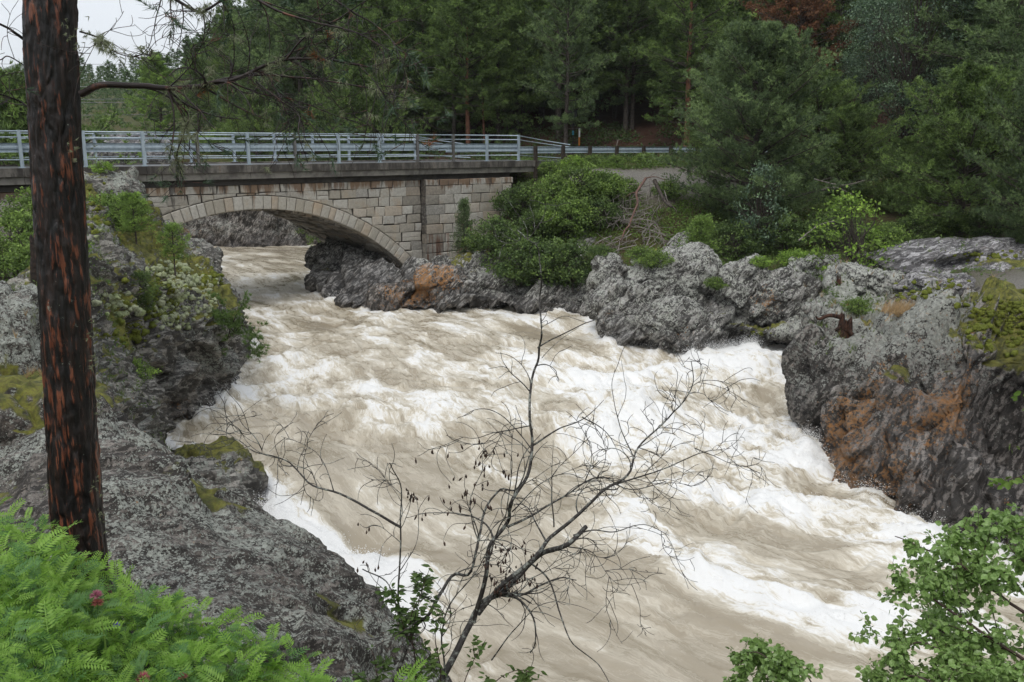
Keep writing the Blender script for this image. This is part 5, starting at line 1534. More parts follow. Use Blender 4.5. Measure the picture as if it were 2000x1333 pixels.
M_BEARD = t_leaf('hanging_lichen', (0.16, 0.18, 0.10), (0.24, 0.27, 0.16), (0.33, 0.35, 0.22), .3, 9)
M_NEEDLE = t_leaf('near_pine_needles', (0.035, 0.075, 0.035), (0.06, 0.11, 0.055), (0.10, 0.16, 0.085), .25, 8, .4, .5)
M_NEEDLE_R = t_leaf('brown_dead_needles', (0.22, 0.085, 0.035), (0.30, 0.13, 0.06), None, .2, 8)

def branch_set(parent, name, polys, seed, mat, Y=(4.4, 4.9), **kw):
    g = np.random.RandomState(seed)
    allt = []
    for pts, r0, r1, ya, yb, opt in polys:
        A = Acc(); tips = []
        r0, r1 = r0 * .82, r1 * .82
        o = dict(kw); o.update(opt)
        P = polyY(pts, ya, yb)
        P[1:-1] += g.normal(size=(len(P) - 2, 3)) * np.array([0, .05, 0])
        grow(A, P, r0, r1, g, tips, **o)
        link(name, A.mesh(name, [mat], smooth=True), parent)
        allt.append((tips, P))
    return allt
PB = [
    ([(158, 184), (200, 168), (262, 166), (332, 172), (400, 168), (462, 155), (520, 128), (562, 115), (640, 118), (705, 128), (770, 118)], .023, .004, 4.45, 4.3, dict(rate=13, start=.3, bias=(0, 0, -.1))),
    ([(380, 170), (470, 146), (560, 150), (640, 160), (720, 172), (800, 195)], .010, .003, 4.4, 4.8, dict(rate=15, start=.05)),
    ([(255, 166), (300, 176), (345, 198), (366, 225), (368, 262), (352, 305), (356, 345)], .009, .002, 4.45, 4.4, dict(rate=13, grav=-.10)),
    ([(500, 160), (550, 195), (580, 225), (592, 262), (600, 318)], .006, .002, 4.4, 4.2, dict(rate=11, grav=-.10)),
    ([(330, 172), (352, 150), (372, 118), (385, 95), (420, 75)], .005, .0015, 4.4, 4.2, dict(rate=12)),
    ([(560, 115), (590, 75), (640, 40), (700, 15), (760, -20)], .007, .002, 4.3, 4.0, dict(rate=13)),
    ([(250, -60), (330, -10), (372, 18), (415, 22), (460, -5), (520, -40)], .012, .005, 4.6, 4.3, dict(rate=11)),
    ([(420, -60), (520, 10), (600, 40), (690, 62), (760, 100)], .010, .002, 4.2, 4.0, dict(rate=13, grav=-.05)),
    ([(560, -60), (640, -10), (700, 30), (750, 60), (790, 120)], .008, .002, 4.2, 3.9, dict(rate=14, grav=-.05)),
    ([(155, 62), (178, 70), (200, 82), (236, 104), (262, 112), (285, 88), (300, 60)], .006, .0015, 4.45, 4.2, dict(rate=12)),
    ([(262, 110), (300, 98), (326, 70)], .003, .001, 4.3, 4.2, dict(rate=12)),
    ([(440, 155), (500, 182), (560, 190), (640, 220), (700, 240)], .006, .002, 4.4, 4.7, dict(rate=13, grav=-.06)),
    ([(700, 125), (740, 165), (770, 215), (800, 250)], .004, .0015, 4.3, 4.2, dict(rate=12, grav=-.08)),
    ([(48, 78), (30, 62), (0, 50), (-40, 30)], .010, .006, 4.5, 4.3, dict(rate=11)),
    ([(55, 210), (30, 196), (0, 180), (-40, 150)], .006, .004, 4.5, 4.4, dict(rate=12, grav=-.04)),
    ([(50, 130), (20, 112), (0, 118), (-40, 100)], .004, .003, 4.5, 4.4, dict(rate=12)),
]
tipsets = branch_set(burnt, 'branch', PB, 21, M_TWIG_P, rmin=.0016, L=(.10, .46), curl=.20, depth=2, ang=.8)
g = np.random.RandomState(5)
NC, ND, RC, RD, LC, LD = [], [], [], [], [], []
needle_sets = {0: .02, 2: .42, 3: .5, 5: .16, 6: .15, 7: .2, 8: .25, 11: .06, 12: .4, 13: .3, 14: .2, 1: .05, 15: .25, 9: .02}
for si, (tips, P) in enumerate(tipsets):
    pr = needle_sets.get(si, 0.0)
    for p, d, dep in tips:
        if g.rand() < pr:
            n = g.randint(2, 6)
            for a in range(n):
                NC.append(p - d * .018 * a + g.normal(size=3) * .003); ND.append(unit(d * .9 + np.array([0, 0, .15])))
            if g.rand() < .07:
                for a in range(6):
                    RC.append(p - d * .012 * a + g.normal(size=3) * .006); RD.append(d)
        if g.rand() < (.035 if si in (0, 2, 9, 10, 6, 11, 4) else .01):
            for a in range(g.randint(3, 9)):
                LC.append(p - d * g.uniform(0, .10) + g.normal(size=3) * .012); LD.append(np.array([0, 0, -1.]) + g.normal(size=3) * .5)
    C = catmull(P, 60)
    if si in (0, 1, 2, 9, 6):
        for a in range(20 if si else 34):
            c = C[g.randint(4, 60)]
            if fbm(c[None] * 5, 2, 8)[0] > -.05:
                for b_ in range(5):
                    LC.append(c + g.normal(size=3) * .014); LD.append(np.array([0, 0, -.7]) + g.normal(size=3) * .7)
for c, d, n, L, W, sp, mat, nm in ((NC, ND, 9, .050, .0036, .6, M_NEEDLE, 'needles'), (RC, RD, 8, .05, .003, .6, M_NEEDLE_R, 'brown_needles'), (LC, LD, 9, .045, .0035, .7, M_BEARD, 'hanging_lichen')):
    if not c:
        continue
    V, T_ = blades(np.array(c), np.array(d), n, L, W, sp, g)
    link(nm, arr_mesh(nm, V, None, T_, [mat]), burnt)
# pale lichen tufts stuck to the trunk edges
LC, LD = [], []
for (x, y, Yo) in [(168, 62, -.02), (150, 82, -.1), (128, 66, -.12), (172, 160, -.04), (196, 470, -.02), (190, 300, -.05), (182, 700, -.05), (150, 290, -.12), (70, 620, 0), (196, 800, -.03), (178, 640, -.06), (190, 950, -.06), (90, 950, -.05), (200, 1010, -.03)]:
    c = np.array(D(x, y, TY + Yo - .02))
    for a in range(9):
        LC.append(c + g.normal(size=3) * np.array([.012, .01, .03])); LD.append(g.normal(size=3) + np.array([0, -.6, -.4]))
V, T_ = blades(np.array(LC), np.array(LD), 7, .025, .004, .8, g)
link('bark_lichen', arr_mesh('bark_lichen', V, None, T_, [M_BEARD]), burnt)

# ------------------------------------------------------------------ foreground: bare alder shrub over the water
shrub = thing('bare_shrub', 'leafless lichen-speckled shrub with many crooked branches spread before the rapids', 'shrub', (0, 0, 0))
SB = [
    ([(840, 1400), (856, 1332), (895, 1261), (936, 1206), (983, 1151), (1049, 1096), (1104, 1057), (1146, 1028)], .021, .012, 3.3, 3.5, dict(rate=11, start=.3)),
    ([(1120, 1046), (1160, 1038), (1197, 1035), (1258, 1024), (1307, 1046)], .005, .0015, 3.5, 3.6, dict()),
    ([(933, 1200), (977, 1140), (1038, 1085), (1076, 1052), (1137, 997), (1181, 953), (1225, 920), (1247, 881), (1302, 832), (1346, 758), (1350, 705)], .015, .0022, 3.35, 3.9, dict()),
    ([(1190, 948), (1225, 932), (1291, 909), (1357, 876), (1417, 875)], .006, .002, 3.7, 3.9, dict()),
    ([(1357, 876), (1395, 898), (1440, 903), (1483, 905)], .0035, .001, 3.9, 4.0, dict()),
    ([(1346, 758), (1379, 749), (1417, 744), (1437, 782)], .003, .001, 3.9, 3.9, dict()),
    ([(925, 1215), (950, 1118), (957, 1068), (991, 1030), (996, 975), (1030, 920), (1041, 870), (1035, 810), (1041, 744), (1054, 700), (1057, 640), (1052, 590), (1058, 540), (1050, 490), (1030, 465), (1010, 450)], .013, .0018, 3.35, 3.6, dict(rate=7)),
    ([(1041, 870), (1090, 838), (1137, 815), (1178, 782)], .006, .0015, 3.5, 3.6, dict(rate=2)),
    ([(1137, 815), (1181, 848), (1205, 885), (1219, 917)], .0035, .001, 3.55, 3.5, dict(rate=2)),
    ([(1035, 832), (972, 832), (930, 842), (895, 854)], .0035, .001, 3.5, 3.5, dict(rate=13)),
    ([(1050, 680), (1085, 655), (1140, 622), (1200, 610), (1258, 614)], .0042, .0012, 3.6, 3.7, dict(rate=1.5)),
    ([(1058, 700), (1085, 668), (1130, 640)], .002, .001, 3.6, 3.7, dict(rate=1)),
    ([(991, 1030), (1038, 1008), (1093, 975), (1170, 942), (1225, 942), (1302, 939), (1351, 953)], .0075, .0012, 3.4, 3.7, dict()),
    ([(740, 1400), (768, 1332), (807, 1239), (840, 1184), (878, 1151), (922, 1107), (944, 1019), (977, 980), (1010, 953), (1035, 890)], .014, .003, 3.3, 3.4, dict(rate=13)),
    ([(800, 1262), (790, 1240), (780, 1167), (782, 1030), (779, 964), (763, 905)], .0075, .0025, 3.3, 3.3, dict(rate=15)),
    ([(782, 1030), (730, 991), (664, 958), (609, 939), (554, 914), (504, 876), (455, 862), (405, 871)], .0078, .0014, 3.3, 3.4, dict(rate=15)),
    ([(512, 880), (499, 854), (471, 826), (458, 791)], .0035, .001, 3.4, 3.4, dict(rate=13)),
    ([(1032, 1096), (1071, 1140), (1093, 1195), (1115, 1244), (1170, 1305), (1200, 1350)], .006, .002, 3.4, 3.2, dict(rate=1.5)),
    ([(708, 1112), (752, 1167), (785, 1228)], .003, .004, 3.4, 3.3, dict(rate=13)),
    ([(1236, 890), (1208, 826), (1197, 766), (1200, 722)], .0035, .0012, 3.75, 3.8, dict(rate=2)),
    ([(1082, 1030), (1077, 936), (1081, 860)], .004, .001, 3.45, 3.5, dict(rate=3)),
    ([(1109, 1068), (1159, 1090), (1197, 1118), (1262, 1136)], .0035, .001, 3.5, 3.5, dict()),
    ([(950, 1110), (975, 1040), (990, 985), (1000, 900), (985, 820 + 60)], .005, .0015, 3.35, 3.3, dict()),
    ([(1000, 1000), (1060, 945), (1120, 940), (1180, 965)], .004, .001, 3.4, 3.4, dict()),
    ([(870, 1400), (868, 1300), (862, 1240), (880, 1180), (930, 1120), (960, 1060)], .006, .002, 3.2, 3.3, dict()),
    ([(985, 1150), (1040, 1120), (1110, 1100), (1140, 1070)], .004, .001, 3.4, 3.4, dict()),
    ([(960, 1290), (1010, 1220), (1060, 1180), (1120, 1190), (1170, 1200)], .004, .001, 3.3, 3.3, dict(rate=3)),
]
st = branch_set(shrub, 'branch', SB, 33, M_TWIG, rate=15, L=(.08, .44), curl=.24, depth=2, ang=.8, k=6, rmin=.0015)
g = np.random.RandomState(9)
# withered catkins and dead leaves hanging in the middle
A = Acc()
cone_c = []
for tips, P in st:
    for p, d, dep in tips:
        cone_c.append(p)
cone_c = np.array(cone_c)
def near_px(P, px, py, rp):
    dep = P[:, 1] * CP - (P[:, 2] - CAMZ) * SP
    x = 1000 + FPX * P[:, 0] / dep
    y = 666.5 - FPX * (P[:, 1] * SP + (P[:, 2] - CAMZ) * CP) / dep
    return np.hypot(x - px, y - py) < rp
sel = near_px(cone_c, 880, 960, 95) | near_px(cone_c, 970, 910, 60) | near_px(cone_c, 740, 1060, 60) | near_px(cone_c, 1000, 1110, 60)
A.tube([(0, 0, 0), (0, 0, -.006), (0, .0, -.014), (.001, 0, -.022), (.001, 0, -.027)], [.0006, .0012, .0044, .0036, .0008], 6)
me_c = A.mesh('catkin', [t_plain('withered_brown', (0.03, 0.018, 0.014), (0.055, 0.03, 0.02), 40, .8)])
for p in cone_c[sel][:150]:
    for a in range(g.randint(1, 3)):
        o = link('catkin', me_c, shrub)
        o.location = p + g.normal(size=3) * .006
        o.rotation_euler = (g.normal() * .25, g.normal() * .25, g.uniform(0, 6))
        o.scale = (1, 1, g.uniform(.6, 1.15))

# ------------------------------------------------------------------ leafy sprays: birches lower right, willow shoots on the shrub
def leafy(name, label, cat, polys, seed, leafmat, size, mat, dens=1.0, rate=9, L=(.10, .35), grav=-.06, droop=.5, depth=2, lw=1.35, step=.018):
    o = thing(name, label, cat, (0, 0, 0))
    g = np.random.RandomState(seed)
    LV, LQ, n0 = [], [], 0
    A = Acc()
    C = []
    for pts, r0, r1, ya, yb in polys:
        tips = []
        P = polyY(pts, ya, yb)
        B_ = Acc()
        st0 = len(A.V)
        grow(A, P, r0, r1, g, tips, rate=rate, L=L, curl=.14, depth=depth, ang=.75, grav=grav, k=5)
        for V_ in A.V[st0:]:
            # leaf stations on the thin twigs only
            m = len(V_)
            c = V_[::4]
            if len(c) < 3:
                continue
            rr = np.linalg.norm(V_[0] - V_[1])
            if rr > .0065:
                continue
            C.append(c)
    C = np.concatenate(C)
    m = int(len(C) * dens)
    idx = g.randint(0, len(C), m)
    Cc = C[idx] + g.normal(size=(m, 3)) * .010
    d = unit(np.stack([g.normal(size=m), g.normal(size=m), -np.abs(g.normal(size=m)) * droop * 2 + .1], 1))
    nrm = unit(np.cross(d, g.normal(size=(m, 3))) + np.array([0, -.25, .45]))
    s = unit(np.cross(nrm, d))
    nrm = np.cross(d, s)
    l = size * g.uniform(.55, 1.2, size=(m, 1))
    w = l * .5 / lw
    base = Cc + d * l * .12
    bend = nrm * l * .12
    V6 = np.stack([base, base + d * l * .32 + s * w, base + d * l * .68 + s * w * .75 - bend * .4, base + d * l - bend, base + d * l * .68 - s * w * .75 - bend * .4, base + d * l * .32 - s * w, base + d * l * .5 - bend * .9], 1)
    i = np.arange(m)[:, None] * 7
    Tt = np.concatenate([i + np.array([[a, b, 6]]) for a, b in ((0, 1), (1, 2), (2, 3), (3, 4), (4, 5), (5, 0))], 1).reshape(-1, 3)
    link('leaves', arr_mesh('leaves', V6.reshape(-1, 3), None, Tt, [leafmat]), o)
    link('branches', A.mesh('branches', [mat], smooth=True), o)
    return o
M_BLEAF = t_leaf('near_birch_leaves', (0.16, 0.28, 0.06), (0.24, 0.38, 0.10), (0.34, 0.46, 0.19), .35, 9, .38, .5)
M_BTWIG = t_twig('birch_twig', (0.05, 0.028, 0.022), (0.12, 0.09, 0.075), (.55, .7), 20)
leafy('birch_bush', 'leafy birch bush reaching in over the water at the lower right corner', 'birch', [
    ([(2200, 1480), (2120, 1320), (2040, 1225), (1960, 1170), (1870, 1100), (1800, 1070), (1748, 1048)], .012, .002, 3.0, 3.5),
    ([(2200, 1420), (2100, 1250), (2000, 1160), (1930, 1110), (1880, 1082)], .010, .002, 3.0, 3.4),
    ([(2180, 1500), (2050, 1330), (1940, 1250), (1840, 1185), (1780, 1140), (1725, 1165)], .010, .002, 3.0, 3.4),
    ([(2150, 1550), (1990, 1380), (1880, 1300), (1800, 1255), (1745, 1275)], .010, .002, 3.0, 3.3),
    ([(2100, 1600), (1950, 1420), (1850, 1350), (1780, 1320), (1730, 1345)], .010, .002, 2.9, 3.2),
    ([(2250, 1350), (2120, 1210), (2040, 1130), (1990, 1090), (1965, 1060)], .008, .002, 3.0, 3.3),
    ([(2200, 1450), (2060, 1290), (1960, 1260), (1900, 1200), (1850, 1150)], .008, .002, 3.2, 3.6),
    ([(2150, 1480), (2020, 1360), (1930, 1310), (1850, 1240), (1800, 1210)], .008, .002, 3.1, 3.5),
    ([(2200, 1500), (2060, 1400), (1980, 1330), (1920, 1340), (1860, 1380)], .008, .002, 2.9, 3.1)], 41, M_BLEAF, .029, M_BTWIG, dens=1.0, rate=13, L=(.10, .34), depth=2)
leafy('birch_bush', 'small rounded top of a birch bush rising from the bottom edge', 'birch', [
    ([(1640, 1520), (1600, 1420), (1555, 1350), (1515, 1300), (1470, 1275), (1430, 1310)], .007, .0015, 3.1, 3.3),
    ([(1640, 1520), (1590, 1400), (1540, 1330), (1500, 1290), (1480, 1262)], .006, .0015, 3.1, 3.4),
    ([(1650, 1520), (1620, 1420), (1590, 1340), (1560, 1300), (1545, 1285)], .006, .0015, 3.2, 3.4),
    ([(1600, 1520), (1530, 1420), (1480, 1370), (1430, 1350)], .006, .0015, 3.0, 3.2)], 42, M_BLEAF, .028, M_BTWIG, dens=1.3, rate=16, L=(.07, .2), depth=2)
leafy('birch_twigs', 'thin birch twigs with a few bright leaves at the right edge before the dark hollow', 'birch', [
    ([(2120, 980), (2060, 940), (2010, 930), (1975, 935), (1945, 942)], .004, .001, 3.2, 3.3),
    ([(2120, 860), (2060, 820), (2020, 800), (1990, 770)], .004, .001, 3.2, 3.3),
    ([(2120, 1080), (2060, 1040), (2010, 1030), (1970, 1040)], .004, .001, 3.2, 3.3),
    ([(2110, 930), (2050, 890), (2010, 880), (1970, 870)], .003, .001, 3.2, 3.3)], 43, M_LIME, .034, M_BTWIG, dens=1.0, rate=6, L=(.06, .16), depth=1)
leafy('willow_shoots', 'green willow shoots growing up through the base of the bare shrub', 'shrub', [
    ([(800, 1420), (812, 1300), (800, 1220), (822, 1160), (840, 1110)], .004, .001, 3.2, 3.25),
    ([(830, 1420), (820, 1300), (790, 1230), (770, 1170)], .004, .001, 3.2, 3.2),
    ([(850, 1420), (860, 1320), (850, 1240), (870, 1180)], .004, .001, 3.1, 3.2),
    ([(760, 1420), (740, 1340), (730, 1280), (715, 1260)], .004, .001, 3.1, 3.2),
    ([(900, 1420), (905, 1340), (930, 1280), (950, 1250)], .004, .001, 3.1, 3.2),
    ([(930, 1420), (960, 1340), (1010, 1310), (1060, 1320)], .004, .001, 3.0, 3.1)], 44, M_WILLOW, .036, M_BTWIG, dens=.7, rate=8, L=(.06, .18), grav=.03, droop=.1, lw=2.2)

# ------------------------------------------------------------------ vetch bank, lower left
def pinnate(g):
    """one vetch leaf along +x: rachis with paired leaflets"""
    V, Q, n0 = [], [], 0
    Lr = g.uniform(.055, .11)
    npair = g.randint(7, 12)
    arch = g.uniform(.1, .5)
    def pt(u):
        return np.array([Lr * u, 0, Lr * (arch * u - arch * 1.3 * u * u)])
    for i in range(npair):
        u = .12 + .85 * i / npair
        p = pt(u)
        ll = Lr * .24 * math.sin(math.pi * (.25 + .65 * u)) ** .6 + .004
        for s in (-1, 1):
            d = unit(np.array([.45, s * 1.0, g.uniform(-.25, .15)]))
            w = np.array([1, 0, 0]) * ll * .16
            V += [p, p + d * ll * .5 + w, p + d * ll, p + d * ll * .5 - w]
            Q.append([n0, n0 + 1, n0 + 2, n0 + 3]); n0 += 4
    for i in range(3):
        a, b = pt(i / 3), pt((i + 1) / 3)
        w = np.array([0, .0012, 0])
        V += [a - w, a + w, b + w, b - w]; Q.append([n0, n0 + 1, n0 + 2, n0 + 3]); n0 += 4
    return np.array(V), np.array(Q)
g = np.random.RandomState(3)
LV_ = [pinnate(g) for _ in range(14)]
M_VETCH = t_leaf('vetch_leaves', (0.17, 0.34, 0.04), (0.26, 0.46, 0.065), (0.36, 0.55, 0.12), .45, 3, .5, .35)
M_VETCH2 = t_leaf('vetch_leaves_dark', (0.075, 0.19, 0.05), (0.13, 0.27, 0.07), (0.20, 0.36, 0.10), .4, 3, .5, .35)
# upper outline of the bank as seen, turned into places: (px, py, Y)
VO = [(-60, 1005, 3.3), (60, 1010, 3.3), (120, 1050, 3.3), (175, 1105, 3.3), (240, 1135, 3.25), (330, 1160, 3.2), (400, 1200, 3.1), (470, 1215, 3.0), (540, 1270, 2.9), (600, 1300, 2.85), (660, 1345, 2.8)]
VOP = np.array([D(x, y - 12, Y) for x, y, Y in VO])
def vetch_top(x, y):
    """height of the top of the vetch bank at a place, and how far inside it the place is"""
    b = np.interp(x / y, VOP[:, 0] / VOP[:, 1], VOP[:, 1])
    zt = np.interp(x / y, VOP[:, 0] / VOP[:, 1], VOP[:, 2])
    return zt, b
acc1 = [[], [], 0]; acc2 = [[], [], 0]
stem = Acc()
N = 0
while N < 5600:
    ax = g.uniform(-.66, -.13)
    y = g.uniform(1.25, 3.45)
    x = ax * y
    zt, b = vetch_top(x, y)
    if y > b + .02:
        continue
    # bank falls gently towards the viewer's feet and is lumpy
    top = zt + .10 * (b - y) * .6 + .09 * fbm(np.array([[x * 3.5, y * 3.5, 0]]), 3, 12)[0]
    z = top - abs(g.normal()) * .09
    if y < 1.9 and z > CAMZ - .9:
        continue
    V, Q = LV_[g.randint(14)]
    sc_ = g.uniform(.6, 1.25) * (1.0 if y > 2 else .8)
    az = g.uniform(0, 6.283); el = g.uniform(-.3, .9); ro = g.normal() * .5
    ca, sa, ce, se, cr_, sr = math.cos(az), math.sin(az), math.cos(el), math.sin(el), math.cos(ro), math.sin(ro)
    Rx = np.array([[1, 0, 0], [0, cr_, -sr], [0, sr, cr_]]); Ry = np.array([[ce, 0, -se], [0, 1, 0], [se, 0, ce]]); Rz = np.array([[ca, -sa, 0], [sa, ca, 0], [0, 0, 1]])
    W = V @ (Rz @ Ry @ Rx).T * sc_ + np.array([x, y, z])
    A_ = acc1 if g.rand() < .72 else acc2
    A_[0].append(W); A_[1].append(Q + A_[2]); A_[2] += len(W)
    if N % 5 == 0:
        stem.tube([(x, y, z), (x + g.normal() * .04, y + g.normal() * .04, z - .12), (x + g.normal() * .06, y + g.normal() * .06, z - .34)], [.0012, .0016, .002], 3, cap=False)
    N += 1
vt = thing('vetch_patch', 'bright green feathery vetch covering the bank at the lower left', 'ground cover', (0, 0, 0))
vt['kind'] = 'stuff'
for A_, mt, nm in ((acc1, M_VETCH, 'vetch_leaves'), (acc2, M_VETCH2, 'vetch_leaves')):
    o = link(nm, arr_mesh(nm, np.concatenate(A_[0]), np.concatenate(A_[1]), None, [mt]), vt)
link('stems', stem.mesh('stems', [M_VETCH2]), vt)
# soil mound under the vetch
nx, ny = 60, 40
G = np.zeros((nx, ny, 3))
for i in range(nx):
    ax = -.95 + .82 * i / (nx - 1)
    for j in range(ny):
        y = .3 + (3.5 - .3) * j / (ny - 1)
        x = ax * y
        zt, b = vetch_top(x, y)
        G[i, j] = (x, min(y, b + .25), zt - .26 - max(0, y - b) * 1.6 + .06 * (b - min(y, b)))
        if ax > -.17:
            G[i, j, 2] -= 1.0 * (ax + .17) / .04
link('vetch_bank', arr_mesh('vetch_bank', G.reshape(-1, 3), grid_faces(nx, ny), None, [t_plain('leaf_litter', (0.03, 0.045, 0.015), (0.02, 0.02, 0.01), 8, .95)], smooth=True), kind='structure')
def flower(px, py, Y, col, label, size=.02, n=40):
    g = np.random.RandomState(int(px))
    c = np.array(D(px, py, Y))
    o = thing('clover_flower', label, 'flower', tuple(c))
    v = unit(g.normal(size=(n, 3)))
    v[:, 2] = np.abs(v[:, 2]) * .9 - .2
    V, T_ = blades(v * size * .35, v, 3, size * .8, size * .28, .25, g)
    link('petals', arr_mesh('petals', V, None, T_, [t_leaf('petals', col, tuple(min(1, x * 1.3) for x in col), None, .3, 30)]), o)
    A = Acc(); A.tube([(0, 0, 0), (.005, .004, -.1), (.0, .01, -.25)], [.0014, .0016, .002], 5)
    link('stem', A.mesh('stem', [M_VETCH2]), o)
flower(188, 1163, 2.85, (0.42, 0.16, 0.22), 'pink clover head standing out of the vetch below the burnt trunk', .022, 50)
flower(190, 1178, 2.84, (0.34, 0.12, 0.10), 'fading brownish clover head right under the pink one', .022, 40)
flower(280, 1326, 2.5, (0.38, 0.12, 0.14), 'dull pink clover head at the bottom edge left of centre', .024)
flower(357, 1322, 2.55, (0.36, 0.14, 0.13), 'small dull pink flower head at the bottom edge, right of the clover', .016)
flower(228, 1222, 2.75, (0.16, 0.12, 0.45), 'small violet vetch flower in the green leaves', .014, 20)
flower(116, 1130, 3.0, (0.20, 0.17, 0.45), 'tiny violet vetch flower left of the trunk foot', .012, 16)
for (x0, y0, x1, y1, Y, lab) in ((75, 1180, 65, 1095, 3.0, 'broad upright grass blade in the vetch left of the trunk'), (10, 1330, -5, 1190, 2.7, 'tall grass blade at the left edge of the vetch'), (205, 1330, 196, 1200, 2.6, 'thin grass stalk rising from the vetch under the clover')):
    a, b = np.array(D(x0, y0, Y)), np.array(D(x1, y1, Y + .05))
    m = (a + b) / 2 + np.array([.01, 0, .01])
    P = catmull([a, m, b], 8)
    w = np.array([.0045, 0, 0])[None] * (1 - np.linspace(0, 1, 8)[:, None] ** 2)
    V = np.stack([P - w, P + np.array([0, -.002, 0]), P + w], 1)
    o = thing('tall_grass', lab, 'grass', (0, 0, 0), me=arr_mesh('grass_blade', V.reshape(-1, 3), grid_faces(8, 3), None, [M_LIME], smooth=True))
# ------------------------------------------------------------------ things that stand on the banks
from mathutils.bvhtree import BVHTree
BV_ = []
for nm in ('ground', 'left_river_cliff', 'right_river_rocks', 'right_river_cliff', 'lichen_boulder'):
    me = bpy.data.objects[nm].data
    n = len(me.vertices)
    co = np.empty(n * 3, np.float32); me.vertices.foreach_get('co', co)
    vi = np.empty(len(me.loops), np.int32); me.loops.foreach_get('vertex_index', vi)
    BV_.append(BVHTree.FromPolygons(co.reshape(-1, 3).tolist(), vi.reshape(-1, 4).tolist()))
BO_ = []
for o in list(SC.objects):
    if o.name.startswith('boulder') and o.type == 'MESH':
        co = np.array([v.co[:] for v in o.data.vertices]) + np.array(o.location)
        BO_.append((co.min(0), co.max(0), BVHTree.FromPolygons(co.tolist(), [p.vertices[:] for p in o.data.polygons])))
def surf(x, y):
    best, nb_ = -99, Vector((0, 0, 1))
    p = Vector((x, y, 40))
    L = BV_ + [b for lo, hi, b in BO_ if lo[0] < x < hi[0] and lo[1] < y < hi[1]]
    for b in L:
        h = b.ray_cast(p, Vector((0, 0, -1)))
        if h[0] is not None and h[0].z > best:
            best, nb_ = h[0].z, (h[1] if b in BV_ else Vector((0, 0, .1)))
    return best, nb_
def on(px, Y):
    x = D(px, 300, Y)[0]
    return (x, Y, surf(x, Y)[0] - .04)
def hit(px, py):
    """the place on the banks seen at a photo pixel"""
    d = Vector(_ray(px, py)).normalized()
    best = None
    for b in BV_ + [q[2] for q in BO_]:
        h = b.ray_cast(Vector((0, 0, CAMZ)), d)
        if h[0] is not None and (best is None or h[3] < best[3]):
            best = h
    return best

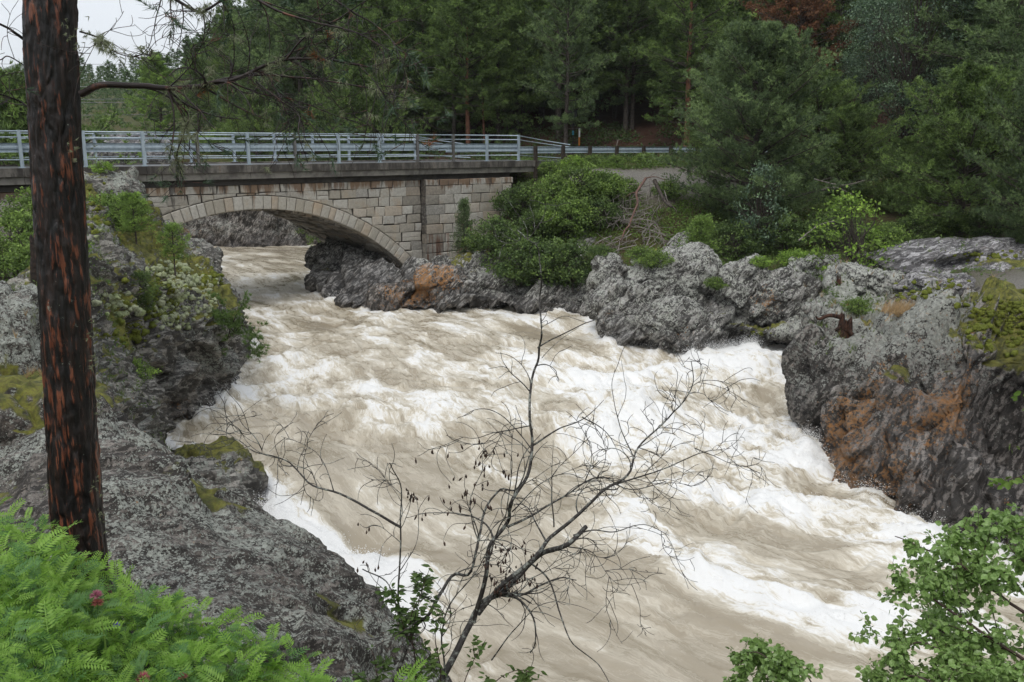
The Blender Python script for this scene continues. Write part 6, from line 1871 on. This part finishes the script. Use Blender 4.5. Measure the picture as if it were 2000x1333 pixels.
bush_proto = {1: BUSH1, 2: BUSH2}
BG = 'leafy bushes on the right bank below the road'
for px, Y, k, sc, mat, lab in [
    (1022, 42.0, 1, 1.0, M_WILLOW_D, 'dark glossy-leaved bush leaning against the right end of the abutment'),
    (1080, 41.2, 1, 1.0, M_WILLOW, 'round willow bush next to the dark bush by the abutment'),
    (1135, 41.2, 1, 1.05, M_WILLOW, 'broad bright willow bush in the middle of the embankment'),
    (1180, 41.0, 1, .9, M_WILLOW, 'willow bush left of the fallen grey brush'),
    (1110, 39.4, 1, 1.0, M_WILLOW, 'willow bush low on the embankment above the rocks'),
    (1170, 39.6, 1, .8, M_WILLOW_D, 'dark bush in the shade below the willows'),
    (1055, 39.8, 1, .8, M_WILLOW_D, 'dark bush under the round willow near the abutment foot'),
    (1230, 42.4, 2, .6, M_WILLOW, 'low bush just below the gravel patch'),
    (1195, 41.6, 2, .8, M_WILLOW, 'flat bush at the left edge of the gravel patch'),
    (1310, 42.5, 2, .7, M_WILLOW, 'flat green bush behind the fallen grey brush'),
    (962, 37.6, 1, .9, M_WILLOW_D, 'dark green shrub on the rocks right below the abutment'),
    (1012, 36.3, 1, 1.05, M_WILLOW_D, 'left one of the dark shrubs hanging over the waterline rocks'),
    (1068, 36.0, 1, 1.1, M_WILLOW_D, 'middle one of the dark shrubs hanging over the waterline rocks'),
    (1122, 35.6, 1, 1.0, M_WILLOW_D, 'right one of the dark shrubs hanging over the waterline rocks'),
    (925, 39.2, 2, .6, M_WILLOW, 'small grassy bush at the foot of the abutment wall'),
    (1285, 31.4, 2, .55, M_WILLOW, 'small bright shrub growing in the cleft of the grey rocks'),
    (1262, 32.2, 2, .5, M_WILLOW, 'small shrub on the shoulder of the broad grey rock'),
    (1330, 34.5, 2, .5, M_LIME, 'yellow-green tuft of leaves on top of the broad grey rock'),
    (1570, 33.0, 2, .6, M_LIME, 'low bright shrub left of the bright birch sapling'),
    (1412, 30.6, 2, .34, M_WILLOW, 'small green shrub in the cleft left of the tall rounded rock'),
    (1500, 30.8, 2, .34, M_LIME, 'yellow-green tuft between the tall rounded rock and the rusty rock'),
    (1235, 32.6, 2, .36, M_WILLOW_D, 'dark low shrub between the small upright rock and the tall rust-edged rock'),
    (1180, 34.4, 2, .5, M_WILLOW_D, 'dark shrub left of the small upright rock at the water'),
    (1545, 31.6, 2, .4, M_WILLOW, 'green shrub above the rusty rock on the right bank'),
    (1700, 25.4, 2, .38, M_WILLOW, 'compact green shrub on the cliff edge right of the stump'),
    (1740, 33.5, 2, 1.0, M_WILLOW, 'bush right of the bright birch sapling'),
    (1800, 34.5, 1, .7, M_WILLOW_D, 'dark bush behind the bare rock slab'),
    (1860, 35.5, 1, .7, M_WILLOW, 'green bush above the bare rock slab'),
    (1950, 34.0, 1, .7, M_WILLOW_D, 'dark bush above the right end of the bare slab'),
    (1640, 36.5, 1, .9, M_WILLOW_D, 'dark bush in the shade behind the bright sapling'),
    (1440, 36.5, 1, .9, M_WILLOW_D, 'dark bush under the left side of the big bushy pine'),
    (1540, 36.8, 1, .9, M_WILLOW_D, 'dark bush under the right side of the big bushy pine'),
    (1075, 44.9, 2, .55, M_WILLOW, 'bush at the end of the sloping rails'),
    (1118, 45.4, 2, .5, M_LIME, 'yellow-green bush between the first wooden guardrail posts'),
    (1160, 45.8, 2, .5, M_WILLOW, 'green bush under the guardrail, third from the bridge'),
    (1200, 46.2, 2, .5, M_WILLOW, 'green bush under the guardrail, fourth from the bridge'),
    (1262, 47.2, 2, .6, M_WILLOW, 'bush standing up before the guardrail left of the big pine'),
    (1300, 47.4, 2, .5, M_WILLOW, 'bush before the guardrail at the edge of the big pine')]:
    pr = bush_proto[k]
    rz = (px * .37) % 6.28
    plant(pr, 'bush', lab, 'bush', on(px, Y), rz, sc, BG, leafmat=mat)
LG = 'bushes on the left bank'
for px, Y, k, sc, mat, lab in [
    (15, 20.0, 1, .62, M_WILLOW, 'green bush at the left edge below the bridge beam'),
    (62, 22.0, 1, .6, M_WILLOW, 'green bush behind the charred stump, left of the big trunk'),
    (-25, 17.0, 1, .55, M_WILLOW, 'leafy bush cut by the left edge above the grey boulder'),
    (75, 15.5, 2, .6, M_WILLOW, 'small leafy bush between the grey boulder and the big trunk'),
    (30, 24.0, 2, .7, M_WILLOW, 'bush against the bridge wall at the left edge'),
    (205, 24.0, 2, .8, M_WILLOW, 'feathery green bush right of the trunk on the mossy bank'),
    (196, 26.6, 2, .3, M_LIME, 'thin yellow-green birch shoots on the rock below the parapet'),
    (215, 16.0, 2, .38, M_WILLOW, 'small twiggy green shrub beside the trunk on the cliff side')]:
    plant(bush_proto[k], 'bush', lab, 'bush', on(px, Y), (px * .77) % 6.28, sc, LG, leafmat=mat)
RG = 'shrubs behind the bridge on the far bank'
for i, px in enumerate(range(170, 860, 46)):
    Y = 60 + (i * 7) % 9
    lab = 'roadside shrub seen through the railing, the %s from the left' % ['first', 'second', 'third', 'fourth', 'fifth', 'sixth', 'seventh', 'eighth', 'ninth', 'tenth', 'eleventh', 'twelfth', 'thirteenth', 'fourteenth', 'fifteenth', 'sixteenth'][i]
    plant(bush_proto[1 + i % 2], 'bush', lab, 'bush', on(px, Y), i * 1.3, 1.15, RG, leafmat=[M_WILLOW, M_WILLOW_D, M_LIME][i % 3])

def sized(pr, px, Y, ytop, wide, name, label, cat, **kw):
    b = on(px, Y)
    s = (D(px, ytop, Y)[2] - b[2]) / pr['H']
    return plant(pr, name, label, cat, b, kw.pop('rz', .5), (s * wide, s * wide, s), **kw)
sized(SAPL, 1665, 31.0, 368, 1.15, 'birch_sapling', 'bright lime-green birch sapling above the rocks left of the bare slab', 'birch')
sized(SAPL, 1490, 36.6, 312, .8, 'birch_sapling', 'pale grey-green birch in front of the big bushy pine', 'birch', leafmat=M_ASPEN, rz=2)
YSP = conifer(18, 1.9, .03, .75, 80, 6, 6, 9, L=.075, W=.011, kind='spruce', trunk_r=.03, leaf=M_PINE_Y, name='young_spruce')
sized(YSP, 1378, 34.0, 425, 1.05, 'young_spruce', 'small yellow-green spruce on the rocks before the big bushy pine', 'spruce')
sized(YSP, 905, 39.0, 392, .6, 'young_pine', 'slim young conifer standing in front of the abutment wall', 'conifer', leafmat=M_PINE_B, rz=1)
sized(YPINE, 250, 23.0, 385, 1.0, 'young_pine', 'tallest of the three young pines on the mossy left bank', 'pine')
sized(YPINE2, 322, 22.3, 444, 1.0, 'young_pine', 'slender straight young pine nearest the river on the left bank', 'pine', rz=2)
sized(YPINE2, 250, 19.6, 540, 1.5, 'young_pine', 'short leaning young pine on the left bank edge', 'pine', rz=3, leafmat=M_PINE, ry=.12)
sized(YPINE, 215, 21.5, 470, .8, 'young_pine', 'young pine half hidden behind the right edge of the big trunk', 'pine', rz=4, leafmat=M_PINE)

# pine bough hanging out over the water from the left cliff
bough = thing('leaning_pine', 'crooked little pine leaning out over the water from the left cliff', 'pine', (0, 0, 0))
g = np.random.RandomState(12)
A = Acc(); C_, D_ = [], []
for pts, r0, Ya, Yb in [([(372, 672), (392, 678), (425, 672), (458, 650), (480, 620)], .04, 23.4, 22.4), ([(425, 672), (400, 655), (412, 630), (430, 610)], .018, 22.8, 22.6), ([(445, 660), (455, 630), (470, 602), (485, 590)], .02, 22.6, 22.2),
                        ([(470, 636), (490, 640), (505, 665), (520, 680)], .014, 22.4, 22), ([(488, 650), (490, 680), (505, 695)], .01, 22.3, 22), ([(458, 650), (440, 628), (432, 600), (435, 585)], .012, 22.5, 22.3)]:
    tips = []
    grow(A, polyY(pts, Ya, Yb), r0, .006, g, tips, rate=9, L=(.12, .5), curl=.15, depth=1, k=4, rmin=.004)
    for p, d, dep in tips:
        for a in range(4):
            C_.append(p + g.normal(size=3) * .05 - d * .05 * a); D_.append(d + np.array([0, 0, .4]))
link('branches', A.mesh('branches', [M_TWIG_P], smooth=True), bough)
V, T_ = blades(np.array(C_), np.array(D_), 22, .13, .016, .7, g)
link('crown', arr_mesh('crown', V, None, T_, [M_PINE_Y]), bough)

# fallen grey brush and the broken pink-barked branch
M_GREYTW = t_plain('grey_dead_twigs', (0.27, 0.24, 0.22), (0.15, 0.13, 0.115), 6, .9)
brush = thing('fallen_brush', 'tangle of fallen grey dead twigs below the gravel patch', 'dead brush', (0, 0, 0))
g = np.random.RandomState(14)
A = Acc()
for a in range(60):
    px, py = g.uniform(1185, 1300), g.uniform(385, 500)
    Y = 38.3 + g.uniform(-.6, .8)
    h = hit(px, py)
    if h is None or not 30 < h[0].y < 46:
        continue
    p = np.array(h[0]) + np.array([0, -.35, g.uniform(.2, .8)])
    tips = []
    d = np.array([g.uniform(-1, .4), g.uniform(-.5, .3), g.uniform(-.9, .3)])
    grow(A, wander(g, p, d, g.uniform(.8, 1.8), 5, .2, -.05), .024, .009, g, tips, rate=5, L=(.3, .9), curl=.25, depth=1, k=3, rmin=.0095)
link('twigs', A.mesh('twigs', [M_GREYTW]), brush, kind='stuff')
def limb(name, label, cat, polys, mat, rate=2, seed=1):
    o = thing(name, label, cat, (0, 0, 0))
    g = np.random.RandomState(seed)
    for pts, r0, r1, Ya, Yb in polys:
        A = Acc(); tips = []
        grow(A, polyY(pts, Ya, Yb), r0, r1, g, tips, rate=rate, L=(.15, .6), curl=.2, depth=1, k=4, rmin=.005)
        link('branch', A.mesh('branch', [mat], smooth=True), o)
    return o
limb('broken_branch', 'broken pinkish-barked branch lying down the embankment in the grey brush', 'dead branch',
     [([(1262, 348), (1250, 366), (1243, 378), (1245, 398), (1238, 415), (1230, 438), (1220, 452), (1213, 470)], .065, .03, 39.0, 37.6), ([(1243, 376), (1232, 378), (1222, 385)], .025, .01, 39, 38.8), ([(1262, 348), (1280, 346), (1300, 352)], .03, .01, 39, 39.4)],
     t_plain('pink_bark', (0.17, 0.095, 0.075), (0.10, 0.065, 0.055), 5, .8))
limb('leaning_log', 'dark charred leaning log left of the big bushy pine', 'dead branch', [([(1278, 352), (1290, 378), (1300, 395), (1312, 405)], .10, .05, 40, 38.8)], M_BARK, seed=4)
limb('driftwood', 'pale broken stick on the rocks under the dark shrubs', 'driftwood', [([(1085, 575), (1105, 582), (1128, 592)], .035, .02, 35.6, 35.2)], M_BARK_P, 0, 5)
limb('dead_branches', 'bare grey branches low on the right side of the big bushy pine', 'dead branch', [([(1590, 350), (1620, 358), (1650, 362), (1690, 352)], .03, .01, 39, 38), ([(1600, 372), (1630, 366), (1665, 380)], .02, .008, 38.5, 38), ([(1560, 470), (1600, 440), (1640, 430)], .03, .01, 34, 34)], M_GREYTW, 4, 6)

# stumps
def t_rotten():
    t = NT('rotten_wood')
    s = t.noise(t.map(t.obj, (16, 16, 2.5)), 1, 6, .7)
    return t.set(t.mix(t.ramp(s, .38, .62), (0.014, 0.009, 0.007), (0.075, 0.034, 0.02)), .85, t.bump(s, .9, .03), .3)
M_ROT = t_rotten()
def stump(name, label, P, r0, r1, h, mat, seed, jag=.25, roots=()):
    g = np.random.RandomState(seed)
    o = thing(name, label, 'stump', tuple(P))
    n, m = 26, 22
    th = np.linspace(0, 2 * math.pi, n, endpoint=False)
    V = []
    top = 1 - jag * g.rand(n) ** .7
    for k in range(m):
        u = k / (m - 1)
        for i in range(n):
            r = (r0 + (r1 - r0) * u + .35 * r0 * max(0, .2 - u) * 5 * .3) * (1 + .16 * math.sin(3 * th[i] + seed) + .10 * math.sin(7 * th[i] + u * 3) + .05 * g.normal())
            V.append((r * math.cos(th[i]) + .08 * u * h, r * math.sin(th[i]), -.15 + (h + .15) * u * (top[i] if u > .5 else 1 - (1 - top[i]) * u)))
    for i in range(n):
        V.append((.45 * r1 * math.cos(th[i]) + .08 * h, .45 * r1 * math.sin(th[i]), h * (top[i] - .25)))
    V.append((.08 * h, 0, h * .45))
    i = np.arange(m)[:, None] * n; j = np.arange(n)[None]; k = (j + 1) % n
    Q = np.stack([i + j, i + k, i + n + k, i + n + j], -1).reshape(-1, 4)
    T_ = [[m * n + a, m * n + (a + 1) % n, (m + 1) * n] for a in range(n)]
    link('trunk', arr_mesh('trunk', V, Q, T_, [mat], smooth=True), o)
    for pts, r in roots:
        A = Acc(); A.tube(catmull(np.array(pts, float), 10), np.linspace(r, r * .35, 10), 7)
        link('root', A.mesh('root', [mat], smooth=True), o)
    return o
h = hit(1648, 655)
p = h[0] if h else Vector(D(1648, 655, 25))
stump('rotten_stump', 'rust-brown rotten stump with torn top on the cliff edge', (p.x, p.y + .1, p.z - .05), 0.24, .16, .75, M_ROT, 3, .6,
      [([(-.1, 0, .55), (-.45, -.1, .62), (-.75, -.15, .52), (-.85, -.15, .60)], .07), ([(-.1, -.1, .3), (-.35, -.2, .15), (-.5, -.25, -.05)], .05), ([(.1, -.15, .2), (.25, -.3, 0), (.3, -.35, -.2)], .07)])
h = hit(1636, 552)
p = h[0] if h else Vector(D(1636, 552, 29))
stump('rotten_snag', 'thin pointed rust-brown snag behind the rotten stump', (p.x, p.y, p.z - .1), .10, .05, .45, M_ROT, 5, .6)
bx = on(42, 13.5)
stump('charred_stump', 'charred black post-like stump on the left bank beside the big trunk', bx, .12, .10, D(42, 455, 13.5)[2] - bx[2], t_plain('charcoal', (0.02, 0.016, 0.014), (0.05, 0.035, 0.028), 12, .8, .8, .02), 7, .12)

# post and stakes behind the road
mp = thing('marker_post', 'orange marker stake with a white top behind the guardrail', 'marker post', on(1131, 55))
s_ = (D(1131, 250, 55)[2] - mp.location.z)
for nm, z0, z1, mt in (('post', 0, s_ * .62, t_plain('orange_paint', (0.55, 0.20, 0.04), (0.45, 0.16, 0.03), 8, .6)), ('cap', s_ * .62 + .002, s_, t_plain('white_paint', (0.75, 0.76, 0.76), (0.6, 0.6, 0.6), 8, .6))):
    A = Acc(); A.tube([(0, 0, z0), (0, 0, z1)], .055, 10)
    link(nm, A.mesh(nm, [mt]), mp)
sg = thing('nesting_box', 'small dark box on a thin pole beside the dark pine trunk behind the road', 'box', on(1117, 54.5))
zt = D(1117, 216, 54.5)[2] - sg.location.z
M_DK = t_plain('dark_painted_wood', (0.012, 0.014, 0.014), (0.02, 0.022, 0.02), 8, .7)
A = Acc(); A.box((0, 0, zt - .26), (.26, .16, .26)); link('box', A.mesh('box', [M_DK]), sg)
A = Acc(); A.box((0, -.02, zt + .03), (.30, .22, .025)); link('lid', A.mesh('lid', [M_DK]), sg)
A = Acc(); A.tube([(.05, 0, 0), (.05, 0, zt - .53)], .035, 8); link('pole', A.mesh('pole', [M_DK]), sg)
A = Acc(); A.tube([(.05, -.05, zt - 1.45), (.05, -.05, zt - 1.2)], .05, 8); link('band', A.mesh('band', [t_plain('blue_paint', (0.05, 0.28, 0.40), (0.04, 0.22, 0.3), 8, .6)]), sg)
st_ = thing('stake', 'short leaning grey stake behind the middle of the guardrail', 'stake', on(1202, 54))
A = Acc(); A.tube([(0, 0, 0), (.12, 0, .75)], .04, 8); A.box((.13, 0, .77), (.07, .05, .012)); link('post', A.mesh('post', [M_BARK_P]), st_)

# overhead lines beyond the bridge
M_WIRE = t_plain('wire', (0.20, 0.20, 0.21), (0.25, 0.25, 0.26), 3, .5)
for y0, y1, r, lab in ((116, 120, .018, 'thin dark overhead wire crossing the sky behind the big trunk'), (166, 160, .03, 'thick pale overhead cable just above the trunk branch'), (190, 185, .02, 'overhead wire under the pale cable'), (196, 192, .02, 'lower wire close under the overhead wire'), (219, 217, .02, 'lowest overhead wire behind the bridge')):
    A = Acc()
    a, b = np.array(D(-500, y0, 78)), np.array(D(620, y1, 90))
    u = np.linspace(0, 1, 24)[:, None]
    P = a * (1 - u) + b * u - np.array([0, 0, 1.0]) * 4 * u * (1 - u) * .35
    A.tube(P, r, 5)
    thing('overhead_wire', lab, 'wire', (0, 0, 0), me=A.mesh('overhead_wire', [M_WIRE]))

# ------------------------------------------------------------------ ground cover
g = np.random.RandomState(8)
def scatter(name, regions, mats, kind='leaf', label=None):
    V_, F_, MI, n0 = [], [], [], 0
    for (x0, x1, y0, y1, N, size, n, mi, minz, steep) in regions:
        C = []
        cx, cy = g.uniform(x0, x1, N * 2), g.uniform(y0, y1, N * 2)
        ok = fbm(np.stack([cx * .45, cy * .45, cx * 0 + mi * 3.0], 1), 2, 3) > -.12
        pp = 1000 + FPX * cx / cy
        ok &= (pp > -80) & (pp < 2080)
        cc_ = np.stack([cx, cy], 1)
        ok &= (1.3 * blob(cc_, (5.5, 43.6), (3.8, 1.3)) + 1.2 * blob(cc_, (16, 25), (3, 3.2)) + 1.1 * blob(cc_, (9, 44.6), (3, 1.2))) < g.uniform(.25, .7, len(cx))
        for x, y in zip(cx[ok][:N], cy[ok][:N]):
            z, nn = surf(x, y)
            if z < minz or abs(nn.z) < (steep if abs(nn.z - .1) > 1e-4 else (9 if g.rand() < .9 else 0)):
                continue
            C.append((x, y, z))
        if not C:
            continue
        C = np.array(C)
        if kind == 'leaf':
            m = len(C) * n
            Cc = np.repeat(C, n, 0) + g.normal(size=(m, 3)) * np.array([size * 1.8, size * 1.8, 0]) + np.array([0, 0, 1]) * np.abs(g.normal(size=(m, 1))) * size * 1.6
            V, Q = leaves(Cc, size, g, 1.2, 1.5)
        else:
            V, Q = blades(C, np.repeat(np.array([[.15, 0, 1.]]), len(C), 0), n, size, size * .055, .38, g)
        V_.append(V); F_.append(Q + n0); n0 += len(V); MI += [mi] * len(Q)
    V, F = np.concatenate(V_), np.concatenate(F_)
    me = arr_mesh(name, V, F if kind == 'leaf' else None, F if kind != 'leaf' else None, mats, mi=MI)
    return link(name, me, kind='stuff')
scatter('ground_herbs', [
    (-1, 22, 36, 50, 4600, .085, 5, 0, .8, .3), (-1, 12, 36, 46, 2300, .08, 6, 1, .8, .3), (8, 24, 24, 40, 2600, .06, 6, 0, 1.2, .5),
    (-26, -12, 15, 30, 2600, .06, 6, 1, 1.5, .35), (-12, 26, 50, 62, 3200, .12, 6, 2, 3, .2), (-40, -2, 54, 75, 2500, .14, 6, 0, 3, .2), (-13, -6, 8, 20, 1800, .035, 6, 0, 1.5, .4)],
    [M_WILLOW, M_LIME, M_WILLOW_D])
M_GRASS = t_leaf('bank_grass', (0.10, 0.17, 0.035), (0.17, 0.25, 0.05), (0.24, 0.28, 0.09), .4, 1)
M_STRAW = t_leaf('dry_grass', (0.33, 0.22, 0.12), (0.42, 0.30, 0.16), None, .3, 2)
scatter('bank_grass', [(8, 24, 22, 40, 3600, .20, 7, 0, 1.2, .45), (-1, 20, 38, 50, 3000, .24, 7, 0, 1, .3), (-14, -4, 7, 22, 2600, .14, 7, 0, 1.2, .35), (-26, -10, 18, 30, 2200, .18, 7, 0, 1.5, .35), (9.5, 16, 24, 30, 500, .22, 7, 1, 1.4, .5), (-9, -5, 8.5, 11.5, 400, .14, 8, 1, 1.5, .3), (3, 12, 44, 49, 900, .3, 7, 0, 3, .3)],
        [M_GRASS, M_STRAW], 'grass')
# dry straw-coloured tuft on the cliff
h = hit(1762, 612)
if h:
    C = np.repeat(np.array(h[0])[None], 170, 0) + g.normal(size=(170, 3)) * np.array([.28, .25, .04])
    V, T_ = blades(C, np.repeat(np.array([[.5, -.2, 1.]]), 170, 0), 6, .40, .010, .4, g)
    thing('grass_tuft', 'dry straw-coloured tuft of grass on the cliff top right of the stump', 'grass', (0, 0, 0), me=arr_mesh('grass_tuft', V, None, T_, [M_STRAW]))
# cushions of pale reindeer lichen and yellow-green moss
def cushions(name, spots, mat, sz, seed):
    g = np.random.RandomState(seed)
    IV, IT = ico(2)
    V_, T_, n0 = [], [], 0
    for px, py, rx, ry, n in spots:
        for _ in range(n):
            h = hit(px + g.normal() * rx, py + g.normal() * ry)
            if h is None or h[3] > 60:
                continue
            if abs(h[1].z) < .25:
                continue
            s = sz * (.35 + 1.3 * g.rand() ** 2)
            v = IV * (1 + .22 * g.normal(size=(len(IV), 1))) * np.array([s, s, s * .85]) + np.array(h[0])
            V_.append(v); T_.append(IT + n0); n0 += len(v)
    me = arr_mesh(name, np.concatenate(V_), None, np.concatenate(T_), [mat], smooth=True)
    return link(name, me, kind='stuff')
def t_cushion(name, a, b):
    t = NT(name)
    n = t.noise(t.obj, 22, 6, .8)
    m = t.noise(t.obj, 2.5, 3)
    return t.set(t.mix(t.ramp(m, .4, .65, 0, .8), t.mix(t.ramp(n, .35, .6), tuple(x * .45 for x in a), a), b), .95, t.bump(n, 1, .05), .1)
cushions('reindeer_lichen', [(355, 560, 28, 22, 230), (390, 590, 22, 18, 130), (330, 610, 18, 14, 70), (225, 590, 16, 12, 60), (250, 610, 20, 8, 40), (380, 545, 20, 8, 60), (345, 630, 20, 10, 30), (190, 460, 6, 8, 14), (300, 530, 14, 8, 30), (340, 520, 16, 6, 30)],
         t_cushion('reindeer_lichen', (0.46, 0.49, 0.33), (0.36, 0.42, 0.20)), .06, 3)
cushions('moss_cushions', [(410, 545, 14, 8, 80), (310, 560, 22, 10, 70), (300, 600, 22, 16, 70), (255, 655, 26, 12, 60), (340, 600, 12, 16, 30), (200, 420, 16, 22, 60), (1960, 640, 34, 26, 200), (1925, 620, 16, 18, 60), (1990, 600, 16, 12, 60), (1850, 555, 30, 6, 40), (1780, 575, 26, 6, 40), (1480, 650, 16, 4, 30), (1930, 500, 40, 6, 50)],
         t_cushion('moss', (0.21, 0.235, 0.045), (0.12, 0.145, 0.03)), .06, 4)
# ------------------------------------------------------------------ damp air: one closed box round the camera and the whole place
hz = bpy.data.materials.new('damp_air')
hz.use_nodes = True
nt = hz.node_tree
nt.nodes.clear()
o_ = nt.nodes.new('ShaderNodeOutputMaterial')
pv = nt.nodes.new('ShaderNodeVolumePrincipled')
pv.inputs['Color'].default_value = (0.93, 0.95, 0.98, 1)
pv.inputs['Density'].default_value = 0.00016
pv.inputs['Anisotropy'].default_value = 0.0
nt.links.new(pv.outputs[0], o_.inputs['Volume'])
A = Acc()
A.box((0, 1800, 145), (2700, 2400, 165))
link('haze', A.mesh('haze', [hz]), kind='stuff')
SC.cycles.volume_bounces = 1
SC.cycles.volume_max_steps = 64
